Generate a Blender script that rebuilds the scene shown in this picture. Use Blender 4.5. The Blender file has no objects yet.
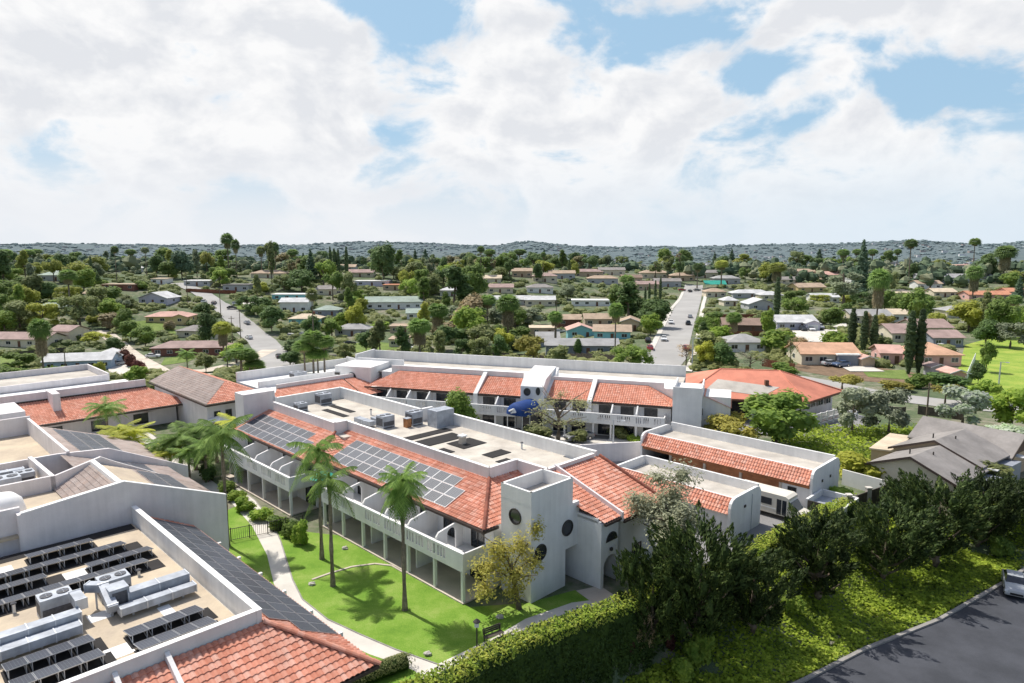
import bpy, math, random
from mathutils import Vector, Matrix, noise as mnoise
rnd = random.Random(7)
SC = bpy.context.scene
COL = SC.collection
R_ = math.radians
# ------------------------------------------------------------------ camera numbers
CAM_H, FPX, PITCH = 29.0, 683.0, math.atan((341.5 - 248) / 683.0)
CP, SP = math.cos(PITCH), math.sin(PITCH)
def G(u, v, z=0.0):
    """ground point (x, y) that the photo shows at pixel (u, v), at height z"""
    X = (u - 512) / FPX; Y = -(v - 341.5) / FPX
    d = (X, CP + Y * SP, -SP + Y * CP)
    t = (z - CAM_H) / d[2]
    return d[0] * t, d[1] * t
def pix(x, y, z):
    yy = y * CP - (z - CAM_H) * SP; zz = y * SP + (z - CAM_H) * CP
    return 512 + FPX * x / yy, 341.5 - FPX * zz / yy, yy
# ------------------------------------------------------------------ frames and mesh builder
class Fr:
    def __init__(s, ox=0, oy=0, deg=0, oz=0):
        s.o = (ox, oy, oz); s.c = math.cos(R_(deg)); s.s = math.sin(R_(deg))
    def __call__(s, p, q, z=0.0):
        return (s.o[0] + p * s.c - q * s.s, s.o[1] + p * s.s + q * s.c, s.o[2] + z)
WORLD = Fr()
PQ = Fr(0, 0, -45)
BW = Fr(-24.6, 116.1, -18)
class MB:
    def __init__(s, fr=WORLD):
        s.v = []; s.f = []; s.m = []; s.uv = {}; s.fr = fr; s.cur = 0
    def V(s, p, q, z): s.v.append(s.fr(p, q, z)); return len(s.v) - 1
    def W(s, co): s.v.append(tuple(co)); return len(s.v) - 1
    def F(s, idx, uv=None):
        s.f.append(tuple(idx)); s.m.append(s.cur)
        if uv: s.uv[len(s.f) - 1] = uv
    def face(s, pts): s.F([s.V(*p) for p in pts]); return s
    def mat(s, k): s.cur = k; return s
    def box(s, p0, p1, q0, q1, z0, z1):
        if p0 > p1: p0, p1 = p1, p0
        if q0 > q1: q0, q1 = q1, q0
        return s.prism([(p0, q0), (p1, q0), (p1, q1), (p0, q1)], z0, z1)
    def prism(s, poly, z0, z1):
        n = len(poly)
        a = [s.V(p, q, z0) for p, q in poly]; b = [s.V(p, q, z1) for p, q in poly]
        for i in range(n):
            j = (i + 1) % n; s.F((a[i], a[j], b[j], b[i]))
        s.F(a[::-1]); s.F(b); return s
    def slab(s, pts, dv):
        """solid: 3-D polygon (frame coords) swept by dv (frame coords)"""
        n = len(pts)
        a = [s.V(*p) for p in pts]; b = [s.V(p[0] + dv[0], p[1] + dv[1], p[2] + dv[2]) for p in pts]
        for i in range(n):
            j = (i + 1) % n; s.F((a[i], a[j], b[j], b[i]))
        s.F(a[::-1]); s.F(b); return s
    def seg(s, p0, q0, p1, q1, z0, z1, th=0.2):
        """upright wall along a segment, centred"""
        dx, dy = p1 - p0, q1 - q0; L = math.hypot(dx, dy) or 1; nx, ny = -dy / L * th / 2, dx / L * th / 2
        return s.prism([(p0 - nx, q0 - ny), (p1 - nx, q1 - ny), (p1 + nx, q1 + ny), (p0 + nx, q0 + ny)], z0, z1)
    def tube(s, pts, rads, n=8, cap=True):
        """tube through frame-coordinate points"""
        P = [Vector(s.fr(*p)) for p in pts]; rings = []
        for i, c in enumerate(P):
            t = (P[min(i + 1, len(P) - 1)] - P[max(i - 1, 0)]).normalized()
            a = t.cross(Vector((0, 0, 1)))
            if a.length < 1e-3: a = Vector((1, 0, 0))
            a.normalize(); b = a.cross(t)
            r = rads[i] if hasattr(rads, '__len__') else rads
            rings.append([s.W(c + a * math.cos(k * 2 * math.pi / n) * r + b * math.sin(k * 2 * math.pi / n) * r) for k in range(n)])
        for i in range(len(rings) - 1):
            for k in range(n):
                j = (k + 1) % n; s.F((rings[i][k], rings[i][j], rings[i + 1][j], rings[i + 1][k]))
        if cap: s.F(rings[0][::-1]); s.F(rings[-1])
        return s
    def disc(s, c, nrm, r, depth=0.05, n=24, rx=None):
        """short cylinder, face normal nrm (frame p,q direction), radius r (rx sideways)"""
        rx = rx or r; px, py = -nrm[1], nrm[0]
        a = []; b = []
        for k in range(n):
            t = 2 * math.pi * k / n; o = math.cos(t) * rx; h = math.sin(t) * r
            a.append(s.V(c[0] + px * o, c[1] + py * o, c[2] + h)); b.append(s.V(c[0] + px * o + nrm[0] * depth, c[1] + py * o + nrm[1] * depth, c[2] + h))
        for k in range(n):
            j = (k + 1) % n; s.F((a[k], a[j], b[j], b[k]))
        s.F(a[::-1]); s.F(b); return s
    def ring(s, c, nrm, r, w=0.1, depth=0.09, n=24, rx=None):
        rx = rx or r; px, py = -nrm[1], nrm[0]; R = []
        for k in range(n):
            t = 2 * math.pi * k / n; row = []
            for (e, d) in ((0, 0), (0, depth), (w, depth), (w, 0)):
                o = math.cos(t) * (rx + e); h = math.sin(t) * (r + e)
                row.append(s.V(c[0] + px * o + nrm[0] * d, c[1] + py * o + nrm[1] * d, c[2] + h))
            R.append(row)
        for k in range(n):
            A, B = R[k], R[(k + 1) % n]
            for i in range(3): s.F((A[i], B[i], B[i + 1], A[i + 1]))
        return s
    def tiles(s, pts, W=0.34, L=0.45, sub=6, amp=0.10, lift=0.05):
        """barrel-tile roof plane over a convex polygon (frame coords): real ridges and course steps"""
        P = [Vector(s.fr(*p)) for p in pts]
        n = Vector((0, 0, 0))
        for i in range(len(P)):
            a, b = P[i], P[(i + 1) % len(P)]
            n += Vector(((a.y - b.y) * (a.z + b.z), (a.z - b.z) * (a.x + b.x), (a.x - b.x) * (a.y + b.y)))
        n.normalize()
        if n.z < 0: n = -n
        u = Vector((-n.y, n.x, 0)).normalized(); sl = n.cross(u).normalized()
        if sl.z < 0: sl = -sl; u = -u
        O = min(P, key=lambda p: p.z)
        q = [((p - O).dot(u), (p - O).dot(sl)) for p in P]
        u0 = min(a for a, _ in q); u1 = max(a for a, _ in q)
        N = max(2, int((u1 - u0) / W * sub))
        def rng(x):
            hit = []
            for i in range(len(q)):
                (x0, y0), (x1, y1) = q[i], q[(i + 1) % len(q)]
                if abs(x1 - x0) < 1e-9:
                    if abs(x - x0) < 1e-6: hit += [y0, y1]
                elif min(x0, x1) - 1e-9 <= x <= max(x0, x1) + 1e-9:
                    hit.append(y0 + (y1 - y0) * (x - x0) / (x1 - x0))
            return (min(hit), max(hit)) if hit else None
        prev = None
        kmin = math.floor(min(b for _, b in q) / L); kmax = math.ceil(max(b for _, b in q) / L)
        for i in range(N + 1):
            x = min(max(u0 + (u1 - u0) * i / N, u0 + 1e-5), u1 - 1e-5); r = rng(x)
            if r is None: prev = None; continue
            h = amp * abs(math.cos(math.pi * x / W))
            col = []
            for k in range(kmin, kmax):
                for e, y in ((lift, k * L), (0.0, (k + 1) * L)):
                    yc = min(max(y, r[0]), r[1])
                    col.append((s.W(O + u * x + sl * yc + n * (h + e)), yc))
            if prev is not None:
                for j in range(len(col) - 1):
                    if col[j + 1][1] - col[j][1] < 1e-6 and prev[1][j + 1][1] - prev[1][j][1] < 1e-6:
                        if j % 2 == 0: continue
                        if col[j][1] <= r[0] + 1e-6 or col[j][1] >= r[1] - 1e-6: continue
                    k = kmin + j // 2; xm = (prev[0] + x) / 2 / W
                    uv = (math.floor(xm + .5) + .5, k + .5)
                    s.F((prev[1][j][0], col[j][0], col[j + 1][0], prev[1][j + 1][0]), (uv,) * 4)
            prev = (x, col)
        return s
    def caps(s, a, b, r=0.16, step=0.42):
        """row of ridge-cap tiles from a to b (frame coords)"""
        A = Vector(s.fr(*a)); B = Vector(s.fr(*b)); L = (B - A).length; k = max(1, int(L / step)); d = (B - A) / L
        si = d.cross(Vector((0, 0, 1))).normalized(); up = si.cross(d)
        for i in range(k):
            rows = []
            for t, rr in ((i / k, r * 1.12), ((i + 1.15) / k, r * 0.9)):
                c = A + (B - A) * min(t, 1.02)
                rows.append([s.W(c + si * math.cos(m * math.pi / 5) * rr + up * (math.sin(m * math.pi / 5) * rr + 0.02)) for m in range(6)])
            for m in range(5):
                s.F((rows[0][m], rows[0][m + 1], rows[1][m + 1], rows[1][m]), (((i * 3.7) % 97 + .5, 3.5),) * 4)
            s.F(rows[0][::-1])
        return s
    def build(s, name, mats, parent=None, smooth=False, loc=None):
        off = Vector((0, 0, 0))
        if parent is not None: off = OFF.get(parent.name, off)
        elif loc is not None: off = Vector(loc)
        me = bpy.data.meshes.new(name)
        me.from_pydata([(x - off.x, y - off.y, z - off.z) for x, y, z in s.v], [], s.f)
        if not hasattr(mats, '__len__'): mats = [mats]
        for m in mats: me.materials.append(m)
        if len(mats) > 1: me.polygons.foreach_set('material_index', s.m)
        if s.uv:
            l = me.uv_layers.new(name='tile'); buf = [0.0] * (2 * len(me.loops))
            for pi, uv in s.uv.items():
                st = me.polygons[pi].loop_start
                for k, (a, b) in enumerate(uv): buf[2 * (st + k)] = a; buf[2 * (st + k) + 1] = b
            l.data.foreach_set('uv', buf)
        if smooth: me.polygons.foreach_set('use_smooth', [True] * len(me.polygons))
        me.update()
        o = bpy.data.objects.new(name, me); COL.objects.link(o)
        if parent is not None: o.parent = parent
        elif loc is not None: o.location = loc
        OFF[o.name] = off
        return o
OFF = {}
def tag(o, label=None, cat=None, group=None, kind=None):
    for k, v in (('label', label), ('category', cat), ('group', group), ('kind', kind)):
        if v: o[k] = v
    return o
def thing(name, label, cat, loc, group=None):
    o = bpy.data.objects.new(name, None); COL.objects.link(o); o.location = loc; o.empty_display_size = 0.5
    OFF[o.name] = Vector(loc)
    return tag(o, label, cat, group)
def dup(root, loc, rz=0.0, sc=1.0, label=None, group=None):
    r = root.copy(); COL.objects.link(r); r.location = loc; r.rotation_euler = (0, 0, rz)
    r.scale = sc if hasattr(sc, '__len__') else (sc, sc, sc)
    if label: r['label'] = label
    if group: r['group'] = group
    for ch in root.children:
        c = ch.copy(); COL.objects.link(c); c.parent = r
        for g in ch.children:
            d = g.copy(); COL.objects.link(d); d.parent = c
    return r
def remat(o, name, m):
    for c in o.children_recursive if o.type == 'EMPTY' else [o] + list(o.children_recursive):
        if c.name.split('.')[0] == name:
            c.material_slots[0].link = 'OBJECT'; c.material_slots[0].material = m
# ------------------------------------------------------------------ materials
def nt(name):
    m = bpy.data.materials.new(name); m.use_nodes = True; t = m.node_tree
    return m, t, t.nodes['Principled BSDF']
def N(t, kind, **kw):
    n = t.nodes.new(kind)
    for k, v in kw.items():
        if k in n.inputs: n.inputs[k].default_value = v
        else: setattr(n, k, v)
    return n
def c4(c): return (c[0], c[1], c[2], 1.0)
def surf(name, col, rough=0.8, var=0.15, scale=0.6, col2=None, bump=0.0, bscale=20, streak=0.0, rand=0.0, spec=0.3, metal=0.0, fine=0.0, warp=None):
    """plain procedural surface: two-scale noise between col and col2, optional rain streaks and per-object shift"""
    m, t, b = nt(name); L = t.links
    geo = N(t, 'ShaderNodeNewGeometry')
    n1 = N(t, 'ShaderNodeTexNoise', Scale=scale, Detail=5.0, Roughness=0.6); L.new(geo.outputs['Position'], n1.inputs['Vector'])
    c2 = col2 or [max(0, x * (1 - var)) for x in col]; c1 = [min(1, x * (1 + var * 0.4)) for x in col] if col2 is None else col
    r = N(t, 'ShaderNodeValToRGB'); r.color_ramp.elements[0].position = 0.35; r.color_ramp.elements[1].position = 0.65
    r.color_ramp.elements[0].color = c4(c2); r.color_ramp.elements[1].color = c4(c1)
    L.new(n1.outputs['Fac'], r.inputs['Fac']); out = r.outputs['Color']
    def mul(out, fac_socket, lo, hi):
        mr = N(t, 'ShaderNodeMapRange'); mr.inputs['To Min'].default_value = lo; mr.inputs['To Max'].default_value = hi
        L.new(fac_socket, mr.inputs['Value'])
        mx = N(t, 'ShaderNodeVectorMath', operation='SCALE'); L.new(out, mx.inputs[0]); L.new(mr.outputs['Result'], mx.inputs['Scale'])
        return mx.outputs[0]
    if streak:
        mp = N(t, 'ShaderNodeMapping'); mp.inputs['Scale'].default_value = (1.6, 1.6, 0.12); L.new(geo.outputs['Position'], mp.inputs['Vector'])
        n2 = N(t, 'ShaderNodeTexNoise', Scale=1.3, Detail=4.0); L.new(mp.outputs[0], n2.inputs['Vector'])
        out = mul(out, n2.outputs['Fac'], 1 - streak, 1 + streak * 0.4)
    if fine:
        n3 = N(t, 'ShaderNodeTexNoise', Scale=bscale, Detail=3.0); L.new(geo.outputs['Position'], n3.inputs['Vector'])
        out = mul(out, n3.outputs['Fac'], 1 - fine, 1 + fine)
    if rand:
        oi = N(t, 'ShaderNodeObjectInfo'); out = mul(out, oi.outputs['Random'], 1 - rand, 1 + rand)
    L.new(out, b.inputs['Base Color'])
    b.inputs['Roughness'].default_value = rough; b.inputs['Metallic'].default_value = metal
    b.inputs['Specular IOR Level'].default_value = spec
    if bump:
        n4 = N(t, 'ShaderNodeTexNoise', Scale=bscale, Detail=4.0); L.new(geo.outputs['Position'], n4.inputs['Vector'])
        bp = N(t, 'ShaderNodeBump', Strength=bump, Distance=0.05); L.new(n4.outputs['Fac'], bp.inputs['Height']); L.new(bp.outputs[0], b.inputs['Normal'])
    return m
def tilemat(name, cols, grime=0.2):
    m, t, b = nt(name); L = t.links
    uv = N(t, 'ShaderNodeUVMap'); wn = N(t, 'ShaderNodeTexWhiteNoise', noise_dimensions='2D'); L.new(uv.outputs[0], wn.inputs['Vector'])
    r = N(t, 'ShaderNodeValToRGB'); e = r.color_ramp.elements
    e[0].color = c4(cols[0]); e[1].color = c4(cols[-1])
    for i, c in enumerate(cols[1:-1]): x = e.new((i + 1) / (len(cols) - 1)); x.color = c4(c)
    L.new(wn.outputs['Value'], r.inputs['Fac'])
    geo = N(t, 'ShaderNodeNewGeometry'); n1 = N(t, 'ShaderNodeTexNoise', Scale=0.5, Detail=5.0, Roughness=.65); L.new(geo.outputs['Position'], n1.inputs['Vector'])
    mr = N(t, 'ShaderNodeMapRange'); mr.inputs['From Min'].default_value = .3; mr.inputs['From Max'].default_value = .7
    mr.inputs['To Min'].default_value = 1 - grime; mr.inputs['To Max'].default_value = 1 + grime * .5; L.new(n1.outputs['Fac'], mr.inputs['Value'])
    mx = N(t, 'ShaderNodeVectorMath', operation='SCALE'); L.new(r.outputs[0], mx.inputs[0]); L.new(mr.outputs[0], mx.inputs['Scale'])
    L.new(mx.outputs[0], b.inputs['Base Color']); b.inputs['Roughness'].default_value = .8; b.inputs['Specular IOR Level'].default_value = .25
    return m
def leafmat(name, dark, light, trans=0.35, scale=0.6, rand=0.25, tip=None):
    deep = name.split('_')[0] in ('juniper', 'hedge', 'cypress'); kd, kl = (1.5, 1.65) if deep else (2.7, 2.55); dark = [x * kd for x in dark]; light = [min(.62, x * kl) for x in light]; trans = trans if deep else min(.55, trans + .12); m, t, b = nt(name); L = t.links
    tc = N(t, 'ShaderNodeTexCoord'); geo = N(t, 'ShaderNodeNewGeometry'); oi = N(t, 'ShaderNodeObjectInfo')
    n1 = N(t, 'ShaderNodeTexNoise', Scale=scale, Detail=3.0); L.new(tc.outputs['Object'], n1.inputs['Vector'])
    a = N(t, 'ShaderNodeMath', operation='MULTIPLY_ADD'); L.new(geo.outputs['Random Per Island'], a.inputs[0]); a.inputs[1].default_value = .55
    mr = N(t, 'ShaderNodeMapRange'); mr.inputs['From Min'].default_value = .3; mr.inputs['From Max'].default_value = .7; mr.inputs['To Min'].default_value = -0.05; mr.inputs['To Max'].default_value = .5
    L.new(n1.outputs['Fac'], mr.inputs['Value']); L.new(mr.outputs[0], a.inputs[2])
    r = N(t, 'ShaderNodeValToRGB'); e = r.color_ramp.elements; e[0].color = c4(dark); e[1].color = c4(light)
    if tip: x = e.new(.70); x.color = c4(light); e[2].color = c4(tip)
    L.new(a.outputs[0], r.inputs['Fac'])
    m2 = N(t, 'ShaderNodeMapRange'); m2.inputs['To Min'].default_value = 1 - rand; m2.inputs['To Max'].default_value = 1 + rand; L.new(oi.outputs['Random'], m2.inputs['Value'])
    mx = N(t, 'ShaderNodeVectorMath', operation='SCALE'); L.new(r.outputs[0], mx.inputs[0]); L.new(m2.outputs[0], mx.inputs['Scale'])
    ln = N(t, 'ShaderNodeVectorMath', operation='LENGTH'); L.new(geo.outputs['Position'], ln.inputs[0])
    hz = N(t, 'ShaderNodeMapRange'); hz.inputs['From Min'].default_value = 110; hz.inputs['From Max'].default_value = 480; hz.inputs['To Min'].default_value = 0; hz.inputs['To Max'].default_value = .42; L.new(ln.outputs['Value'], hz.inputs['Value'])  # haze painted into the leaf colour, growing with distance
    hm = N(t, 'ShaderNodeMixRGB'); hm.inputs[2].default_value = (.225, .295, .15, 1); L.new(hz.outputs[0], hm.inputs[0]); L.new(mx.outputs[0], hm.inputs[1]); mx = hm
    L.new(mx.outputs[0], b.inputs['Base Color']); b.inputs['Roughness'].default_value = .65; b.inputs['Specular IOR Level'].default_value = .2
    tr = N(t, 'ShaderNodeBsdfTranslucent'); L.new(mx.outputs[0], tr.inputs['Color'])
    mix = N(t, 'ShaderNodeMixShader', Fac=trans); L.new(b.outputs[0], mix.inputs[1]); L.new(tr.outputs[0], mix.inputs[2])
    L.new(mix.outputs[0], t.nodes['Material Output'].inputs['Surface'])
    return m
M = {}
M['white'] = surf('white_stucco', (.79, .78, .765), .9, .10, .35, streak=.17, bump=.25, bscale=9, fine=.03)
M['white2'] = surf('pinkish_white_stucco', (.77, .73, .725), .9, .11, .35, streak=.2, bump=.25, bscale=9, fine=.03)
M['trim'] = surf('white_trim', (.84, .83, .81), .7, .05, .8)
M['tile'] = tilemat('terracotta_tile', [(.54, .205, .13), (.61, .26, .175), (.66, .31, .22), (.71, .42, .33)], .24)
M['tile2'] = tilemat('orange_terracotta_tile', [(.55, .215, .14), (.61, .26, .175), (.655, .305, .215), (.69, .37, .28)], .18)
M['tile3'] = tilemat('brown_terracotta_tile', [(.40, .32, .28), (.44, .36, .32), (.47, .40, .36), (.42, .32, .27)], .25)
M['tilecap'] = tilemat('dark_ridge_tile', [(.16, .055, .04), (.26, .09, .06), (.32, .12, .08)], .3)
M['salmon'] = surf('salmon_shingle', (.60, .225, .15), .85, .22, .25, fine=.12, bscale=5)
M['deck3'] = surf('dusty_grey_flat_roof', (.58, .54, .47), .95, .3, .4, col2=(.42, .38, .33), fine=.12, bscale=5)
M['deck'] = surf('sandy_flat_roof', (.56, .47, .345), .95, .25, .35, col2=(.42, .35, .27), fine=.10, bscale=7, bump=.2)
M['deck2'] = surf('grey_flat_roof', (.55, .51, .45), .95, .3, .3, col2=(.38, .35, .31), fine=.1, bscale=6)
M['patch'] = surf('white_roof_coating', (.85, .84, .82), .8, .1, .8)
M['fascia'] = surf('dark_brown_fascia', (.07, .05, .042), .6, .2, 1)
M['brown'] = surf('brown_wood', (.16, .08, .05), .7, .3, 1.5)
M['garage'] = surf('orange_garage_wood', (.46, .19, .085), .7, .25, 1.2, streak=.25)
M['glass'] = surf('dark_glass', (.025, .03, .037), .08, .2, .7, spec=.6)
M['frame'] = surf('dark_window_frame', (.05, .045, .04), .5, .1, 1)
M['wframe'] = surf('pale_window_frame', (.7, .7, .68), .5, .1, 1)
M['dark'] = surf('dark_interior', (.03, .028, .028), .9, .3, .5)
M['steel'] = surf('galvanised_sheet', (.58, .61, .65), .42, .12, 1.5, metal=.55, spec=.5, streak=.1)
M['hvac'] = surf('painted_hvac_metal', (.42, .45, .50), .5, .25, 1.2, metal=.2, streak=.28)
M['hvacdark'] = surf('hvac_coil_grille', (.10, .10, .11), .6, .3, 6)
M['rust'] = surf('rusty_orange_panel', (.42, .19, .08), .8, .4, 2.5)
M['concrete'] = surf('pale_concrete', (.60, .565, .51), .9, .14, .3, fine=.06, bscale=8, bump=.15)
M['conc2'] = surf('warm_concrete_drive', (.56, .49, .41), .9, .2, .25, fine=.06, bscale=6)
M['asphalt'] = surf('grey_asphalt', (.26, .255, .25), .9, .2, .12, fine=.08, bscale=5, col2=(.21, .205, .205))
M['asphalt2'] = surf('fresh_dark_asphalt', (.066, .070, .082), .75, .25, .35, col2=(.044, .047, .055), fine=.22, bscale=14, bump=.2)
M['street'] = surf('pale_street_asphalt', (.36, .35, .335), .9, .15, .08, fine=.05, bscale=3)
M['curb'] = surf('grey_concrete_kerb', (.30, .285, .265), .9, .25, 1.2, fine=.1)
M['paint'] = surf('road_paint', (.78, .78, .75), .7, .15, 2)
M['wood'] = surf('grey_weathered_wood', (.10, .085, .07), .85, .35, 2)
M['fencewood'] = surf('red_brown_fence_wood', (.22, .085, .05), .85, .35, 1.5)
M['pillar'] = surf('grey_block_pillar', (.42, .39, .35), .9, .2, 2)
M['blue'] = surf('navy_blue_canvas', (.012, .05, .20), .75, .2, 1)
M['mark'] = surf('white_print', (.82, .82, .82), .7, .05, 2)
M['teal'] = surf('teal_canvas', (.03, .33, .26), .7, .2, 1)
M['soil'] = surf('brown_soil', (.20, .135, .085), .95, .3, .6, fine=.2)
M['trunk'] = surf('grey_brown_bark', (.17, .135, .10), .95, .35, 2.5, bump=.5, bscale=10)
M['palmtrunk'] = surf('pale_palm_bark', (.26, .215, .165), .95, .35, 3.0, bump=.5, bscale=8)
M['black'] = surf('black_rubber', (.015, .015, .016), .7, .2, 3)
M['chrome'] = surf('bright_metal', (.6, .6, .6), .3, .05, 3, metal=.9)
M['lamp'] = surf('headlight_glass', (.75, .76, .78), .2, .05, 3, spec=.6)
M['redlamp'] = surf('tail_light', (.4, .02, .02), .3, .1, 3)
M['stone'] = surf('pale_rock', (.5, .47, .42), .9, .25, 3)
def solarmat():
    m, t, b = nt('solar_cells'); L = t.links
    uv = N(t, 'ShaderNodeUVMap'); sep = N(t, 'ShaderNodeSeparateXYZ'); L.new(uv.outputs[0], sep.inputs[0])
    hs = []
    for ax, n in (('X', 6), ('Y', 10)):
        a = N(t, 'ShaderNodeMath', operation='MULTIPLY'); a.inputs[1].default_value = n; L.new(sep.outputs[ax], a.inputs[0])
        f = N(t, 'ShaderNodeMath', operation='FRACT'); L.new(a.outputs[0], f.inputs[0])
        g = N(t, 'ShaderNodeMath', operation='LESS_THAN'); g.inputs[1].default_value = .09; L.new(f.outputs[0], g.inputs[0]); hs.append(g)
    mx = N(t, 'ShaderNodeMath', operation='MAXIMUM'); L.new(hs[0].outputs[0], mx.inputs[0]); L.new(hs[1].outputs[0], mx.inputs[1])
    oi = N(t, 'ShaderNodeObjectInfo')
    base = N(t, 'ShaderNodeMixRGB'); base.inputs[1].default_value = (.030, .034, .048, 1); base.inputs[2].default_value = (.06, .068, .09, 1); L.new(oi.outputs['Random'], base.inputs[0])
    k = N(t, 'ShaderNodeMixRGB'); k.inputs[2].default_value = (.16, .17, .185, 1); L.new(mx.outputs[0], k.inputs[0]); L.new(base.outputs[0], k.inputs[1])
    L.new(k.outputs[0], b.inputs['Base Color']); b.inputs['Roughness'].default_value = .4; b.inputs['Specular IOR Level'].default_value = .35
    return m
M['solar'] = solarmat()
M['alu'] = surf('aluminium_frame', (.42, .43, .45), .4, .06, 3, metal=.5)
def lawnmat(name, a, b_, c, sc=1.2):
    m, t, b = nt(name); L = t.links
    geo = N(t, 'ShaderNodeNewGeometry')
    n1 = N(t, 'ShaderNodeTexNoise', Scale=sc * .25, Detail=7.0, Roughness=.7); n2 = N(t, 'ShaderNodeTexNoise', Scale=sc * 9, Detail=3.0, Roughness=.7)
    for n in (n1, n2): L.new(geo.outputs['Position'], n.inputs['Vector'])
    ad = N(t, 'ShaderNodeMath', operation='MULTIPLY_ADD'); ad.inputs[1].default_value = .45; L.new(n2.outputs['Fac'], ad.inputs[0])
    h = N(t, 'ShaderNodeMath', operation='MULTIPLY'); h.inputs[1].default_value = .6; L.new(n1.outputs['Fac'], h.inputs[0]); L.new(h.outputs[0], ad.inputs[2])
    r = N(t, 'ShaderNodeValToRGB'); e = r.color_ramp.elements; e[0].position = .36; e[0].color = c4(a); e[1].position = .68; e[1].color = c4(c); x = e.new(.52); x.color = c4(b_)
    L.new(ad.outputs[0], r.inputs['Fac']); L.new(r.outputs[0], b.inputs['Base Color']); b.inputs['Roughness'].default_value = .9; b.inputs['Specular IOR Level'].default_value = .15
    bp = N(t, 'ShaderNodeBump', Strength=.6, Distance=.06); L.new(n2.outputs['Fac'], bp.inputs['Height']); L.new(bp.outputs[0], b.inputs['Normal'])
    return m
M['lawn'] = lawnmat('lawn_grass', (.085, .185, .02), (.165, .29, .036), (.30, .365, .10))
M['field'] = lawnmat('bright_field_grass', (.13, .21, .035), (.23, .33, .05), (.42, .42, .10), .7)
M['yardgreen'] = lawnmat('garden_grass', (.07, .10, .03), (.13, .19, .045), (.24, .28, .09), .8)
M['yard'] = lawnmat('rough_yard_grass', (.10, .13, .035), (.17, .19, .07), (.28, .25, .14), .4)
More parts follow.
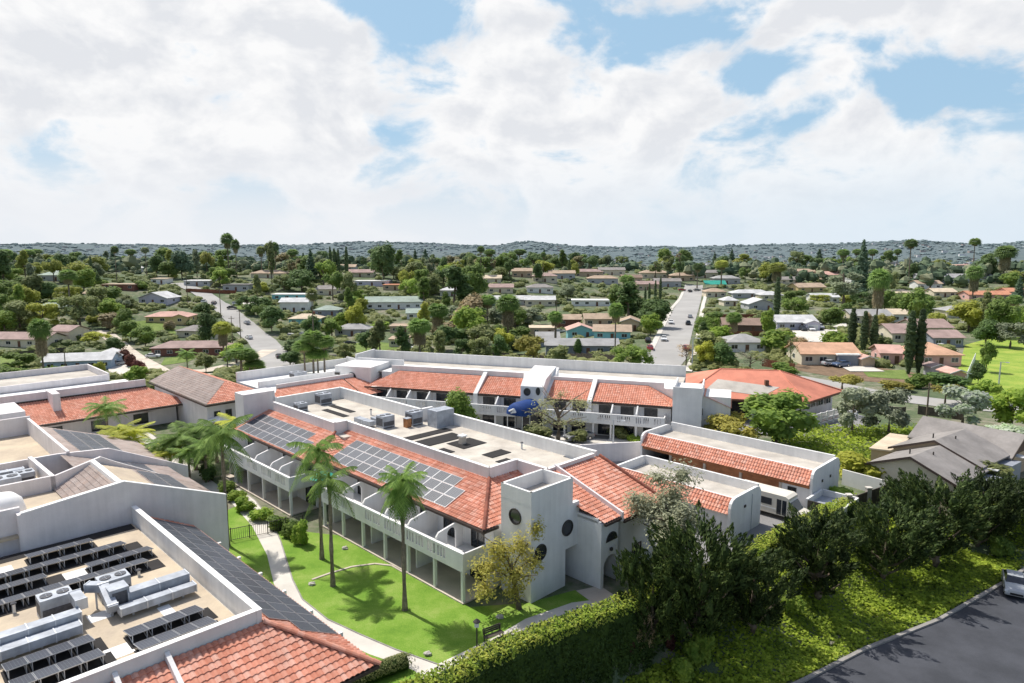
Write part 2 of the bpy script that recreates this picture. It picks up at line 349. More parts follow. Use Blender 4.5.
# ------------------------------------------------------------------ world: Nishita sky with broken cumulus
SUN_AZ = (-0.755, 0.655); SUN_EL = 58.0
def make_world():
    w = bpy.data.worlds.new('World'); SC.world = w; w.use_nodes = True; t = w.node_tree; L = t.links
    bg = t.nodes['Background']; bg.inputs['Strength'].default_value = .1
    sky = N(t, 'ShaderNodeTexSky', sky_type='NISHITA'); sky.sun_disc = False; sky.sun_elevation = R_(SUN_EL)
    sky.sun_rotation = math.atan2(SUN_AZ[0], SUN_AZ[1]); sky.altitude = 150; sky.air_density = 1.0; sky.dust_density = 1.6; sky.ozone_density = 1.2
    tc = N(t, 'ShaderNodeTexCoord'); sep = N(t, 'ShaderNodeSeparateXYZ'); L.new(tc.outputs['Generated'], sep.inputs[0])
    def mth(op, a, b=None, clamp=False):
        n = N(t, 'ShaderNodeMath', operation=op, use_clamp=clamp)
        for i, x in enumerate((a, b)):
            if x is None: continue
            if isinstance(x, (int, float)): n.inputs[i].default_value = x
            else: L.new(x, n.inputs[i])
        return n.outputs[0]
    el = mth('ARCSINE', sep.outputs['Z']); az = mth('ARCTAN2', sep.outputs['X'], sep.outputs['Y'])
    # cloud coordinates: flatten towards the horizon
    cv = N(t, 'ShaderNodeCombineXYZ')
    dz = mth('ADD', mth('MAXIMUM', sep.outputs['Z'], 0.0), .16)
    dz = mth('ADD', mth('MULTIPLY', mth('MAXIMUM', sep.outputs['Z'], 0.0), .55), .30)
    L.new(mth('MULTIPLY', az, 4.0), cv.inputs[0]); L.new(mth('MULTIPLY', dz, 1.0), cv.inputs[1])
    L.new(mth('MULTIPLY', el, 6.5), cv.inputs[2])
    def noi(scale, det, off):
        mp = N(t, 'ShaderNodeMapping'); mp.inputs['Location'].default_value = off; L.new(cv.outputs[0], mp.inputs['Vector'])
        n = N(t, 'ShaderNodeTexNoise', Scale=scale, Detail=det, Roughness=.56, Distortion=.25); L.new(mp.outputs[0], n.inputs['Vector']); return n.outputs['Fac']
    n1 = noi(1.75, 8.0, (3.1, .7, 0)); n1b = noi(1.75, 8.0, (3.18, .7, -.2)); n2 = noi(.8, 4.0, (9, 2, 3))
    # open blue gaps and solid banks (azimuth, elevation, size, weight) of this sky
    field = None
    gaps = [(395, 22, 62, 26, -.42), (345, 6, 40, 12, -.2), (470, 42, 36, 16, -.38), (565, 42, 42, 20, -.22), (690, 42, 60, 22, -.24), (655, 58, 26, 14, -.12), (905, 105, 50, 24, -.46),
            (975, 82, 45, 25, -.34), (870, 90, 45, 14, -.25), (745, 78, 35, 20, -.18), (785, 128, 30, 16, -.40), (105, 50, 36, 10, -.34), (12, 45, 26, 22, -.22), (228, 108, 26, 12, -.24), (215, 92, 60, 10, -.1),
            (345, 150, 60, 12, -.1), (40, 145, 20, 12, -.14), (120, 160, 40, 12, -.12), (380, 148, 22, 10, -.16), (560, 152, 90, 14, -.14), (640, 95, 30, 20, -.12), (910, 165, 110, 16, -.12),
            (230, 75, 210, 75, .30), (60, 120, 120, 70, .25), (330, 150, 180, 40, .22), (700, 160, 180, 30, .2), (490, 105, 60, 45, .25), (180, 15, 120, 30, .2), (300, 60, 190, 70, .1), (840, 30, 130, 48, .34), (620, 125, 85, 42, .38), (760, 105, 80, 35, .12), (960, 145, 75, 38, .34), (470, 12, 40, 12, .22), (150, 120, 150, 40, .10), (880, 135, 60, 30, .25), (520, 60, 40, 30, .14)]
    vec = N(t, 'ShaderNodeCombineXYZ'); L.new(az, vec.inputs[0]); L.new(el, vec.inputs[1])
    for (u, v, su, sv, wt) in gaps:
        a0 = math.atan((u - 512) / FPX); e0 = math.atan((248 - v) / math.hypot(FPX, u - 512))
        kx, ky = FPX * (1 + ((u - 512) / FPX) ** 2) / su, FPX / sv
        n = N(t, 'ShaderNodeVectorMath', operation='MULTIPLY_ADD'); n.inputs[1].default_value = (kx, ky, 0); n.inputs[2].default_value = (-a0 * kx, -e0 * ky, 0); L.new(vec.outputs[0], n.inputs[0])
        d = N(t, 'ShaderNodeVectorMath', operation='DOT_PRODUCT'); L.new(n.outputs[0], d.inputs[0]); L.new(n.outputs[0], d.inputs[1])
        g = mth('POWER', 1 / 2.718, d.outputs['Value'])
        m = N(t, 'ShaderNodeMath', operation='MULTIPLY_ADD'); L.new(g, m.inputs[0]); m.inputs[1].default_value = wt
        if field is not None: L.new(field, m.inputs[2])
        else: m.inputs[2].default_value = 0
        field = m.outputs[0]
    low = mth('MULTIPLY', mth('SUBTRACT', .30, el), .35)                 # more cover low down
    cov = mth('ADD', mth('ADD', mth('MULTIPLY', mth('SUBTRACT', n1, .5), 2.6), field), mth('ADD', mth('MULTIPLY', mth('MAXIMUM', low, 0.0), .5), .12))
    mask = N(t, 'ShaderNodeMapRange', interpolation_type='SMOOTHSTEP'); mask.inputs['From Min'].default_value = -.09; mask.inputs['From Max'].default_value = .30; L.new(cov, mask.inputs['Value'])
    # shading: underside grey where thick, lit edge from the slope of the noise
    edge = mth('MULTIPLY', mth('SUBTRACT', n1b, n1), 1.5)
    thick = N(t, 'ShaderNodeMapRange'); thick.inputs['From Min'].default_value = .15; thick.inputs['From Max'].default_value = .85; L.new(cov, thick.inputs['Value'])
    sh = mth('ADD', mth('SUBTRACT', 1.0, mth('MULTIPLY', mth('MULTIPLY', thick.outputs[0], n2), .38)), edge)
    sh = mth('MINIMUM', mth('MAXIMUM', sh, .72), 1.1)
    ccol = N(t, 'ShaderNodeMixRGB'); ccol.inputs[1].default_value = (7.8, 8.0, 8.4, 1); ccol.inputs[2].default_value = (9.7, 9.7, 9.75, 1)
    mr = N(t, 'ShaderNodeMapRange'); mr.inputs['From Min'].default_value = .72; mr.inputs['From Max'].default_value = 1.05; L.new(sh, mr.inputs['Value']); L.new(mr.outputs[0], ccol.inputs[0])
    # blue of the clear sky lifted to the pale daylight blue, then haze towards the horizon
    skb = N(t, 'ShaderNodeMixRGB'); skb.inputs[0].default_value = .75; skb.inputs[2].default_value = (4.3, 6.7, 8.9, 1); L.new(sky.outputs[0], skb.inputs[1])
    m1 = N(t, 'ShaderNodeMixRGB'); L.new(mask.outputs[0], m1.inputs[0]); L.new(skb.outputs[0], m1.inputs[1]); L.new(ccol.outputs[0], m1.inputs[2])
    hz = N(t, 'ShaderNodeMapRange', interpolation_type='SMOOTHSTEP'); hz.inputs['From Min'].default_value = .015; hz.inputs['From Max'].default_value = .17; hz.inputs['To Min'].default_value = .92; hz.inputs['To Max'].default_value = 0.0
    L.new(el, hz.inputs['Value'])
    hcol = N(t, 'ShaderNodeMixRGB'); hcol.inputs[1].default_value = (8.6, 8.85, 9.25, 1); hcol.inputs[2].default_value = (7.3, 8.3, 9.2, 1)
    am = N(t, 'ShaderNodeMapRange'); am.inputs['From Min'].default_value = -.2; am.inputs['From Max'].default_value = .5; L.new(az, am.inputs['Value']); L.new(am.outputs[0], hcol.inputs[0])
    m2 = N(t, 'ShaderNodeMixRGB'); L.new(hz.outputs[0], m2.inputs[0]); L.new(m1.outputs[0], m2.inputs[1]); L.new(hcol.outputs[0], m2.inputs[2])
    fr = N(t, 'ShaderNodeMapRange', interpolation_type='SMOOTHSTEP'); fr.inputs['From Min'].default_value = -.35; fr.inputs['From Max'].default_value = .5; fr.inputs['To Min'].default_value = .0; fr.inputs['To Max'].default_value = 1.0
    L.new(mth('SUBTRACT', mth('SUBTRACT', mth('MULTIPLY', sep.outputs['Y'], .8), mth('MULTIPLY', mth('MINIMUM', mth('ADD', sep.outputs['X'], mth('MULTIPLY', mth('MAXIMUM', sep.outputs['Y'], 0.0), 1.2)), 0.0), .75)), mth('MULTIPLY', mth('MAXIMUM', mth('SUBTRACT', el, .5), 0.0), .9)), fr.inputs['Value'])
    back = N(t, 'ShaderNodeMixRGB', blend_type='MULTIPLY'); back.inputs[0].default_value = 1; back.inputs[2].default_value = (2.1, 1.85, 1.65, 1); L.new(sky.outputs[0], back.inputs[1])  # sky out of view, its brightness and tint shaped to set wall shade
    m3 = N(t, 'ShaderNodeMixRGB'); L.new(fr.outputs[0], m3.inputs[0]); L.new(back.outputs[0], m3.inputs[1]); L.new(m2.outputs[0], m3.inputs[2])
    L.new(m3.outputs[0], bg.inputs['Color'])
    sd = bpy.data.lights.new('sun', 'SUN'); sd.energy = 5.0; sd.angle = R_(.53); sd.color = (1.0, .955, .88)
    so = bpy.data.objects.new('sun', sd); COL.objects.link(so)
    d = Vector((SUN_AZ[0] * math.cos(R_(SUN_EL)), SUN_AZ[1] * math.cos(R_(SUN_EL)), math.sin(R_(SUN_EL))))
    so.rotation_euler = d.to_track_quat('Z', 'Y').to_euler(); so.location = (-60, 60, 90)
    cd = bpy.data.cameras.new('camera'); cd.sensor_width = 36.0; cd.lens = 36.0 * FPX / 1024; cd.clip_end = 20000; cd.clip_start = .5
    co = bpy.data.objects.new('camera', cd); COL.objects.link(co); co.location = (0, 0, CAM_H); co.rotation_euler = (math.pi / 2 - PITCH, 0, 0)
    SC.camera = co
    SC.view_settings.view_transform = 'Standard'; SC.view_settings.look = 'None'; SC.view_settings.exposure = 0
    try:
        SC.cycles.use_denoising = True; SC.cycles.denoiser = 'OPENIMAGEDENOISE'; SC.cycles.max_bounces = 6; SC.cycles.diffuse_bounces = 3
        SC.cycles.transmission_bounces = 3; SC.cycles.use_adaptive_sampling = True; SC.cycles.adaptive_threshold = .02
    except Exception: pass
make_world()
# ================================================================== shared building parts
def win(root, fr, p, q, z, w, h, face, mats=('frame', 'glass'), name='window', mull=1, sub=True, d=.07):
    """framed window on a wall; p,q,z centre of the sill, face '+p' '-p' '+q' '-q'"""
    a = MB(fr); g = MB(fr); s = 1 if face[0] == '+' else -1; t = .07
    def bx(mb, a0, a1, z0, z1, d0, d1):
        if face[1] == 'q': mb.box(p + a0, p + a1, q + s * d0, q + s * d1, z0, z1)
        else: mb.box(p + s * d0, p + s * d1, q + a0, q + a1, z0, z1)
    bx(a, -w / 2, w / 2, z, z + t, -.02, d); bx(a, -w / 2, w / 2, z + h - t, z + h, -.02, d)
    for k in range(mull + 2):
        x = -w / 2 + t / 2 + (w - t) * k / (mull + 1); bx(a, x - t / 2, x + t / 2, z + t, z + h - t, -.02, d)
    bx(g, -w / 2 + t * .5, w / 2 - t * .5, z + t * .5, z + h - t * .5, -.02, .02)
    o = a.build(name, M[mats[0]], root); g.build('pane', M[mats[1]], o); return o
def part(root, name, mat, mb, lab=None, smooth=False):
    o = mb.build(name, M[mat] if isinstance(mat, str) else [M[x] for x in mat], root, smooth)
    if lab: o['label'] = lab
    return o
def flat_panel(owner, fr, p, q, z, dp, dq, dz, w, legs=None):
    """solar panel: low edge at (p,q,z), runs w along the row and (dp,dq,dz) up its tilt"""
    f = MB(fr)
    L = math.hypot(dp, dq); ax = (-dq / L * w, dp / L * w) if False else (w[0], w[1])
    c = [(p, q, z), (p + ax[0], q + ax[1], z), (p + ax[0] + dp, q + ax[1] + dq, z + dz), (p + dp, q + dq, z + dz)]
    f.slab(c, (0, 0, .045))
    root = f.build('solar_panel', M['alu'], owner)
    g = MB(fr)
    def pt(s, t, h): return (c[0][0] + ax[0] * s + dp * t, c[0][1] + ax[1] * s + dq * t, c[0][2] + dz * t + h)
    i = [g.V(*pt(s, t, .052)) for s, t in ((.028, .028), (.972, .028), (.972, .972), (.028, .972))]
    g.F(i, ((0, 0), (1, 0), (1, 1), (0, 1))); g.build('cell_sheet', M['solar'], root)
    if legs is not None:
        for s in (.12, .88):
            b = MB(fr); a = pt(s, .96, 0); b.tube([(a[0], a[1], legs), (a[0], a[1], a[2])], .03, 5); d = pt(s, .05, 0); b.tube([(a[0], a[1], legs + .04), (d[0], d[1], d[2])], .025, 5)
            b.build('support_leg', M['steel'], root)
    return root
ORD = ['first', 'second', 'third', 'fourth', 'fifth', 'sixth', 'seventh', 'eighth', 'ninth', 'tenth', 'eleventh', 'twelfth', 'thirteenth', 'fourteenth', 'fifteenth', 'sixteenth', 'seventeenth', 'eighteenth', 'nineteenth', 'twentieth', 'twenty-first', 'twenty-second', 'twenty-third', 'twenty-fourth', 'twenty-fifth', 'twenty-sixth', 'twenty-seventh', 'twenty-eighth']
def condenser(label, p, q, z, w=1.9, d=1.3, h=1.5, fr=PQ, group='rooftop cooling units'):
    t = thing('condenser_unit', label, 'air conditioner', fr(p, q, z), group)
    c = MB(fr); c.box(p - d / 2, p + d / 2, q - w / 2, q + w / 2, z + .12, z + h); part(t, 'casing', 'hvac', c)
    g = MB(fr)
    for s in (-1, 1): g.box(p - d / 2 + .08, p + d / 2 - .08, q + s * w / 2 - .01, q + s * w / 2 + .02, z + .3, z + h - .25)
    g.box(p + d / 2 - .01, p + d / 2 + .02, q - w / 2 + .1, q + w / 2 - .1, z + .3, z + h * .55)
    part(t, 'coil_grille', 'hvacdark', g)
    for s in (-.25, .25):
        f = MB(fr); n = 20; cx, cy = p, q + s * w
        f.prism([(cx + math.cos(k * 2 * math.pi / n) * w * .19, cy + math.sin(k * 2 * math.pi / n) * w * .19) for k in range(n)], z + h, z + h + .05); fo = part(t, 'fan', 'hvacdark', f)
        b = MB(fr)
        for k in range(6):
            a = k * math.pi / 3; b.tube([(cx, cy, z + h + .07), (cx + math.cos(a) * w * .2, cy + math.sin(a) * w * .2, z + h + .07)], .012, 4)
        b.build('fan_guard', M['steel'], fo)
    b = MB(fr); b.box(p - d / 2, p + d / 2, q - w / 2, q - w / 2 + .1, z, z + .12); b.box(p - d / 2, p + d / 2, q + w / 2 - .1, q + w / 2, z, z + .12); part(t, 'skid', 'steel', b)
    return t
def duct(label, pts, w, h, name='roof_duct', mat='hvac', fr=PQ, legs=None):
    """rectangular sheet duct through frame points (bottom centre), flanges every 1.2 m"""
    t = thing(name, label, 'duct', fr(*pts[0]), 'rooftop ducts'); b = MB(fr); f = MB(fr)
    for i in range(len(pts) - 1):
        a = Vector(pts[i]); c = Vector(pts[i + 1]); d = c - a; L = d.length; d.normalize(); sd = Vector((-d.y, d.x, 0)); sd = sd.normalized() if sd.length > 1e-3 else Vector((1, 0, 0)); up = sd.cross(d) * -1 if False else d.cross(sd) * -1
        up = sd.cross(d); up = up if up.z > 0 or abs(up.z) < 1e-3 else -up
        if i: a = a - d * w * .25
        def sect(mb, c0, c1, e):
            k = [c0 - sd * (w / 2 + e) - up * e, c0 + sd * (w / 2 + e) - up * e, c0 + sd * (w / 2 + e) + up * (h + e), c0 - sd * (w / 2 + e) + up * (h + e)]
            mb.slab([tuple(x) for x in k], tuple(c1 - c0))
        sect(b, a, c, 0)
        m = int(L / 1.2)
        for j in range(m + 1):
            x = a + d * (L * j / max(m, 1)); sect(f, x - d * .03, x + d * .03, .035)
        if legs is not None:
            for j in range(max(m, 1)):
                x = a + d * (L * (j + .5) / max(m, 1)); f.box(x.x - .05, x.x + .05, x.y - .05, x.y + .05, legs, x.z)
    part(t, 'casing', mat, b); part(t, 'flange', 'steel', f); return t
def vent_pipe(label, p, q, z, h=.7, r=.1, fr=PQ):
    t = thing('vent_pipe', label, 'vent', fr(p, q, z), 'roof vents'); b = MB(fr); b.tube([(p, q, z), (p, q, z + h)], r, 8); part(t, 'pipe', 'steel', b)
    c = MB(fr); c.tube([(p, q, z + h), (p, q, z + h + .06), (p, q, z + h + .16)], [r * 1.7, r * 1.7, .02], 8); part(t, 'cap', 'hvacdark', c); return t
def rail_wall(mb, p0, p1, q, z0, z1, th=.3, axis='p', slots=(), sw=.25, sz=(.15, .3)):
    """solid balcony parapet with real slots at the given stations"""
    def bx(a0, a1, c0, c1):
        if axis == 'p': mb.box(a0, a1, q - th / 2, q + th / 2, c0, c1)
        else: mb.box(q - th / 2, q + th / 2, a0, a1, c0, c1)
    lo, hi = z0 + sz[0] + .35, z1 - sz[1] * .7
    bx(p0, p1, z0, lo); bx(p0, p1, hi, z1); x = p0
    for s in sorted(slots):
        bx(x, s - sw / 2, lo, hi); x = s + sw / 2
    bx(x, p1, lo, hi)
# ================================================================== near building with the solar roof (left foreground)
def near_building():
    t = thing('solar_roof_building', 'white flat-roofed building in the left foreground with rooftop panels and red tiled hip', 'building', PQ(-48, 10, 0))
    w = MB(PQ); w.box(-59.7, -37.1, -14, 16.0, 0, 6.5); w.box(-59.7, -34, 16.0, 19.6, 0, 5.1); w.box(-37.1, -33, -14, 19.6, 0, 5.1); part(t, 'wall', 'white', w)
    d = MB(PQ); d.box(-59.6, -37.2, -14, 15.7, 6.5, 6.7); part(t, 'roof_deck', 'deck', d)
    d = MB(PQ); d.box(-59.58, -58.3, 3.0, 15.6, 6.69, 6.716); part(t, 'dark_mat_and_shade', 'dark', d)  # near-black sheet standing for the gable wall's shadow on the deck
    d = MB(PQ)
    for (a, b, c, e) in ((-53.4, -52.2, 9.0, 11.3), (-41.2, -39.9, 8.9, 10.2), (-57.6, -56.3, 3.5, 7.3), (-46.0, -44.9, 9.2, 10.4), (-44, -41, 12.6, 13.3)):
        d = MB(PQ); d.box(a, b, c, e, 6.68, 6.712); part(t, 'roof_coating_patch', 'patch', d)
    e = MB(PQ); e.seg(-59.9, 16.0, -36.9, 16.0, 6.5, 8.0, .3); part(t, 'parapet', 'white', e)
    e = MB(PQ); e.seg(-37.1, -14, -37.1, 15.85, 6.5, 8.0, .3); part(t, 'parapet', 'white', e)
    e = MB(PQ); e.seg(-59.9, 16.0, -36.9, 16.0, 8.0, 8.05, .38); e.seg(-37.1, -14, -37.1, 15.8, 8.0, 8.05, .38); part(t, 'coping', 'trim', e)
    E = 4.95
    r = MB(PQ); r.tiles([(-59.8, 16.2, 7.2), (-36.8, 16.2, 7.2), (-31.6, 20.5, E), (-59.8, 20.5, E)]); part(t, 'tile_roof', 'tile', r)
    r = MB(PQ)
    r.tiles([(-36.9, 16.1, 7.2), (-31.6, 20.5, E), (-31.6, -14, E), (-36.9, -14, 7.2)]); part(t, 'tile_roof', 'tile', r)
    c = MB(PQ); c.caps((-36.8, 16.2, 7.3), (-31.5, 20.6, 5.02), .17); part(t, 'ridge_cap', 'tile', c)
    f = MB(PQ); f.box(-59.8, -31.6, 20.45, 20.6, E - .22, E - .02); f.box(-31.65, -31.5, -14, 20.6, E - .22, E - .02); part(t, 'gutter', 'fascia', f)
    f = MB(PQ); f.box(-59.8, -31.8, 19.6, 20.4, E - .3, E - .2); f.box(-33, -31.8, -14, 19.6, E - .3, E - .2); part(t, 'soffit', 'brown', f)
    for q in (10.9, 8.4):
        dv = MB(PQ); dv.slab([(-36.9, q - .12, 7.05), (-31.5, q - .12, 4.8), (-31.5, q - .12, 5.3), (-36.9, q - .12, 7.7)], (0, .24, 0)); part(t, 'divider_wall', 'white', dv)
    for k in range(6):
        p = -57.2 + k * 3.9; fw = MB(PQ); fw.box(p, p + .25, 19.7, 21.75, 0, 4.0); part(t, 'fin_wall', 'white', fw)
        win(t, PQ, p + 2, 19.65, .2, 2.0, 2.1, '+q', name='sliding_door')
    # three rows of panels on the garden slope
    names = ('upper', 'middle', 'lower'); sl = (4.95 - 7.2) / (20.5 - 16.2)
    for r_ in range(3):
        for k in range(15):
            q = 16.72 + r_ * 1.24; z = 7.2 + sl * (q - 16.2) + .16; p = -58.9 + k * 1.55
            pe = p + 1.5
            if r_ == 0 and pe > -36.8: continue
            q2 = q + 1.2; z2 = 7.2 + sl * (q2 - 16.2) + .16
            flat_panel(t, PQ, p, q2, z2, 0, q - q2, z - z2, (1.5, 0))
    # tilted racks on the flat roof: (p, q0, q1, label of the rack)
    rows = [(-58.2, 8.2, 12.0, 'short rack right under the high wall'), (-55.9, 3.6, 14.4, 'long rear rack'), (-53.9, 3.4, 9.0, 'left middle rack'), (-53.5, 10.9, 14.6, 'right middle rack'), (-51.6, 2.8, 14.5, 'long rack behind the fan units'),
            (-42.2, 10.2, 14.4, 'right front rack beside the duct'), (-40.3, 10.2, 14.2, 'right front rack beside the parapet'), (-43.2, 4.6, 8.7, 'left front rack beside the duct'), (-41.2, 4.6, 8.7, 'left front rack by the tiled edge')]
    for (p, q0, q1, lab) in rows:
        n = max(1, round((q1 - q0) / 1.03)); mt_ = MB(PQ); mt_.box(p + .35, p + 2.0, q0 - .1, q1 + .5, 6.69, 6.722); part(t, 'dark_mat_and_shade', 'dark', mt_)  # near-black sheet under each row: rack shade put into its colour
        for k in range(n):
            qa = q0 + k * 1.03
            flat_panel(t, PQ, p, qa + 1.0, 6.93, 1.5, 0, .30, (0, -1.0), legs=6.7)
    condenser('white twin-fan rooftop unit left of centre on the sandy flat roof', -47.6, 8.0, 6.7, 1.75, 1.25, 1.35)
    condenser('white twin-fan rooftop unit beside the elbow duct on the sandy flat roof', -47.6, 11.2, 6.7, 1.75, 1.25, 1.35)
    duct('long pale duct with two stacked runs at the left picture edge', [(-44.9, -3, 7.1), (-44.9, 8.7, 7.1)], .8, .7, legs=6.7)
    duct('lower flat duct running along the left front panels', [(-44.0, -3, 6.95), (-44.0, 8.5, 6.95)], .8, .5, legs=6.7)
    duct('wide pale duct ending near the right parapet', [(-45.2, 11.3, 7.25), (-45.2, 14.9, 7.25)], .85, .65, legs=6.7)
    duct('lower duct below the wide right duct', [(-44.2, 10.6, 7.0), (-44.2, 15.0, 7.0)], .7, .45, legs=6.7)
    duct('elbow duct dropping from the right fan unit', [(-46.9, 9.6, 7.9), (-46.2, 10.3, 7.9), (-44.4, 10.3, 7.2)], .55, .5, legs=6.7)
    duct('short elbow duct beside the left fan unit', [(-46.8, 8.9, 7.6), (-45.3, 8.9, 7.6)], .6, .6, legs=6.7)
    u = thing('air_handler', 'boxy pale air handler between the two fan units', 'air handler', PQ(-45.6, 10.6, 6.7)); b = MB(PQ); b.box(-46.0, -44.9, 10.3, 11.4, 6.9, 8.3); part(u, 'casing', 'hvac', b); b = MB(PQ); b.box(-44.9, -44.86, 10.45, 11.25, 7.1, 8.1); part(u, 'louvre', 'hvacdark', b); b = MB(PQ); b.box(-46, -44.9, 10.3, 10.45, 6.7, 6.9); b.box(-46, -44.9, 11.25, 11.4, 6.7, 6.9); part(u, 'skid', 'steel', b)
    vent_pipe('short vent pipe in front of the left fan unit', -49.6, 6.2, 6.7, .6); vent_pipe('short vent pipe by the right rack legs', -49.4, 13.2, 6.7, .4)
    vent_pipe('low vent pipe next to the right long duct', -46.4, 13.9, 6.7, .45, .13)
def left_blocks():
    # stepped gabled block behind the near one
    t = thing('gabled_block', 'blue-grey shaded white gable wall block behind the flat solar roof', 'building', PQ(-65, 16, 0))
    w = MB(PQ); w.slab([(-60.1, 8.6, 0), (-60.1, 8.6, 9.4), (-60.1, 15.5, 10.15), (-60.1, 23.6, 6.9), (-60.1, 23.6, 0)], (-.35, 0, 0)); part(t, 'gable_wall', 'white2', w)
    w = MB(PQ); w.box(-61.2, -60.9, 5.8, 8.6, 0, 9.7); w.box(-61, -60.1, 8.3, 8.6, 0, 9.35); w.box(-61, -60.2, 5.6, 5.9, 0, 9.8); part(t, 'recess_wall', 'white2', w)
    w = MB(PQ); w.box(-60.45, -60.1, -14, 5.7, 0, 9.9); part(t, 'wall', 'white2', w)
    w = MB(PQ); w.box(-69.8, -61.2, -14, 22.5, 0, 6.1); part(t, 'wall', 'white2', w)
    r = MB(PQ); r.box(-69.8, -60.4, -14, 12.5, 7.5, 7.7); part(t, 'roof_deck', 'deck', r)
    r = MB(PQ); r.tiles([(-69.8, 12.5, 7.7), (-60.5, 12.5, 7.7), (-60.5, 15.6, 9.4), (-69.8, 15.6, 9.4)], sub=4); part(t, 'tile_roof', 'tile3', r)
    r = MB(PQ); r.tiles([(-69.8, 15.6, 9.4), (-60.5, 15.6, 9.4), (-60.5, 23.8, 6.0), (-69.8, 23.8, 6.0)], sub=4); part(t, 'tile_roof', 'tile3', r)
    c = MB(PQ); c.box(-69.9, -60.4, 15.4, 15.8, 9.2, 9.75); part(t, 'coping', 'trim', c)
    c = MB(PQ); c.slab([(-69.4, 16.0, 9.32), (-63, 16.0, 9.32), (-63, 18.6, 8.24), (-69.4, 18.6, 8.24)], (0, 0, .06)); part(t, 'tan_roof_sheet', 'deck', c)
    c = MB(PQ)
    for a, b, cc, e in ((8.5, 9.39, 15.5, 10.14), (15.5, 10.14, 23.65, 6.89)): c.slab([(-60.08, a, b), (-60.08, cc, e), (-60.08, cc, e + .08), (-60.08, a, b + .08)], (-.42, 0, 0))
    part(t, 'coping', 'trim', c)
    for k in range(5):
        for j in range(2):
            q = 18.9 + j * 1.5; z = 9.4 - (q - 15.6) * .415 + .14; q2 = q + 1.4; z2 = 9.4 - (q2 - 15.6) * .415 + .14
            flat_panel(t, PQ, -69.2 + k * 1.75, q2, z2, 0, q - q2, z - z2, (1.65, 0))
    t = thing('gabled_block', 'middle white gabled block with a slanted coping behind the first gable', 'building', PQ(-75, 16, 0))
    w = MB(PQ); w.slab([(-70.0, 12.4, 0), (-70.0, 12.4, 8.9), (-70.0, 16.3, 9.9), (-70.0, 17.6, 9.1), (-70.0, 24.5, 5.3), (-70.0, 24.5, 0)], (-.3, 0, 0)); part(t, 'gable_wall', 'white2', w)
    w = MB(PQ); w.box(-70.3, -70, -14, 12.4, 0, 9.0); part(t, 'wall', 'white2', w)
    w = MB(PQ); w.box(-79.8, -70.3, -14, 23.6, 0, 5.0); part(t, 'wall', 'white2', w)
    r = MB(PQ); r.box(-79.8, -70.3, -14, 12.4, 7.3, 7.5); part(t, 'roof_deck', 'deck', r)
    r = MB(PQ); r.tiles([(-79.8, 15.0, 8.1), (-70.3, 15.0, 8.1), (-70.3, 25.0, 4.6), (-79.8, 25.0, 4.6)], sub=4); part(t, 'tile_roof', 'tile3', r)
    c = MB(PQ); c.slab([(-79.8, 12.3, 7.4), (-70.0, 12.3, 7.4), (-70.0, 12.3, 9.0), (-79.8, 12.3, 8.6)], (0, .35, 0)); part(t, 'parapet', 'white2', c)
    for k in range(5):
        for j in range(2):
            q = 19.4 + j * 1.6; z = 8.1 - (q - 15) * .35 + .14; q2 = q + 1.5; z2 = 8.1 - (q2 - 15) * .35 + .14
            flat_panel(t, PQ, -79.2 + k * 1.75, q2, z2, 0, q - q2, z - z2, (1.65, 0))
    t = thing('gabled_block', 'rear white gabled block with a long sloping parapet beside the palms', 'building', PQ(-90, 18, 0))
    w = MB(PQ); w.slab([(-80.0, 14.8, 0), (-80.0, 14.8, 8.3), (-80.0, 19.5, 7.9), (-80.0, 27.3, 4.2), (-80.0, 27.3, 0)], (-.3, 0, 0)); part(t, 'gable_wall', 'white2', w)
    w = MB(PQ); w.box(-99.8, -80.3, -14, 25.5, 0, 3.5); w.box(-80.3, -80, -14, 14.8, 0, 8.3); w.box(-99.8, -99.5, -14, 16, 0, 8.6); part(t, 'wall', 'white2', w)
    r = MB(PQ); r.box(-99.6, -80.3, -14, 15.6, 6.2, 6.4); part(t, 'roof_deck', 'deck', r)
    r = MB(PQ); r.tiles([(-99.6, 15.8, 7.4), (-80.3, 15.8, 7.4), (-80.3, 27.0, 3.4), (-99.6, 27.0, 3.4)], sub=3); part(t, 'tile_roof', 'tile3', r)
    c = MB(PQ); c.slab([(-99.6, 15.6, 6.2), (-80.0, 15.6, 6.2), (-80.0, 15.6, 8.4), (-99.6, 15.6, 8.4)], (0, .3, 0)); part(t, 'parapet', 'white2', c)
    for k in range(10):
        for j in range(3):
            q = 18.0 + j * 1.7; z = 7.4 - (q - 15.8) * .357 + .14; q2 = q + 1.6; z2 = 7.4 - (q2 - 15.8) * .357 + .14
            flat_panel(t, PQ, -98.6 + k * 1.75, q2, z2, 0, q - q2, z - z2, (1.65, 0))
    condenser('grey rooftop unit behind the left parapet of the middle block', -73.4, 9.5, 7.5, 2.2, 1.6, 1.3)
    condenser('low rooftop unit nearest the slanted coping', -75.2, 11.2, 7.5, 1.5, 1.4, 1.0)
    condenser('rooftop unit in the shade at the left picture edge', -74.4, 6.6, 7.5, 2.0, 1.5, 1.2)
    duct('pale duct run behind the middle gable parapet', [(-76.5, 4, 7.9), (-76.5, 11.4, 7.9)], .8, .6, legs=7.5)
    d = thing('skylight_dome', 'bright white roof dome cut by the left picture edge', 'skylight', PQ(-66, 4.7, 7.7)); b = MB(PQ)
    cx_, cy_ = G(2, 500, 9.4); k_ = math.sqrt(.5); pd, qd = (cx_ - cy_) * k_, (cx_ + cy_) * k_; b.tube([(pd, qd, 7.7), (pd, qd, 8.4), (pd, qd, 9.3), (pd, qd, 9.8), (pd, qd, 9.95)], [1.5, 1.5, 1.3, .8, .05], 20); part(d, 'dome', 'patch', b, smooth=True)
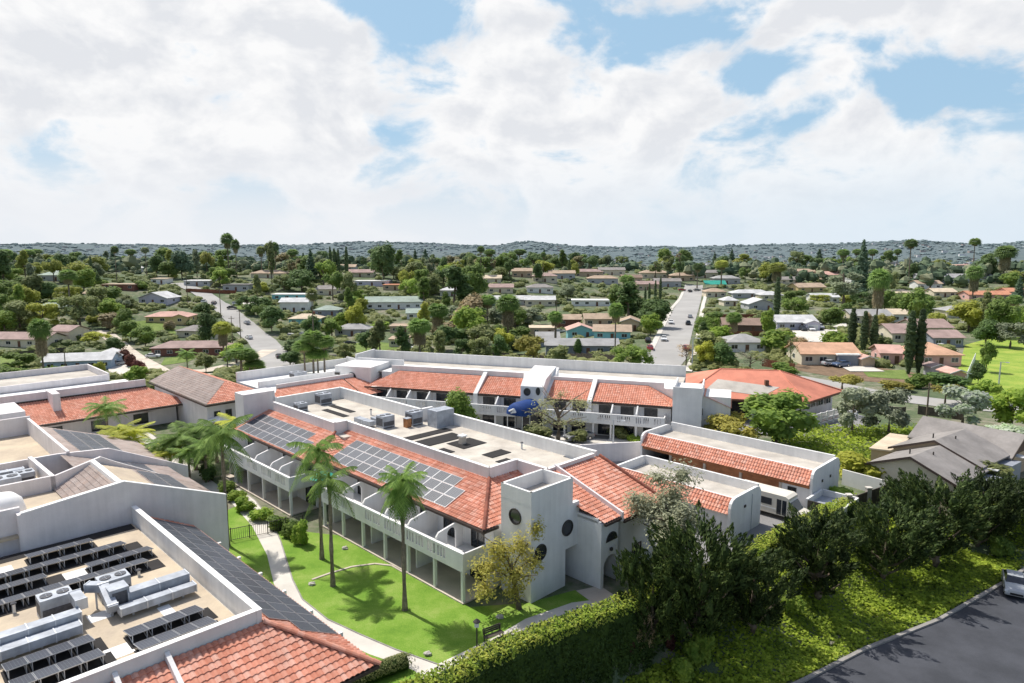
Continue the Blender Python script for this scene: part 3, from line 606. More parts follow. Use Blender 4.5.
    # small white boxes at the far left
    t = thing('white_flat_building', 'small white box building with a curved shadow at the left edge', 'building', PQ(-104, 12, 0))
    w = MB(PQ); w.box(-108, -101, 4, 15.8, 0, 9.0); part(t, 'wall', 'white2', w); win(t, PQ, -101, 9.2, 5.5, 1.0, 1.4, '+p')
    # long low red roof wing across the left
    t = thing('long_tiled_wing', 'long low wing with an orange tiled slope across the left side', 'building', PQ(-121, 25, 0))
    w = MB(PQ); w.box(-131, -119.5, -12, 39.5, 0, 3.6); part(t, 'wall', 'white2', w)
    w = MB(PQ); w.box(-124.6, -124.3, -12, 36.5, 3.6, 7.0); part(t, 'parapet', 'white2', w)
    r = MB(PQ); r.tiles([(-124.2, -12, 5.6), (-124.2, 36.5, 5.6), (-117.6, 41.5, 3.3), (-117.6, -12, 3.3)], W=.36, sub=4); part(t, 'tile_roof', 'tile2', r)
    f = MB(PQ); f.box(-117.7, -117.4, -12, 41.6, 3.05, 3.28); f.box(-124.3, -124.15, -12, 36.6, 5.62, 5.86); part(t, 'fascia', 'fascia', f)
    r = MB(PQ); r.box(-136, -124.6, -12, 36.5, 5.2, 5.4); part(t, 'flat_roof', 'patch', r)
    for k in range(6): win(t, PQ, -119.5, 4 + k * 6, .6, 2.2, 1.7, '+p')
    w = MB(PQ); w.box(-125.4, -120.6, 22.4, 23.4, 3.6, 7.1); part(t, 'divider_wall', 'white2', w)
    t = thing('white_flat_building', 'white parapet roofs behind the long orange wing', 'building', PQ(-142, 25, 0))
    w = MB(PQ); w.box(-150, -136.2, -8, 34, 0, 5.6); part(t, 'wall', 'white2', w); r = MB(PQ); r.box(-149.8, -136.4, -7.8, 33.8, 5.6, 5.7); part(t, 'flat_roof', 'deck2', r)
    w = MB(PQ); w.seg(-136.2, -8, -136.2, 34, 5.6, 6.6, .3); w.seg(-150, -8, -150, 34, 5.6, 6.8, .3); w.seg(-150, 34, -136.2, 34, 5.6, 6.8, .3); w.seg(-150, 12, -136.2, 12, 5.7, 6.5, .3); part(t, 'parapet', 'white2', w)
    t = thing('tiled_hall', 'white hall with a brown-red gabled tile roof left of the palms', 'building', PQ(-118, 44, 0))
    w = MB(PQ); w.box(-131, -107, 39.9, 49, 0, 5.2); part(t, 'wall', 'white2', w)
    r = MB(PQ); r.tiles([(-132, 44.5, 7.3), (-111, 44.5, 7.3), (-105.8, 39.4, 5.1), (-132, 39.4, 5.1)], W=.36, sub=4); part(t, 'tile_roof', 'tile3', r)
    r = MB(PQ); r.tiles([(-132, 44.5, 7.3), (-111, 44.5, 7.3), (-105.8, 49.6, 5.1), (-132, 49.6, 5.1)], W=.36, sub=4); r.tiles([(-111, 44.5, 7.3), (-105.8, 39.4, 5.1), (-105.8, 49.6, 5.1)], W=.36, sub=4); part(t, 'tile_roof', 'tile2', r)
    f = MB(PQ); f.box(-132, -105.7, 39.2, 39.4, 4.8, 5.05); f.box(-105.8, -105.6, 39.2, 49.7, 4.8, 5.05); part(t, 'fascia', 'fascia', f)
    for q in (41.4, 43.2): win(t, PQ, -107, q, 1.0, 1.0, 2.6, '+p')
    win(t, PQ, -107, 47, 2.6, 1.6, 1.3, '+p')
    t = thing('tiled_hall', 'white wing with an orange roof and blue-shaded flat roofs behind the main block', 'building', PQ(-108, 60, 0))
    w = MB(PQ); w.box(-122, -100, 51, 74, 0, 4.8); w.box(-100, -97, 56, 70, 0, 3.5); part(t, 'wall', 'white', w)
    r = MB(PQ); r.tiles([(-104, 50, 6.3), (-104, 62, 6.3), (-97.5, 62, 4.3), (-97.5, 45, 4.3)], W=.36, sub=4); part(t, 'tile_roof', 'tile2', r)
    r = MB(PQ); r.tiles([(-104, 62.3, 6.3), (-104, 74, 6.3), (-97.5, 74, 4.3), (-97.5, 62.3, 4.3)], W=.36, sub=4); part(t, 'tile_roof', 'tile2', r)
    r = MB(PQ); r.box(-121.8, -104.2, 51, 74, 4.8, 4.95); part(t, 'flat_roof', 'patch', r)
    w = MB(PQ); w.seg(-104.2, 50, -104.2, 74, 4.8, 7.0, .3); w.seg(-122, 51, -122, 74, 4.8, 6.6, .3); w.seg(-122, 74, -104.2, 74, 4.8, 6.9, .3); w.seg(-113, 51, -113, 74, 4.9, 6.1, .3); part(t, 'parapet', 'white', w)
    condenser('white roof unit on the bright flat roof behind the tall palms', -116, 60, 4.95, 2.5, 2, 1.4); condenser('second white roof unit on the bright flat roof further right', -109, 67, 4.95, 2.5, 2, 1.4)
names3 = ('upper', 'middle', 'lower')
# ================================================================== main two-storey block
def main_block():
    t = thing('apartment_block', 'long two-storey white block with balconies, red tiled slope and solar panels beside the lawn', 'building', PQ(-60, 40, 0))
    fz, rz, ez = 2.75, 4.35, 5.8
    w = MB(PQ)
    w.box(-86, -67.6, 36.6, 51.4, 0, 5.6); w.box(-67.6, -40.2, 38.0, 53.3, 0, 5.6); w.box(-86, -67.6, 40.4, 51.4, 5.6, 7.2); w.box(-67.6, -45.2, 42.2, 53.3, 5.6, 7.2)
    part(t, 'wall', 'white', w)
    w = MB(PQ); w.box(-40.2, -38.4, 43.0, 53.2, 0, 5.7); w.box(-38.4, -36.3, 47.0, 53.2, 0, 5.7); w.box(-36.3, -34.2, 47.05, 53, 0, 5.6); part(t, 'rear_wall', 'white', w)
    d = MB(PQ); d.box(-86, -67.6, 40.3, 51.2, 7.2, 7.4); d.box(-67.6, -45.1, 42.1, 53, 7.2, 7.4); d.box(-45.1, -41.2, 46, 52.6, 7.2, 7.4); part(t, 'roof_deck', 'deck3', d)
    e = MB(PQ); c = MB(PQ)
    for (a, b, cc, dd, z0, z1) in ((-85, 40.35, -69.6, 40.35, 7.0, 8.75), (-69.7, 40.35, -69.7, 42.0, 7.0, 8.75), (-69.8, 42.1, -45.1, 42.1, 7.2, 8.65), (-45.1, 42.1, -45.1, 45.8, 7.0, 8.65), (-45.1, 45.8, -41.1, 45.8, 7.0, 8.6), (-41.1, 45.8, -41.1, 52.6, 6.8, 8.6),
                      (-86.9, 51.3, -67.5, 51.3, 7.0, 8.9), (-67.5, 51.3, -67.5, 53.1, 7.0, 8.9), (-67.5, 53.1, -41.1, 53.1, 6.8, 8.7), (-86.6, 41, -86.6, 51.3, 7.2, 8.9)):
        e.seg(a, b, cc, dd, z0, z1, .28); c.seg(a, b, cc, dd, z1, z1 + .06, .36)
    part(t, 'parapet', 'white', e); part(t, 'coping', 'trim', c)
    # tiled slopes
    r = MB(PQ); r.tiles([(-86, 40.2, 7.6), (-69.6, 40.2, 7.6), (-65.6, 35.3, ez), (-86, 35.3, ez)]); part(t, 'tile_roof', 'tile', r)
    r = MB(PQ); r.tiles([(-69.4, 42.0, 7.6), (-45.0, 42.0, 7.6), (-40.1, 36.8, 5.6), (-69.4, 36.8, 5.6)]); part(t, 'tile_roof', 'tile', r)
    r = MB(PQ); r.tiles([(-69.5, 40.2, 7.6), (-65.5, 35.3, ez), (-65.5, 40.2, 6.1)]); part(t, 'tile_roof', 'tile', r)
    r = MB(PQ); r.tiles([(-45.0, 42.0, 7.6), (-45.0, 45.7, 7.6), (-40.1, 45.7, 5.6), (-40.1, 36.8, 5.6)]); part(t, 'tile_roof', 'tile', r)
    r = MB(PQ); r.tiles([(-41.0, 43.3, 8.3), (-41.0, 46.7, 8.3), (-33.4, 46.7, 5.9), (-33.4, 44.5, 5.9)]); part(t, 'tile_roof', 'tile', r)
    r = MB(PQ); r.tiles([(-41.0, 46.9, 8.2), (-41.0, 53.4, 8.2), (-33.2, 53.4, 5.6), (-33.2, 46.9, 5.6)]); part(t, 'tile_roof', 'tile', r)
    for a_, b_ in (((-69.5, 40.3, 7.7), (-65.4, 35.2, 5.85)), ((-45, 42, 7.7), (-40.0, 36.7, 5.68)), ((-40.9, 53.4, 8.3), (-33.1, 53.4, 5.65))): k = MB(PQ); k.caps(a_, b_); part(t, 'ridge_cap', 'tilecap', k)
    k = MB(PQ); k.slab([(-41.1, 46.7, 7.6), (-33.2, 46.7, 5.5), (-33.2, 46.7, 6.35), (-41.1, 46.7, 8.85)], (0, .22, 0)); part(t, 'sloping_coping', 'white2', k)
    f = MB(PQ); f.box(-86, -65.5, 35.15, 35.32, ez - .2, ez - .01); f.box(-65.55, -65.4, 35.15, 36.8, ez - .2, ez - .01); part(t, 'gutter', 'fascia', f); f = MB(PQ); f.box(-65.4, -40.0, 36.63, 36.8, 5.36, 5.59); f.box(-40.1, -39.95, 36.63, 38.4, 5.36, 5.59); part(t, 'gutter', 'fascia', f); f = MB(PQ); f.box(-33.45, -33.25, 44.5, 46.7, 5.66, 5.88); part(t, 'gutter', 'fascia', f); f = MB(PQ); f.box(-33.25, -33.05, 46.9, 53.4, 5.36, 5.58); part(t, 'gutter', 'fascia', f)
    s = MB(PQ); s.box(-86, -65.6, 35.3, 36.6, ez - .22, ez - .12); s.box(-65.6, -40.1, 36.8, 38.0, 5.38, 5.46); part(t, 'soffit', 'white', s)
    # balconies: floor slab + slotted parapet
    def trip(x): return [x - .95, x - .55, x - .15, x + .4, x + .8, x + 1.2]
    b = MB(PQ); b.box(-86, -67.5, 33.5, 36.6, fz, fz + .22); rail_wall(b, -86, -67.4, 33.4, fz, rz, slots=[y for x in (-84, -80.2, -76.6, -73, -69.6) for y in trip(x)]); b.box(-67.56, -67.4, 33.48, 36.6, fz + .22, rz); part(t, 'balcony', 'white', b)
    b = MB(PQ); b.box(-62.5, -40.1, 34.6, 38.0, fz, fz + .22); rail_wall(b, -62.5, -40.0, 34.5, fz, rz, slots=[y for x in (-61, -57.5, -53.2, -50, -46.6, -43.6) for y in trip(x)]); b.box(-40.16, -40.0, 34.58, 38.0, fz + .22, rz); b.box(-62.5, -62.34, 34.58, 38, fz + .22, rz); part(t, 'balcony', 'white', b)
    p_ = MB(PQ); p_.box(-86, -67.5, 33.2, 36.6, 0, .12); part(t, 'patio_slab', 'conc2', p_); p_ = MB(PQ); p_.box(-62.5, -40, 34.3, 38.0, 0, .12); part(t, 'patio_slab', 'conc2', p_)
    def fin(p, q0, q1, top):
        m = MB(PQ); m.slab([(p, q1, fz + .2), (p, q0, fz + .2), (p, q0, rz + .12), (p, q0 + .3, rz + .5), (p, q1 - .5, top - .02), (p, q1, top)], (.2, 0, 0)); part(t, 'fin_wall', 'white', m)
        m = MB(PQ); m.box(p, p + .2, q0 + .9, q1, .12, fz); part(t, 'fin_wall', 'white', m)
    def arch(p, q0, q1, top):
        """privacy wall with an arched opening"""
        a0, a1, zs = q0 + 1.2, q1 - .8, rz - .1; cx = (a0 + a1) / 2; r = (a1 - a0) / 2
        pts = [(p, q0, fz + .22), (p, a0, fz + .22), (p, a0, zs + .2)] + [(p, cx - r * math.cos(i * math.pi / 10), zs + .2 + r * math.sin(i * math.pi / 10)) for i in range(1, 10)] + [(p, a1, zs + .2), (p, a1, fz + .22), (p, q1, fz + .22), (p, q1, top), (p, q0 + .3, rz + .55), (p, q0, rz + .2)]
        m = MB(PQ); m.slab(pts, (.18, 0, 0)); part(t, 'arched_privacy_wall', 'white', m)
    for p in (-86, -80.2, -76.3, -72.4): fin(p, 33.5, 36.6, 5.5)
    arch(-70.2, 33.5, 36.6, 5.45)
    for p in (-62.4, -55.2, -47.9): fin(p, 34.6, 38.0, 5.4)
    for p in (-58.8, -51.4, -43.9): arch(p, 34.6, 37.6, 5.4)
    for p in (-85.9, -82, -78.2, -74.3, -70.4, -67.7): m = MB(PQ); m.box(p, p + .25, 33.35, 33.6, 0, fz); part(t, 'column', 'white', m)
    for p in (-62.4, -58.7, -55.1, -51.4, -47.8, -44.0, -40.35): m = MB(PQ); m.box(p, p + .26, 34.4, 34.66, 0, fz); part(t, 'column', 'white', m)
    for p in (-84, -78.2, -74.3, -69): win(t, PQ, p, 36.6, fz + .25, 1.9, 2.1, '-q', name='sliding_door'); win(t, PQ, p, 36.6, .13, 2.1, 2.15, '-q', name='sliding_door')
    for p in (-60.4, -56.6, -53.0, -49.5, -46.0, -42.2): win(t, PQ, p, 38.0, fz + .25, 1.7, 2.1, '-q', name='sliding_door'); win(t, PQ, p, 38.0, .13, 2.0, 2.15, '-q', name='sliding_door')
    win(t, PQ, -64.5, 37.98, 1.0, 1.4, 1.3, '-q'); 
    for p in (-58.0, -50.6, -45.3, -47.2):
        m = MB(PQ); m.box(p, p + .16, 37.82, 38.0, fz + 1.9, fz + 2.2); part(t, 'wall_lamp', 'frame', m)
    # corner tower with round windows and a hollow parapet top
    w = MB(PQ); w.box(-39.7, -36.2, 38.4, 42.7, 0, 8.3); w.box(-39.7, -36.2, 42.7, 43.6, 3.3, 8.3); part(t, 'tower_wall', 'white', w, 'square stair tower with round windows')
    e = MB(PQ)
    for a in ((-39.7, 38.5, -36.2, 38.5), (-39.6, 38.4, -39.6, 43.6), (-39.7, 43.5, -36.2, 43.5), (-36.3, 38.4, -36.3, 43.6)): e.seg(*a, 8.3, 9.5, .22)
    part(t, 'tower_parapet', 'white', e); d = MB(PQ); d.box(-39.4, -36.5, 38.7, 43.3, 8.3, 8.34); part(t, 'tower_roof', 'deck2', d)
    for (c, n_, r) in (((-36.2, 42.9, 5.2), (1, 0), .62), ((-36.2, 39.5, 4.1), (1, 0), .62), ((-38.0, 38.4, 7.0), (0, -1), .6)):
        g = MB(PQ); g.ring(c, n_, r, .09, .1); o = part(t, 'round_window', 'frame', g); g = MB(PQ); g.disc(c, n_, r, .03); g.build('pane', M['glass'], o)
    # entry porch: recessed passage, arched doorway and half-round window
    w = MB(PQ); q0, q1, P = 43.4, 47.0, -33.6
    ar = [(44.9 + .0, 0)]; cx, rr, zs = 45.7, 1.0, 1.75
    pts = [(P, q0 + .9, 0), (P, cx - rr, 0), (P, cx - rr, zs)] + [(P, cx - rr * math.cos(i * math.pi / 14), zs + rr * math.sin(i * math.pi / 14)) for i in range(1, 14)] + [(P, cx + rr, zs), (P, cx + rr, 0), (P, q1, 0), (P, q1, 5.8), (P, q0 + .9, 5.8)]
    w.slab(pts, (-.4, 0, 0)); w.box(-36.2, -33.6, 46.7, 47.0, 0, 5.8); w.box(-38.4, -34, q0 + .9, q0 + 1.1, 0, 6.2); part(t, 'entry_wall', 'white', w)
    w = MB(PQ); w.box(-36.6, -36.2, 43.6, 44.5, 3.3, 7.2); w.box(-36.2, -33.7, 44.3, 44.5, 5.8, 6.0); part(t, 'entry_wall', 'white', w)
    w = MB(PQ); w.box(-38.4, -38.1, 44.5, 46.7, 0, 5.8); part(t, 'porch_back_wall', 'white', w); d = MB(PQ); d.box(-38.08, -38.02, 44.9, 46.4, 0, 2.4); part(t, 'door', 'frame', d)
    g = MB(PQ); cz = 4.0; pts = [(P + .01, 45.75 + .8 * math.cos(i * math.pi / 14), cz + .8 * math.sin(i * math.pi / 14)) for i in range(15)]; g.slab(pts, (.05, 0, 0)); o = part(t, 'half_round_window', 'frame', g)
    g = MB(PQ); g.slab([(P + .06, 45.75 + .68 * math.cos(i * math.pi / 14), cz + .08 + .62 * math.sin(i * math.pi / 14)) for i in range(15)], (.02, 0, 0)); g.build('pane', M['glass'], o)
    g = MB(PQ); g.box(P, P + .06, 45.2, 46.3, cz + .12, cz + .3); g.build('sill', M['wframe'], o)
    m = MB(PQ); m.box(P, P + .2, 45.5, 45.75, 3.15, 3.4); part(t, 'wall_lamp', 'frame', m)
    w = MB(PQ); w.box(-36, -33.9, 47.0, 53.2, 0, 5.5); part(t, 'wall', 'white', w); win(t, PQ, -33.9, 50, 1, 1.4, 1.3, '+p')
    # raised box at the far end of the slope
    w = MB(PQ); w.box(-88.6, -86.0, 36.7, 41.0, 0, 10.1); part(t, 'end_tower', 'white2', w); w = MB(PQ); w.seg(-88.6, 41, -85.7, 41, 8, 9.2, .28); part(t, 'parapet', 'white', w)
    # dark openings and kerbs on the flat roof
    d = MB(PQ)
    for (a, b, cc, e_) in ((-83, -77.5, 47.2, 48.1), (-81.5, -76, 45.3, 46.2), (-62.6, -61.2, 44.4, 51.2), (-60.4, -57.9, 43.6, 50.4), (-57.3, -54.4, 47.0, 50.4), (-56.2, -54.3, 43.6, 45.7), (-51.5, -49.9, 47.0, 49.8), (-48.8, -47.6, 46.4, 48)): d = MB(PQ); d.box(a, b, cc, e_, 7.38, 7.46); part(t, 'dark_mat_and_shade', 'dark', d)
    d = MB(PQ)
    for (a, b, cc, e_) in ((-60, -58.6, 43.0, 43.9), (-76, -74, 43, 44.5), (-72, -70.8, 47.5, 49)): d = MB(PQ); d.box(a, b, cc, e_, 7.39, 7.43); part(t, 'roof_coating_patch', 'patch', d)
    w = MB(PQ); w.box(-64.9, -63.1, 50.3, 53.0, 7.4, 9.5); part(t, 'screen_wall', 'hvac', w)
    # three rows of panels on each slope
    def arr(p0, n, qt, zt, slope, dq, w_, lab, skip=()):
        for j in range(3):
            for k in range(n):
                if (j, k) in skip: continue
                q = qt - j * dq; z = zt - slope * j * dq; q2 = q - dq + .045; z2 = z - slope * (dq - .045); off = .12
                flat_panel(t, PQ, p0 + k * w_, q2, z2 + off, 0, q - q2, z - z2, (w_ - .04, 0))
    arr(-85.4, 9, 39.0, 7.16, .367, 1.2, 1.72, 'the left lawn-side slope', skip=((0, 8),))
    arr(-65.9, 12, 40.9, 7.18, .385, 1.22, 1.68, 'the right lawn-side slope', skip=((0, 11),))
    # things on the flat roof
    condenser('dark cooling unit near the orange panel on the main flat roof', -68.2, 46.4, 7.4, 1.7, 1.5, 1.5, group='units on the main roof')
    condenser('pale cooling unit beside the concrete screen wall on the main roof', -66.7, 49.6, 7.4, 1.6, 1.5, 1.7, group='units on the main roof')
    condenser('pale roof unit in the far left corner of the main roof', -84.8, 47.5, 7.4, 1.8, 1.6, 1.5, group='units on the main roof')
    condenser('squat grey roof unit in front of the far parapet corner', -83.2, 43.2, 7.4, 1.4, 1.3, 1.1, group='units on the main roof')
    u = thing('rusty_cabinet', 'rusty orange cabinet beside a grey unit on the main roof', 'cabinet', PQ(-66.2, 48.2, 7.4)); b = MB(PQ); b.box(-66.6, -65.9, 47.9, 48.6, 7.4, 8.5); part(u, 'casing', 'rust', b); b = MB(PQ); b.box(-66.65, -65.85, 47.85, 48.65, 8.5, 8.56); part(u, 'lid', 'hvac', b)
    duct('low grey duct cluster on the main roof', [(-72.5, 45.2, 7.6), (-69.2, 45.2, 7.6)], .9, .5, legs=7.4)
    duct('second low duct left of the dark unit', [(-71.5, 46.8, 7.6), (-69.4, 46.8, 7.6)], .6, .4, legs=7.4)
    u = thing('roof_turret', 'small tan turret vent standing on a dark mat of the main roof', 'vent', PQ(-56, 48, 7.4)); b = MB(PQ); b.box(-56.3, -55.7, 47.9, 48.5, 7.4, 8.3); part(u, 'casing', 'conc2', b); b = MB(PQ); b.box(-56.4, -55.6, 47.8, 48.6, 8.3, 8.45); part(u, 'lid', 'patch', b)
    vent_pipe('thin vent pipe near the rear parapet of the main roof', -50, 51.5, 7.4); vent_pipe('thin vent pipe in the middle of the main roof', -74.5, 48.5, 7.4)
    u = thing('teal_parasol', 'teal parasol open on the recessed balcony under the tile roof', 'parasol', PQ(-64.3, 36, 0)); b = MB(PQ)
    n = 8; c = (-64.2, 35.6); tip = b.V(c[0], c[1], 5.35); ri = [b.V(c[0] + 1.5 * math.cos(i * math.pi / 4), c[1] + 1.5 * math.sin(i * math.pi / 4), 4.7) for i in range(n)]
    for i in range(n): b.F((tip, ri[i], ri[(i + 1) % n]))
    part(u, 'canopy', 'teal', b); b = MB(PQ); b.tube([(c[0], c[1], 0.1), (c[0], c[1], 5.3)], .03, 6); part(u, 'pole', 'wframe', b)
# ================================================================== rear balcony wing with the blue canopy
def back_wing():
    t = thing('balcony_wing', 'rear two-storey white wing with orange roofs, slotted balconies and a stair tower', 'building', BW(25, 5, 0))
    w = MB(BW); w.box(0, 51, .3, 12, 0, 5.2); w.box(0, 51, 4.3, 12, 5.2, 7.2); part(t, 'wall', 'white', w)
    r = MB(BW); r.box(-8, 52, 4.5, 16, 7.0, 7.15); part(t, 'flat_roof', 'deck2', r)
    e = MB(BW); e.seg(-8, 16, 52, 16, 5, 9.0, .3); e.seg(2, 4.4, 26.5, 4.4, 6.9, 8.4, .3); e.seg(31, 4.4, 49.5, 4.4, 6.9, 8.1, .3); e.seg(-8, 9, -8, 16, 5, 9.2, .3); e.seg(-8, 9, 2, 9, 5, 8.6, .3); part(t, 'parapet', 'white', e)
    for a, b, c in ((-.6, 19.4, 3.6), (20.2, 27.4, 0), (31.8, 38.2, 0), (39.2, 51.2, 0)):
        m = MB(BW)
        if c: m.tiles([(a, -.4, 5.4), (b, -.4, 5.4), (b, 4.2, 7.5), (a + 4.2, 4.2, 7.5)], W=.36, sub=4)
        elif b > 50: m.tiles([(a, -.4, 5.4), (b, -.4, 5.4), (b - 4.2, 4.2, 7.5), (a, 4.2, 7.5)], W=.36, sub=4); m.tiles([(b, -.4, 5.4), (b - 4.2, 4.2, 7.5), (b, 4.2, 5.4)], W=.36, sub=4)
        else: m.tiles([(a, -.4, 5.4), (b, -.4, 5.4), (b, 4.2, 7.5), (a, 4.2, 7.5)], W=.36, sub=4)
        part(t, 'tile_roof', 'tile2', m)
    m = MB(BW); m.box(-.8, 27.4, -.55, -.38, 5.12, 5.36); m.box(31.8, 51.3, -.55, -.38, 5.12, 5.36); part(t, 'gutter', 'fascia', m)
    for s in (19.45, 38.3):
        m = MB(BW); m.slab([(s, -.8, 2.8), (s, -.8, 5.5), (s, 4.4, 8.3), (s, 4.4, 2.8)], (.7, 0, 0)); part(t, 'divider_wall', 'white', m)
    def trip(x): return [x - .8, x - .5, x - .2, x + .3, x + .6, x + .9]
    b = MB(BW); b.box(-.5, 27, -2.1, .3, 2.5, 2.75); rail_wall(b, -.5, 27, -2.2, 2.5, 4.1, slots=[y for x in (3.5, 7.2, 10.8, 14.4, 18, 22, 25) for y in trip(x)], sw=.16); part(t, 'balcony', 'white', b)
    b = MB(BW); b.box(32, 50.3, -2.1, .3, 2.5, 2.75); rail_wall(b, 32, 50.3, -2.2, 2.5, 4.1, slots=[y for x in (34, 37, 41.2, 44.2, 47) for y in trip(x)] + [48.9, 49.3, 49.7], sw=.16); b.box(50.14, 50.3, -2.1, .3, 2.75, 4.1); part(t, 'balcony', 'white', b)
    for s in (4.2, 7.9, 11.5, 15.2, 23.6, 42.2, 46.0):
        m = MB(BW); m.slab([(s, -2.1, 2.75), (s, -2.1, 4.3), (s, -1.6, 4.6), (s, -.5, 5.3), (s, .3, 5.3), (s, .3, 2.75)], (.22, 0, 0)); part(t, 'fin_wall', 'white', m)
        m = MB(BW); m.box(s, s + .25, -2.2, -1.95, 0, 2.5); part(t, 'column', 'white', m)
    for s in (1.2, 35, 39.5, 50): m = MB(BW); m.box(s, s + .25, -2.2, -1.95, 0, 2.5); part(t, 'column', 'white', m)
    for s in (2.2, 6, 9.8, 13.4, 17, 21.8, 25.4, 33.8, 36.8, 41, 44.4, 48):
        win(t, BW, s, .3, 2.85, 2.0, 2.0, '-q', name='sliding_door'); win(t, BW, s, .3, .15, 2.2, 2.0, '-q', name='sliding_door')
    # porch tower with its slanted top
    m = MB(BW); m.slab([(27.5, -.6, 0), (27.5, -.6, 7.2), (27.5, 1.0, 8.3), (27.5, 7.5, 9.2), (27.5, 7.5, 0)], (3.8, 0, 0)); part(t, 'porch_tower', 'white', m)
    m = MB(BW); m.slab([(31.3, -.2, 5.5), (31.3, 7.3, 9.1), (31.3, 7.3, 7.5), (31.3, 4.2, 7.5), (31.3, 0, 5.4)], (.5, 0, 0)); part(t, 'side_parapet', 'white', m)
    for c, rx in (((28.6, -.6, 6.3), .5), ((30.4, -.6, 6.5), .28)):
        g = MB(BW); g.ring(c, (0, -1), .55, .08, .1, rx=rx); o = part(t, 'round_window', 'frame', g); g = MB(BW); g.disc(c, (0, -1), .55, .03, rx=rx); g.build('pane', M['glass'], o)
    m = MB(BW); m.box(27.6, 31.2, -.66, -.6, 0, 3.3); part(t, 'entrance_door', 'glass', m)
    # right stair tower
    m = MB(BW); m.box(51.3, 55.5, -1.4, 6.5, 0, 7.9); m.box(55.5, 59.5, .5, 6.5, 0, 7.2); part(t, 'stair_tower', 'white', m)
    m = MB(BW); m.seg(51.3, -1.3, 55.5, -1.3, 7.9, 8.7, .2); m.seg(55.4, -1.3, 55.4, 6.5, 7.9, 8.7, .2); m.seg(51.4, -1.3, 51.4, 6.5, 7.9, 8.7, .2); part(t, 'parapet', 'white', m)
    for c, n_, r in (((55.5, .6, 4.8), (1, 0), .45), ((59.5, 2.0, 5.2), (1, 0), .4)):
        g = MB(BW); g.ring(c, n_, r, .08, .1); o = part(t, 'round_window', 'frame', g); g = MB(BW); g.disc(c, n_, r, .03); g.build('pane', M['glass'], o)
    win(t, BW, 57.2, .5, 1.0, .9, 2.6, '-q', mats=('frame', 'glass'), mull=0)
    m = MB(BW); m.tiles([(59.6, .2, 5.6), (59.6, 6.5, 5.6), (55.6, 6.5, 7.2), (55.6, .2, 7.2)], W=.36, sub=3); part(t, 'tile_roof', 'tile2', m)
    # left stair tower with a round window
    m = MB(BW); m.box(-8, -.8, 1.8, 9, 0, 8.2); part(t, 'stair_tower', 'white', m)
    g = MB(BW); c = (-4.6, 1.8, 6.3); g.ring(c, (0, -1), .75, .1, .1); o = part(t, 'round_window', 'frame', g); g = MB(BW); g.disc(c, (0, -1), .75, .03); g.build('pane', M['glass'], o)
    for k in range(5): m = MB(BW); m.box(-8.0, -7.0, 1.66, 1.8, 3.6 + k * .75, 4.0 + k * .75); part(t, 'vent_louvre', 'frame', m)
    # blue barrel canopy to the drive
    u = thing('entrance_canopy', 'navy blue barrel canopy with a white emblem over the entrance of the rear wing', 'canopy', BW(29, -3, 0))
    b = MB(BW); K = 14; prof = []
    ax0 = Vector((29.3, -.7)); ax1 = Vector((27.7, -4.9)); d = (ax1 - ax0).normalized(); sd = Vector((-d.y, d.x))
    rings = []
    for tt, rr, zz in ((0, 1.95, 3.4), (.75, 1.95, 3.4), (.9, 1.8, 3.4), (.97, 1.35, 3.4), (1.0, .6, 3.4)):
        c = ax0 + (ax1 - ax0) * tt
        rings.append([b.V(c.x + sd.x * math.cos(i * math.pi / K) * rr, c.y + sd.y * math.cos(i * math.pi / K) * rr, zz + math.sin(i * math.pi / K) * rr * .95) for i in range(K + 1)])
    for A, B_ in zip(rings, rings[1:]):
        for i in range(K): b.F((A[i], A[i + 1], B_[i + 1], B_[i]))
    b.F(rings[-1]); part(u, 'canvas', 'blue', b, smooth=True)
    b = MB(BW); c = ax0 + (ax1 - ax0) * .985; v = c + d * .05
    for k, (x0, z0, x1, z1, th) in enumerate(((-.75, .5, .15, .95, .16), (.15, .95, .5, .4, .16), (-.4, .25, .45, .55, .12), (-.2, .85, .1, .3, .12))):
        o0 = ax0 + (ax1 - ax0) * (1.0 + .012) + d * .06
        b.tube([(o0.x + sd.x * x0, o0.y + sd.y * x0, 3.5 + z0), (o0.x + sd.x * x1, o0.y + sd.y * x1, 3.5 + z1)], th, 6)
    part(u, 'emblem', 'mark', b)
    for tt in (.5, .93):
        for s in (-1, 1):
            c = ax0 + (ax1 - ax0) * tt + sd * s * 1.45; b = MB(BW); b.tube([(c.x, c.y, 0), (c.x, c.y, 3.55)], .07, 6); part(u, 'post', 'wframe', b)
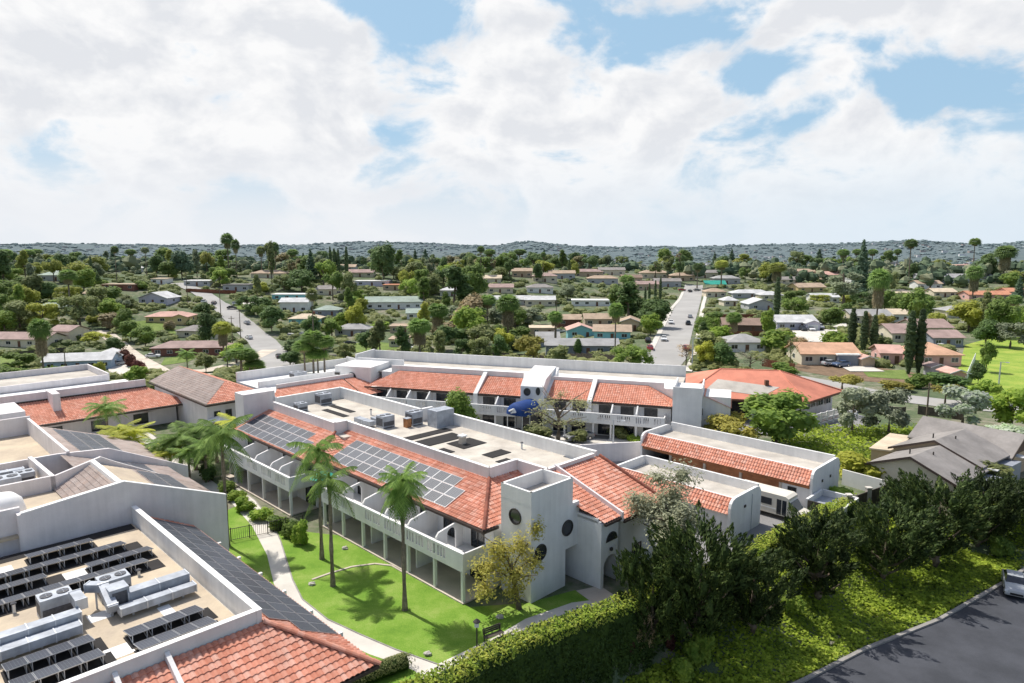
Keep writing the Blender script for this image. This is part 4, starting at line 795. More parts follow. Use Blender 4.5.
def rear_hall():
    t = thing('hip_roof_hall', 'low hall with a large salmon hip roof and white deck railings right of centre', 'building', (44, 119, 0))
    A, B_, C, D, E_ = (28.5, 113.6), (48.5, 109.5), (58.4, 118.2), (53, 129), (31, 132)
    w = MB(); w.prism([(29.5, 116.5), (47.8, 112.3), (57, 119), (52, 127.8), (31.8, 130.5)], 0, 4.0); part(t, 'wall', 'white2', w)
    ez = 3.9; R1 = (37.5, 121.0, 7.4); R2 = (47.3, 119.0, 7.4)
    for k, pts in enumerate(([(*A, ez), (*B_, ez), R2, R1], [(*B_, ez), (*C, ez), R2], [(*C, ez), (*D, ez), R2], [(*D, ez), (*E_, ez), R1, R2], [(*E_, ez), (*A, ez), R1])):
        m = MB(); m.slab(pts, (0, 0, .12)); part(t, 'roof_slope', 'salmon', m)
    m = MB(); m.caps(R1, R2, .2); m.caps(R2, (*B_, ez + .1), .2); m.caps(R2, (*C, ez + .1), .2); m.caps(R1, (*A, ez + .1), .2); part(t, 'ridge_cap', 'salmon', m)
    m = MB()
    for a, b in ((A, B_), (B_, C)): m.seg(*a, *b, ez - .25, ez + .03, .16)
    part(t, 'fascia', 'brown', m)
    n = Vector((R1[0] - A[0], R1[1] - A[1], R1[2] - ez)); e = Vector((B_[0] - A[0], B_[1] - A[1], 0))
    def on(s, r): p = Vector((*A, ez)) + e * s + n * r; return (p.x, p.y, p.z + .13)
    m = MB(); m.slab([on(.12, .30), on(.62, .12), on(.66, .42), on(.10, .62)], (0, 0, .05)); part(t, 'grey_roof_sheet', 'deck2', m)
    m = MB(); m.box(30.5, 40, 113.4, 114.0, .2, 3.2); part(t, 'garage_opening', 'dark', m)
    for x in (29.6, 34.8, 40.4): m = MB(); m.box(x, x + .5, 113.3, 113.8, 0, 3.7); part(t, 'column', 'white2', m)
    m = MB(); m.box(43.3, 43.9, 114.6, 115.2, 5, 6.6); part(t, 'chimney', 'brown', m)
    for i in range(4):
        a = Vector((48.6, 112.6)).lerp(Vector((56.6, 118.4)), (i + .5) / 4); fr = Fr(a.x, a.y, 36); win(t, fr, 0, -.02, 1.9, 1.6, 1.3, '-q', mats=('wframe', 'glass'))
    u = thing('deck_railing', 'white panelled deck railing on the right side of the salmon-roofed hall', 'railing', (52, 112, 0))
    a, b = Vector((47.6, 107.2)), Vector((60.2, 116.4))
    for lv, z0 in ((0, -.6), (1, 1.0)):
        m = MB(); m.seg(*a, *b, z0 + 1.0, z0 + 1.15, .14); m.seg(*a, *b, z0 + .1, z0 + .25, .14); part(u, 'handrail', 'trim', m)
        for i in range(9):
            c = a.lerp(b, i / 8); m = MB(); m.box(c.x - .12, c.x + .12, c.y - .12, c.y + .12, z0 - .5, z0 + 1.25); part(u, 'post', 'trim', m)
        m = MB()
        for i in range(60):
            c = a.lerp(b, i / 60); m.box(c.x - .03, c.x + .03, c.y - .03, c.y + .03, z0 + .25, z0 + 1.0)
        part(u, 'balusters', 'trim', m)
    m = MB(); m.prism([(47.4, 107.5), (60, 116.8), (57.5, 119), (48, 112)], .3, .48); part(u, 'deck_floor', 'conc2', m)
def carports():
    def shoulder(mb, p, qf, qb, z0, zt, th):
        pts = [(p, qf, z0), (p, qf, zt - .9), (p, qf + .12, zt - .45), (p, qf + .5, zt - .12), (p, qf + 1.0, zt), (p, qb - 1.0, zt), (p, qb - .4, zt - .15), (p, qb, zt - .7), (p, qb, z0)]
        mb.slab(pts, (th, 0, 0))
    t = thing('garage_row', 'long flat-roofed garage row with a red tile strip and orange doors', 'garage', PQ(-39, 79, 0))
    m = MB(PQ); shoulder(m, -50.8, 75.2, 82.4, 0, 4.5, .3); part(t, 'end_wall', 'white', m); m = MB(PQ); shoulder(m, -28.3, 75.2, 83.2, 0, 4.5, .3); part(t, 'end_wall', 'white', m)
    m = MB(PQ); m.box(-50.5, -28.3, 82.2, 82.5, 0, 4.7); part(t, 'rear_wall', 'white', m)
    m = MB(PQ); m.box(-50.5, -28.3, 76.3, 82.2, 3.3, 3.5); part(t, 'flat_roof', 'deck2', m)
    m = MB(PQ); m.box(-50.5, -28.3, 76.4, 76.7, 3.5, 4.25); part(t, 'parapet', 'white', m)
    m = MB(PQ); m.tiles([(-50.5, 75.0, 2.75), (-28.3, 75.0, 2.75), (-28.3, 76.4, 4.2), (-50.5, 76.4, 4.2)]); part(t, 'tile_strip', 'tile', m)
    m = MB(PQ); m.box(-50.5, -28.3, 75.4, 75.6, 2.3, 2.7); part(t, 'lintel', 'garage', m)
    m = MB(PQ); m.box(-50.5, -28.3, 81.9, 82.1, 0, 3.3); part(t, 'inner_wall', 'dark', m)
    for a, b, k in ((-46.2, -41.6, 0), (-41.3, -36.8, 0), (-36.5, -31.9, 0)):
        m = MB(PQ); m.box(a, b, 75.75, 75.9, 0, 2.3)
        for i in range(4): m.box(a + .1, b - .1, 75.7, 75.75, .15 + i * .56, .58 + i * .56)
        part(t, 'garage_door', 'garage', m)
    for p in (-46.5, -41.6, -36.8, -31.9): m = MB(PQ); m.box(p, p + .3, 75.5, 75.8, 0, 2.3); part(t, 'pier', 'conc2', m)
    m = MB(PQ); m.box(-31.6, -28.3, 75.6, 75.85, 0, 2.4); part(t, 'front_wall', 'white', m); win(t, PQ, -30.4, 75.6, 1.0, 1.0, 1.0, '-q')
    for q in (77.8, 80.2): m = MB(PQ); m.box(-28.02, -27.9, q, q + .25, 2.6, 2.9); part(t, 'wall_lamp', 'frame', m)
    t = thing('garage_row', 'shorter white garage nearest the small bus with tile strip facing the olive tree', 'garage', PQ(-38, 64, 0))
    m = MB(PQ); shoulder(m, -45, 61, 68.0, 0, 4.4, .3); part(t, 'end_wall', 'white', m); m = MB(PQ); shoulder(m, -30.6, 60.8, 67.4, 0, 4.4, .3); part(t, 'end_wall', 'white', m)
    m = MB(PQ); m.box(-44.7, -30.6, 67.2, 67.5, 0, 4.4); part(t, 'rear_wall', 'white', m); m = MB(PQ); m.box(-44.7, -30.6, 62.2, 67.2, 3.2, 3.4); part(t, 'flat_roof', 'deck2', m)
    m = MB(PQ); m.tiles([(-44.7, 60.8, 2.8), (-30.6, 60.8, 2.8), (-30.6, 62.2, 4.1), (-44.7, 62.2, 4.1)]); part(t, 'tile_strip', 'tile', m)
    m = MB(PQ); m.box(-44.7, -30.6, 62.3, 62.5, 3.4, 4.1); part(t, 'parapet', 'white', m); m = MB(PQ); m.box(-44.7, -30.6, 61.2, 61.5, 0, 2.7); part(t, 'front_wall', 'white', m)
    m = MB(PQ); m.box(-30.3, -30.2, 63.6, 63.9, 2.9, 3.15); part(t, 'wall_lamp', 'frame', m); m = MB(PQ); m.box(-30.32, -30.24, 65.3, 65.36, 0, 3.9); part(t, 'downpipe', 'steel', m)
    t = thing('trash_enclosure', 'white block bin enclosure with dark doors beside the bus nose', 'enclosure', PQ(-25, 75, 0))
    m = MB(PQ); m.seg(-27.8, 77.6, -24, 77.6, 0, 1.9, .25); m.seg(-24, 73.3, -24, 77.6, 0, 1.9, .25); m.seg(-27.8, 73.3, -27.8, 77.6, 0, 1.9, .25); part(t, 'wall', 'white', m)
    m = MB(PQ); m.seg(-27.7, 73.3, -24.1, 73.3, .1, 1.8, .08); part(t, 'gate', 'wood', m); m = MB(PQ); m.box(-27.7, -24.1, 73.5, 77.5, 1.2, 1.25); part(t, 'bin_lids', 'hvac', m)
    w = thing('garden_wall', 'low white wall linking the main block to the garages', 'wall', PQ(-52, 74, 0)); m = MB(PQ); m.seg(-57, 70, -51, 78.5, 0, 2.6, .25); part(w, 'wall', 'white2', m)
    w = thing('garden_wall', 'long white wall top behind the tile roof near the shorter garage', 'wall', PQ(-50, 64, 0)); m = MB(PQ); m.seg(-53, 66, -45, 65, 0, 2.4, .25); part(w, 'wall', 'white2', m)
    # shuttle bus
    b = thing('shuttle_bus', 'cream shuttle bus parked between the two garage rows', 'bus', PQ(-31, 71, 0))
    fr = PQ; q0, q1, p0, p1 = 69.9, 72.2, -34.6, -28.4
    m = MB(fr); m.slab([(p0, q0, .55), (p1, q0, .55), (p1, q0, 2.55), (p1 - .35, q0, 2.75), (p0 + .2, q0, 2.75), (p0, q0, 2.6)], (0, q1 - q0, 0)); part(b, 'body', 'bus', m)
    m = MB(fr); m.slab([(p1, q0 + .15, .5), (p1 + 1.5, q0 + .2, .5), (p1 + 1.5, q0 + .2, 1.15), (p1 + .75, q0 + .18, 1.3), (p1 + .1, q0 + .15, 2.2), (p1, q0 + .15, 2.3)], (0, q1 - q0 - .3, 0)); part(b, 'cab', 'bus', m)
    m = MB(fr); m.slab([(p1 + .72, q0 + .3, 1.34), (p1 + .12, q0 + .3, 2.16), (p1 + .12, q1 - .3, 2.16), (p1 + .72, q1 - .3, 1.34)], (.05, 0, .03)); part(b, 'windscreen', 'glass', m)
    m = MB(fr); m.slab([(p1 + .08, q0 + .13, 1.35), (p1 + .62, q0 + .16, 1.35), (p1 + .1, q0 + .13, 2.05)], (0, -.02, 0)); part(b, 'cab_window', 'glass', m)
    for i in range(3): m = MB(fr); m.box(p0 + .5 + i * 1.35, p0 + 1.7 + i * 1.35, q0 - .02, q0, 1.45, 2.2); part(b, 'side_window', 'glass', m)
    m = MB(fr); m.box(p1 - 1.25, p1 - .75, q0 - .02, q0, .65, 2.3); m.box(p1 - .65, p1 - .2, q0 - .02, q0, .65, 2.3); part(b, 'door', 'glass', m)
    m = MB(fr); m.box(p0 + .1, p1 - 1.3, q0 - .015, q0, 1.1, 1.2); part(b, 'stripe', 'mark', m)
    for p in (p0 + 1.3, p1 + .75):
        for q in (q0 + .18, q1 - .18): m = MB(fr); m.disc((p, q, .42), (0, -1 if q < 71 else 1), .42, .2); part(b, 'wheel', 'black', m)
    m = MB(fr); m.box(p1 + 1.5, p1 + 1.62, q0 + .15, q1 - .15, .4, .65); part(b, 'bumper', 'black', m)
    for q in (q0 + .45, q1 - .45): m = MB(fr); m.box(p1 + 1.48, p1 + 1.53, q - .15, q + .15, .8, 1.0); part(b, 'headlight', 'lamp', m)
M['bus'] = surf('cream_bus_paint', (.68, .64, .55), .4, .06, 1, spec=.5)
near_building(); left_blocks(); main_block(); back_wing(); rear_hall(); carports()
# ================================================================== ground
HEDGE = [(-60, 2), (-24, 25.5), (-5.5, 39.6), (-0.8, 44.0), (3.5, 46.8), (7.5, 49.2), (22.8, 60.4), (29.1, 65.5), (37, 71.8), (46.2, 77.3), (62, 88)]
CURB = [(4, 38.0), (21.7, 47.5), (28.8, 51.8), (37.7, 56.3), (48.0, 62.9), (60, 71), (70, 78)]
def sdist(x, y):
    """distance in front (viewer side) of the hedge line, negative behind"""
    best = 1e9; sg = 1
    for (ax, ay), (bx, by) in zip(HEDGE, HEDGE[1:]):
        dx, dy = bx - ax, by - ay; L2 = dx * dx + dy * dy; t = max(0, min(1, ((x - ax) * dx + (y - ay) * dy) / L2))
        ex, ey = x - ax - dx * t, y - ay - dy * t; d = ex * ex + ey * ey
        if d < best: best = d; sg = 1 if (dx * (y - ay) - dy * (x - ax)) < 0 else -1
    return sg * math.sqrt(best)
def sm(a, b, x): t = max(0, min(1, (x - a) / (b - a))); return t * t * (3 - 2 * t)
def H(x, y):
    z = 0.0; r = math.hypot(x, y)
    if r < 140:
        d = sdist(x, y)
        if d > 0 and x < 75: k = sm(11, 20, x); z = -3.6 * sm(.2 + .3 * k, 1.5 + 7.1 * k, d) * (1 - sm(52, 62, x + (y - 66) * .5))
    if r > 140:
        az = math.atan2(x, y); wl = 1 - sm(.0, .18, az)
        z += wl * (-7 * sm(150, 225, r) + 20 * sm(265, 470, r)) + (1 - wl) * 10 * sm(390, 540, r)
    if r > 520:
        z -= 40 * sm(560, 1000, r)
        if r < 900: return z
        n = mnoise.fractal(Vector((az * 3.2 + 5, 2.3, 0)), 1.0, 2.1, 5); n2 = mnoise.fractal(Vector((az * 9, r / 900, 4)), 1.0, 2.0, 4)
        z += sm(900, 1700, r) * 16 * (n2 + .25)
        z += sm(1900, 4200, r) * (64 + 15 * n + 18 * sm(.3, .55, az) * (1 + .4 * math.sin(az * 40)) + 16 * math.exp(-((az - .02) / .028) ** 2) + 10 * math.exp(-((az + .18) / .06) ** 2))
    return z
def ground():
    g = MB(); rr = [3.0]
    while rr[-1] < 7000: rr.append(rr[-1] * 1.031 + .12)
    A = [R_(-118 + 236 * i / 330) for i in range(331)]
    rows = []
    for r in rr:
        rows.append([g.W((r * math.sin(a), r * math.cos(a), H(r * math.sin(a), r * math.cos(a)) - .03)) for a in A])
    for i in range(len(rr) - 1):
        for k in range(330): g.F((rows[i][k], rows[i][k + 1], rows[i + 1][k + 1], rows[i + 1][k]))
    tag(g.build('ground', M['ground'], smooth=True), kind='structure')
def groundmat():
    m, t, b = nt('ground_soil_and_scrub'); L = t.links
    geo = N(t, 'ShaderNodeNewGeometry')
    def noi(s, d=5.0): n = N(t, 'ShaderNodeTexNoise', Scale=s, Detail=d, Roughness=.62); L.new(geo.outputs['Position'], n.inputs['Vector']); return n
    n1, n2, n3 = noi(.05), noi(.6), noi(5, 3.0)
    r = N(t, 'ShaderNodeValToRGB'); e = r.color_ramp.elements; e[0].position = .34; e[0].color = c4((.06, .09, .03)); e[1].position = .66; e[1].color = c4((.34, .29, .22)); x = e.new(.48); x.color = c4((.11, .14, .05)); x = e.new(.56); x.color = c4((.22, .205, .13))
    a = N(t, 'ShaderNodeMath', operation='MULTIPLY_ADD'); a.inputs[1].default_value = .55; L.new(n1.outputs['Fac'], a.inputs[0]); h = N(t, 'ShaderNodeMath', operation='MULTIPLY'); h.inputs[1].default_value = .45; L.new(n2.outputs['Fac'], h.inputs[0]); L.new(h.outputs[0], a.inputs[2]); L.new(a.outputs[0], r.inputs['Fac'])
    # far hills: chaparral greys with scattered pale roofs and dark trees, haze painted into the colour by distance
    v = N(t, 'ShaderNodeTexVoronoi', Scale=.022); L.new(geo.outputs['Position'], v.inputs['Vector']); f1, f2 = noi(.012, 6.0), noi(.0035, 4.0)
    r2 = N(t, 'ShaderNodeValToRGB'); e = r2.color_ramp.elements; e[0].position = .36; e[0].color = c4((.045, .07, .04)); e[1].position = .66; e[1].color = c4((.19, .19, .14)); x = e.new(.5); x.color = c4((.08, .105, .07))
    L.new(f1.outputs['Fac'], r2.inputs['Fac'])
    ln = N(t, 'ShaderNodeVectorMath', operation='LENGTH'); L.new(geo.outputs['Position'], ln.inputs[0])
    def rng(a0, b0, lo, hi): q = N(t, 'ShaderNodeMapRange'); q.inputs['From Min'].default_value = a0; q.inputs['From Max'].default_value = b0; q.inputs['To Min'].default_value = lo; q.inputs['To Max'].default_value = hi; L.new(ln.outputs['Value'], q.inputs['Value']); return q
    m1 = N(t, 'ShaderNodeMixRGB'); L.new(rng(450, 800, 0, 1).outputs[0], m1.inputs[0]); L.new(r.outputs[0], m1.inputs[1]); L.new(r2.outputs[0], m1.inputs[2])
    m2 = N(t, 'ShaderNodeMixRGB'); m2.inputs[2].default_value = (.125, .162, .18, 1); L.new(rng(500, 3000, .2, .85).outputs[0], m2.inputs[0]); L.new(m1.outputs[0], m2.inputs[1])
    L.new(m2.outputs[0], b.inputs['Base Color']); b.inputs['Roughness'].default_value = .95; b.inputs['Specular IOR Level'].default_value = .1
    bp = N(t, 'ShaderNodeBump', Strength=.4, Distance=.15); L.new(n3.outputs['Fac'], bp.inputs['Height']); L.new(bp.outputs[0], b.inputs['Normal'])
    return m
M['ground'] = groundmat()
def GT(u, v, lo=40.0):
    """where the sight line through pixel (u, v) meets the ground sheet"""
    X = (u - 512) / FPX; Y = -(v - 341.5) / FPX; d = (X, CP + Y * SP, -SP + Y * CP); y = lo; py = y
    while y < 3000:
        t = y / d[1]; x = d[0] * t; z = CAM_H + d[2] * t
        if z <= H(x, y):
            a, b = py, y
            for _ in range(12):
                m_ = (a + b) / 2; t = m_ / d[1]
                if CAM_H + d[2] * t <= H(d[0] * t, m_): b = m_
                else: a = m_
            t = b / d[1]; return d[0] * t, b, H(d[0] * t, b)
        py = y; y += 3 + y * .01
    return d[0] * 3000 / d[1], 3000, 0
def GP(u, v): return GT(u, v)[:2]
def sheet(name, pts, mat, z=.01, label=None, kind='structure', fr=WORLD, seg=False):
    """flat or draped sheet from an outline; seg subdivides so that it follows the ground"""
    m = MB(fr); far = fr is WORLD and max(math.hypot(p[0], p[1]) for p in pts) > 135
    if far:
        n = len(pts); c = (sum(p[0] for p in pts) / n, sum(p[1] for p in pts) / n); K = 5
        for i in range(n):
            a, b = pts[i], pts[(i + 1) % n]
            def P(s, t): x = c[0] + ((a[0] - c[0]) * (1 - t) + (b[0] - c[0]) * t) * s; y = c[1] + ((a[1] - c[1]) * (1 - t) + (b[1] - c[1]) * t) * s; return (x, y, z + H(x, y))
            for k in range(K):
                for l in range(3): m.face([P(k / K, l / 3), P((k + 1) / K, l / 3), P((k + 1) / K, (l + 1) / 3), P(k / K, (l + 1) / 3)] if k else [P(0, 0), P(1 / K, l / 3), P(1 / K, (l + 1) / 3)])
    else: m.face([(p[0], p[1], z) for p in pts])
    o = m.build(name, M[mat]); return tag(o, kind=kind)
def ribbon(name, cl, w, mat, z=.015, kind='structure', drape=False):
    m = MB(); L = []; R = []
    P = [Vector((a, b)) for a, b in cl]
    D = []
    for i in range(len(P) - 1):
        n = max(1, int((P[i + 1] - P[i]).length / 6))
        for k in range(n): D.append(P[i].lerp(P[i + 1], k / n))
    D.append(P[-1])
    for i, c in enumerate(D):
        t = (D[min(i + 1, len(D) - 1)] - D[max(i - 1, 0)]).normalized(); nn = Vector((-t.y, t.x)); ww = w if not callable(w) else w(i / (len(D) - 1))
        h = H(c.x, c.y) if drape else 0
        L.append(m.V(c.x + nn.x * ww / 2, c.y + nn.y * ww / 2, z + h)); R.append(m.V(c.x - nn.x * ww / 2, c.y - nn.y * ww / 2, z + h))
    for i in range(len(D) - 1): m.F((L[i], R[i], R[i + 1], L[i + 1]))
    return tag(m.build(name, M[mat]), kind=kind)
def grounds():
    ground()
    # garden lawn and its curving path
    sheet('lawn', [G(*a) for a in ((250, 500), (262, 512), (290, 530), (345, 536), (410, 574.5), (470, 607), (528, 603), (575, 590), (600, 605), (540, 622), (500, 644), (440, 678), (330, 700), (200, 590), (205, 520))], 'lawn', .004)
    rt = [(238, 488), (255, 500), (272, 522), (281, 542), (292.5, 579.5), (302.5, 599.5), (327.5, 619.5), (360, 634.5), (395, 649.5), (437.5, 664.5), (452, 672)]
    lf = [(222, 492), (236, 508), (252, 526), (267, 555), (274, 584.5), (288, 602), (312, 622), (340, 641), (370, 654.5), (395, 663), (415, 671), (425, 682)]
    sheet('path', [G(*a) for a in rt] + [G(*a) for a in lf[::-1]], 'concrete', .012)
    m = MB(); Pn = [Vector(G(*a)) for a in rt]
    for a, b in zip(Pn, Pn[1:]): m.seg(a.x, a.y, b.x, b.y, 0, .06, .1)
    tag(m.build('path_edging', M['curb']), kind='structure')
    ribbon('walkway', [G(440, 669), G(500, 640), G(530, 622), G(575, 606), (8.5, 53.2)], 1.1, 'concrete', .02)
    sheet('porch_paving', [G(576, 591), G(600, 586), G(618, 598), G(605, 612)], 'conc2', .03)
    sheet('court_paving', [(-62, 78), (-47, 61), (-33.5, 78), (-46, 92), (-70, 120), (-86, 112)], 'concrete', .008)
    m = MB(); E_ = [Vector(G(*a)) for a in ((312, 580), (330, 573.5), (352, 567), (375, 564), (392, 566), (404, 573))]
    for a, b in zip(E_, E_[1:]): m.seg(a.x, a.y, b.x, b.y, 0, .07, .22)
    tag(m.build('lawn_edging', M['conc2']), kind='structure')
    # drive court in the middle, service lane between the garages
    sheet('drive_court', [(-16, 113), (-4, 126), (22, 113), (40, 118), (60, 122), (62, 112), (45, 102), (30, 109), (24, 102), (17, 92), (-10, 96), (-22, 108)], 'asphalt', .01)
    sheet('service_lane', [PQ(-57, 66)[:2], PQ(-57, 90)[:2], PQ(-28, 76)[:2], PQ(-24, 74)[:2], PQ(-24, 62)[:2], PQ(-30, 54)[:2], PQ(-46, 54)[:2]], 'asphalt', .014)
    m = MB(); m.prism([G(602, 448), G(610, 438), G(640, 437), G(655, 441), G(648, 447)], 0, .14); tag(m.build('pavement_island', M['concrete']), kind='structure')
    m = MB(BW); m.box(-2, 50, -4.6, -2.3, 0, .12); tag(m.build('pavement', M['concrete']), kind='structure')
    # car park below the bank
    cb = CURB
    sheet('parking_lot', [(c[0], c[1]) for c in cb] + [(110, 62), (110, 10), (10, 10), (0, 25)], 'asphalt2', -3.55)
    m = MB()
    for a, b in zip(cb, cb[1:]): m.seg(a[0], a[1] + .1, b[0], b[1] + .1, -3.7, -3.40, .32)
    tag(m.build('kerb', M['curb']), kind='structure')
    m = MB()
    for k in range(1, 2):
        a = Vector((43.5 + k * 2.6, 55.6 + k * 1.55)); m.seg(a.x, a.y, a.x + 2.3, a.y - 3.9, -3.546, -3.542, .1)
    tag(m.build('bay_marking', M['paint']), kind='structure')
    # streets of the neighbourhood
    Ls = [(222, 300), (232, 312), (252, 330), (285, 356), (297, 371)]
    ribbon('street', [GP(180, 283), GP(200, 291), GP(222, 305), GP(240, 322), GP(262, 341), GP(282, 364), GP(292, 380), GP(296, 398)], 10.5, 'street', .10, drape=True)
    ribbon('street', [GP(640, 382), GP(664, 358), GP(676, 330), GP(688, 305), GP(693, 290), GP(694, 285)], 11.5, 'street', .11, drape=True)
    ribbon('pavement', [GP(688, 372), GP(697, 350), GP(700, 325), GP(703, 305), GP(706, 292)], 1.8, 'concrete', .2, drape=True)
    ribbon('pavement', [GP(650, 352), GP(660, 332), GP(672, 308), GP(683, 292)], 1.6, 'concrete', .2, drape=True)
    ribbon('street', [GP(770, 374), GP(815, 382), GP(860, 391), GP(900, 398), GP(950, 404), GP(1010, 409), GP(1060, 412)], 8.0, 'street', .06, drape=True)
    ribbon('side_road', [GP(640, 402), GP(720, 396), GP(760, 385)], 7, 'street', .05, drape=True)
    ribbon('driveway', [GP(86, 331), GP(103, 331), GP(118, 343), GP(138, 359), GP(162, 372), GP(205, 371), GP(245, 362), GP(270, 350)], 5.5, 'conc2', .14, drape=True)
    ribbon('driveway', [GP(150, 372), GP(185, 378), GP(210, 374)], 9, 'conc2', .17, drape=True)
    sheet('driveway', [GP(105, 362), GP(125, 359), GP(140, 375), GP(112, 378)], 'concrete', .18)
    sheet('driveway', [GP(792, 331), GP(822, 331), GP(846, 322), GP(850, 343), GP(800, 342)], 'concrete', .18)
    sheet('driveway', [GP(835, 364), GP(862, 364), GP(885, 372), GP(850, 372)], 'concrete', .18)
    sheet('driveway', [GP(240, 300), GP(262, 297), GP(268, 304), GP(246, 308)], 'concrete', .18)
    sheet('driveway', [GP(985, 488), GP(1030, 484), GP(1040, 500), GP(1000, 502)], 'concrete', -.0 + .03)
    # green open ground
    sheet('field', [GP(965, 345), GP(990, 338), GP(1100, 336), GP(1150, 400), GP(985, 402), GP(955, 380)], 'field', .02)
    for pts in (((130, 322), (172, 318), (176, 334), (128, 337)), ((165, 358), (200, 355), (188, 362), (160, 366)), ((232, 300), (250, 302), (256, 310), (236, 309)), ((352, 344), (372, 341), (402, 345), (398, 355), (350, 352)),
                ((632, 321), (660, 316), (664, 326), (634, 330)), ((818, 312), (842, 310), (840, 318), (820, 320)), ((862, 371), (905, 370), (910, 380), (868, 377)), ((766, 330), (792, 332), (796, 345), (768, 346)), ((0, 352), (38, 350), (36, 372), (0, 376)), ((700, 326), (722, 326), (726, 338), (702, 338)), ((995, 485), (1030, 478), (1030, 486), (1003, 494))):
        sheet('lawn', [GP(*p) for p in pts], 'yardgreen', .07)
    sheet('embankment', [GP(790, 369), GP(800, 362), GP(850, 364), GP(905, 371), (104, 131), GP(900, 384), GP(850, 380)], 'soil', .014)
# ================================================================== foliage tools
def rv(r=rnd):
    while True:
        v = Vector((r.uniform(-1, 1), r.uniform(-1, 1), r.uniform(-1, 1)))
        if .05 < v.length < 1: return v.normalized()
def leaf(mb, c, nrm, s, asp=.6, along=None):
    n = nrm.normalized(); a = along or n.cross(rv()); a = a - n * a.dot(n)
    if a.length < 1e-3: a = n.orthogonal()
    a.normalize(); b = n.cross(a); h = s * .5; w = s * asp * .5
    mb.F([mb.W(c - a * h), mb.W(c + b * w), mb.W(c + a * h), mb.W(c - b * w)])
def ico(mb, c, r, sub=1, nz=.18, seed=0):
    """small lumpy core"""
    n, m = (6, 9) if sub == 1 else (8, 12); rows = []
    for i in range(n + 1):
        th = math.pi * i / n; row = []
        for k in range(m):
            ph = 2 * math.pi * k / m; d = Vector((math.sin(th) * math.cos(ph), math.sin(th) * math.sin(ph), math.cos(th)))
            q = 1 + nz * mnoise.noise(d * 2.2 + Vector((seed, 0, 0))); row.append(mb.W(Vector(c) + Vector((d.x * r[0], d.y * r[1], d.z * r[2])) * q))
        rows.append(row)
    for i in range(n):
        for k in range(m): j = (k + 1) % m; mb.F((rows[i][k], rows[i + 1][k], rows[i + 1][j], rows[i][j]))
def crown(blobs, n, s, core=.72, up=.85, fill=.35, asp=.65, r=rnd):
    mb = MB(); W = [b[3] * b[4] + b[4] * b[5] + b[3] * b[5] for b in blobs]; tot = sum(W)
    for i, b in enumerate(blobs):
        if core: ico(mb, b[:3], (b[3] * core, b[4] * core, b[5] * core), 1, .5, i * 3.1)
        for _ in range(int(n * W[i] / tot)):
            d = rv(r); rad = r.uniform(1 - fill, 1.06)
            rad *= 1 + .22 * mnoise.noise(d * 2.6 + Vector((i * 5.7, 1, 2)))
            c = Vector((b[0] + d.x * b[3] * rad, b[1] + d.y * b[4] * rad, b[2] + d.z * b[5] * rad))
            leaf(mb, c, d * .8 + rv(r) * .65 + Vector((0, 0, up)), s * r.uniform(.6, 1.3), asp)
    return mb
def blobset(n, R, z0, z1, br, seed, flat=1.0, taper=0.0):
    q = random.Random(seed); out = []
    for i in range(n):
        a = q.uniform(0, 2 * math.pi); f = q.random(); z = z0 + (z1 - z0) * f
        rr = R * math.sqrt(q.random()) * (1 - taper * f) * (1 - .55 * abs(2 * f - .7) ** 2 * .5); k = br * q.uniform(.7, 1.25) * (1 - taper * f * .6)
        out.append((math.cos(a) * rr, math.sin(a) * rr, z, k, k, k * flat * q.uniform(.75, 1.0)))
    return out
def trunk(h, r, lean=(0, 0), limbs=0, seed=1, spread=2.0, top=None):
    q = random.Random(seed); mb = MB()
    pts = [(0, 0, -.3)] + [(lean[0] * t + q.uniform(-.06, .06) * h * .3, lean[1] * t + q.uniform(-.06, .06) * h * .3, h * t) for t in (.3, .65, 1)]
    mb.tube(pts, [r * 1.25, r, r * .75, r * .45], 7)
    for i in range(limbs):
        a = 2 * math.pi * i / limbs + q.uniform(-.5, .5); t = q.uniform(.45, .9); b = Vector((lean[0] * t, lean[1] * t, h * t)); L = spread * q.uniform(.7, 1.2)
        e = b + Vector((math.cos(a) * L, math.sin(a) * L, L * q.uniform(.5, 1.0))); m = b.lerp(e, .5) + Vector((0, 0, L * .12))
        mb.tube([tuple(b), tuple(m), tuple(e)], [r * .45, r * .3, r * .12], 5)
    return mb
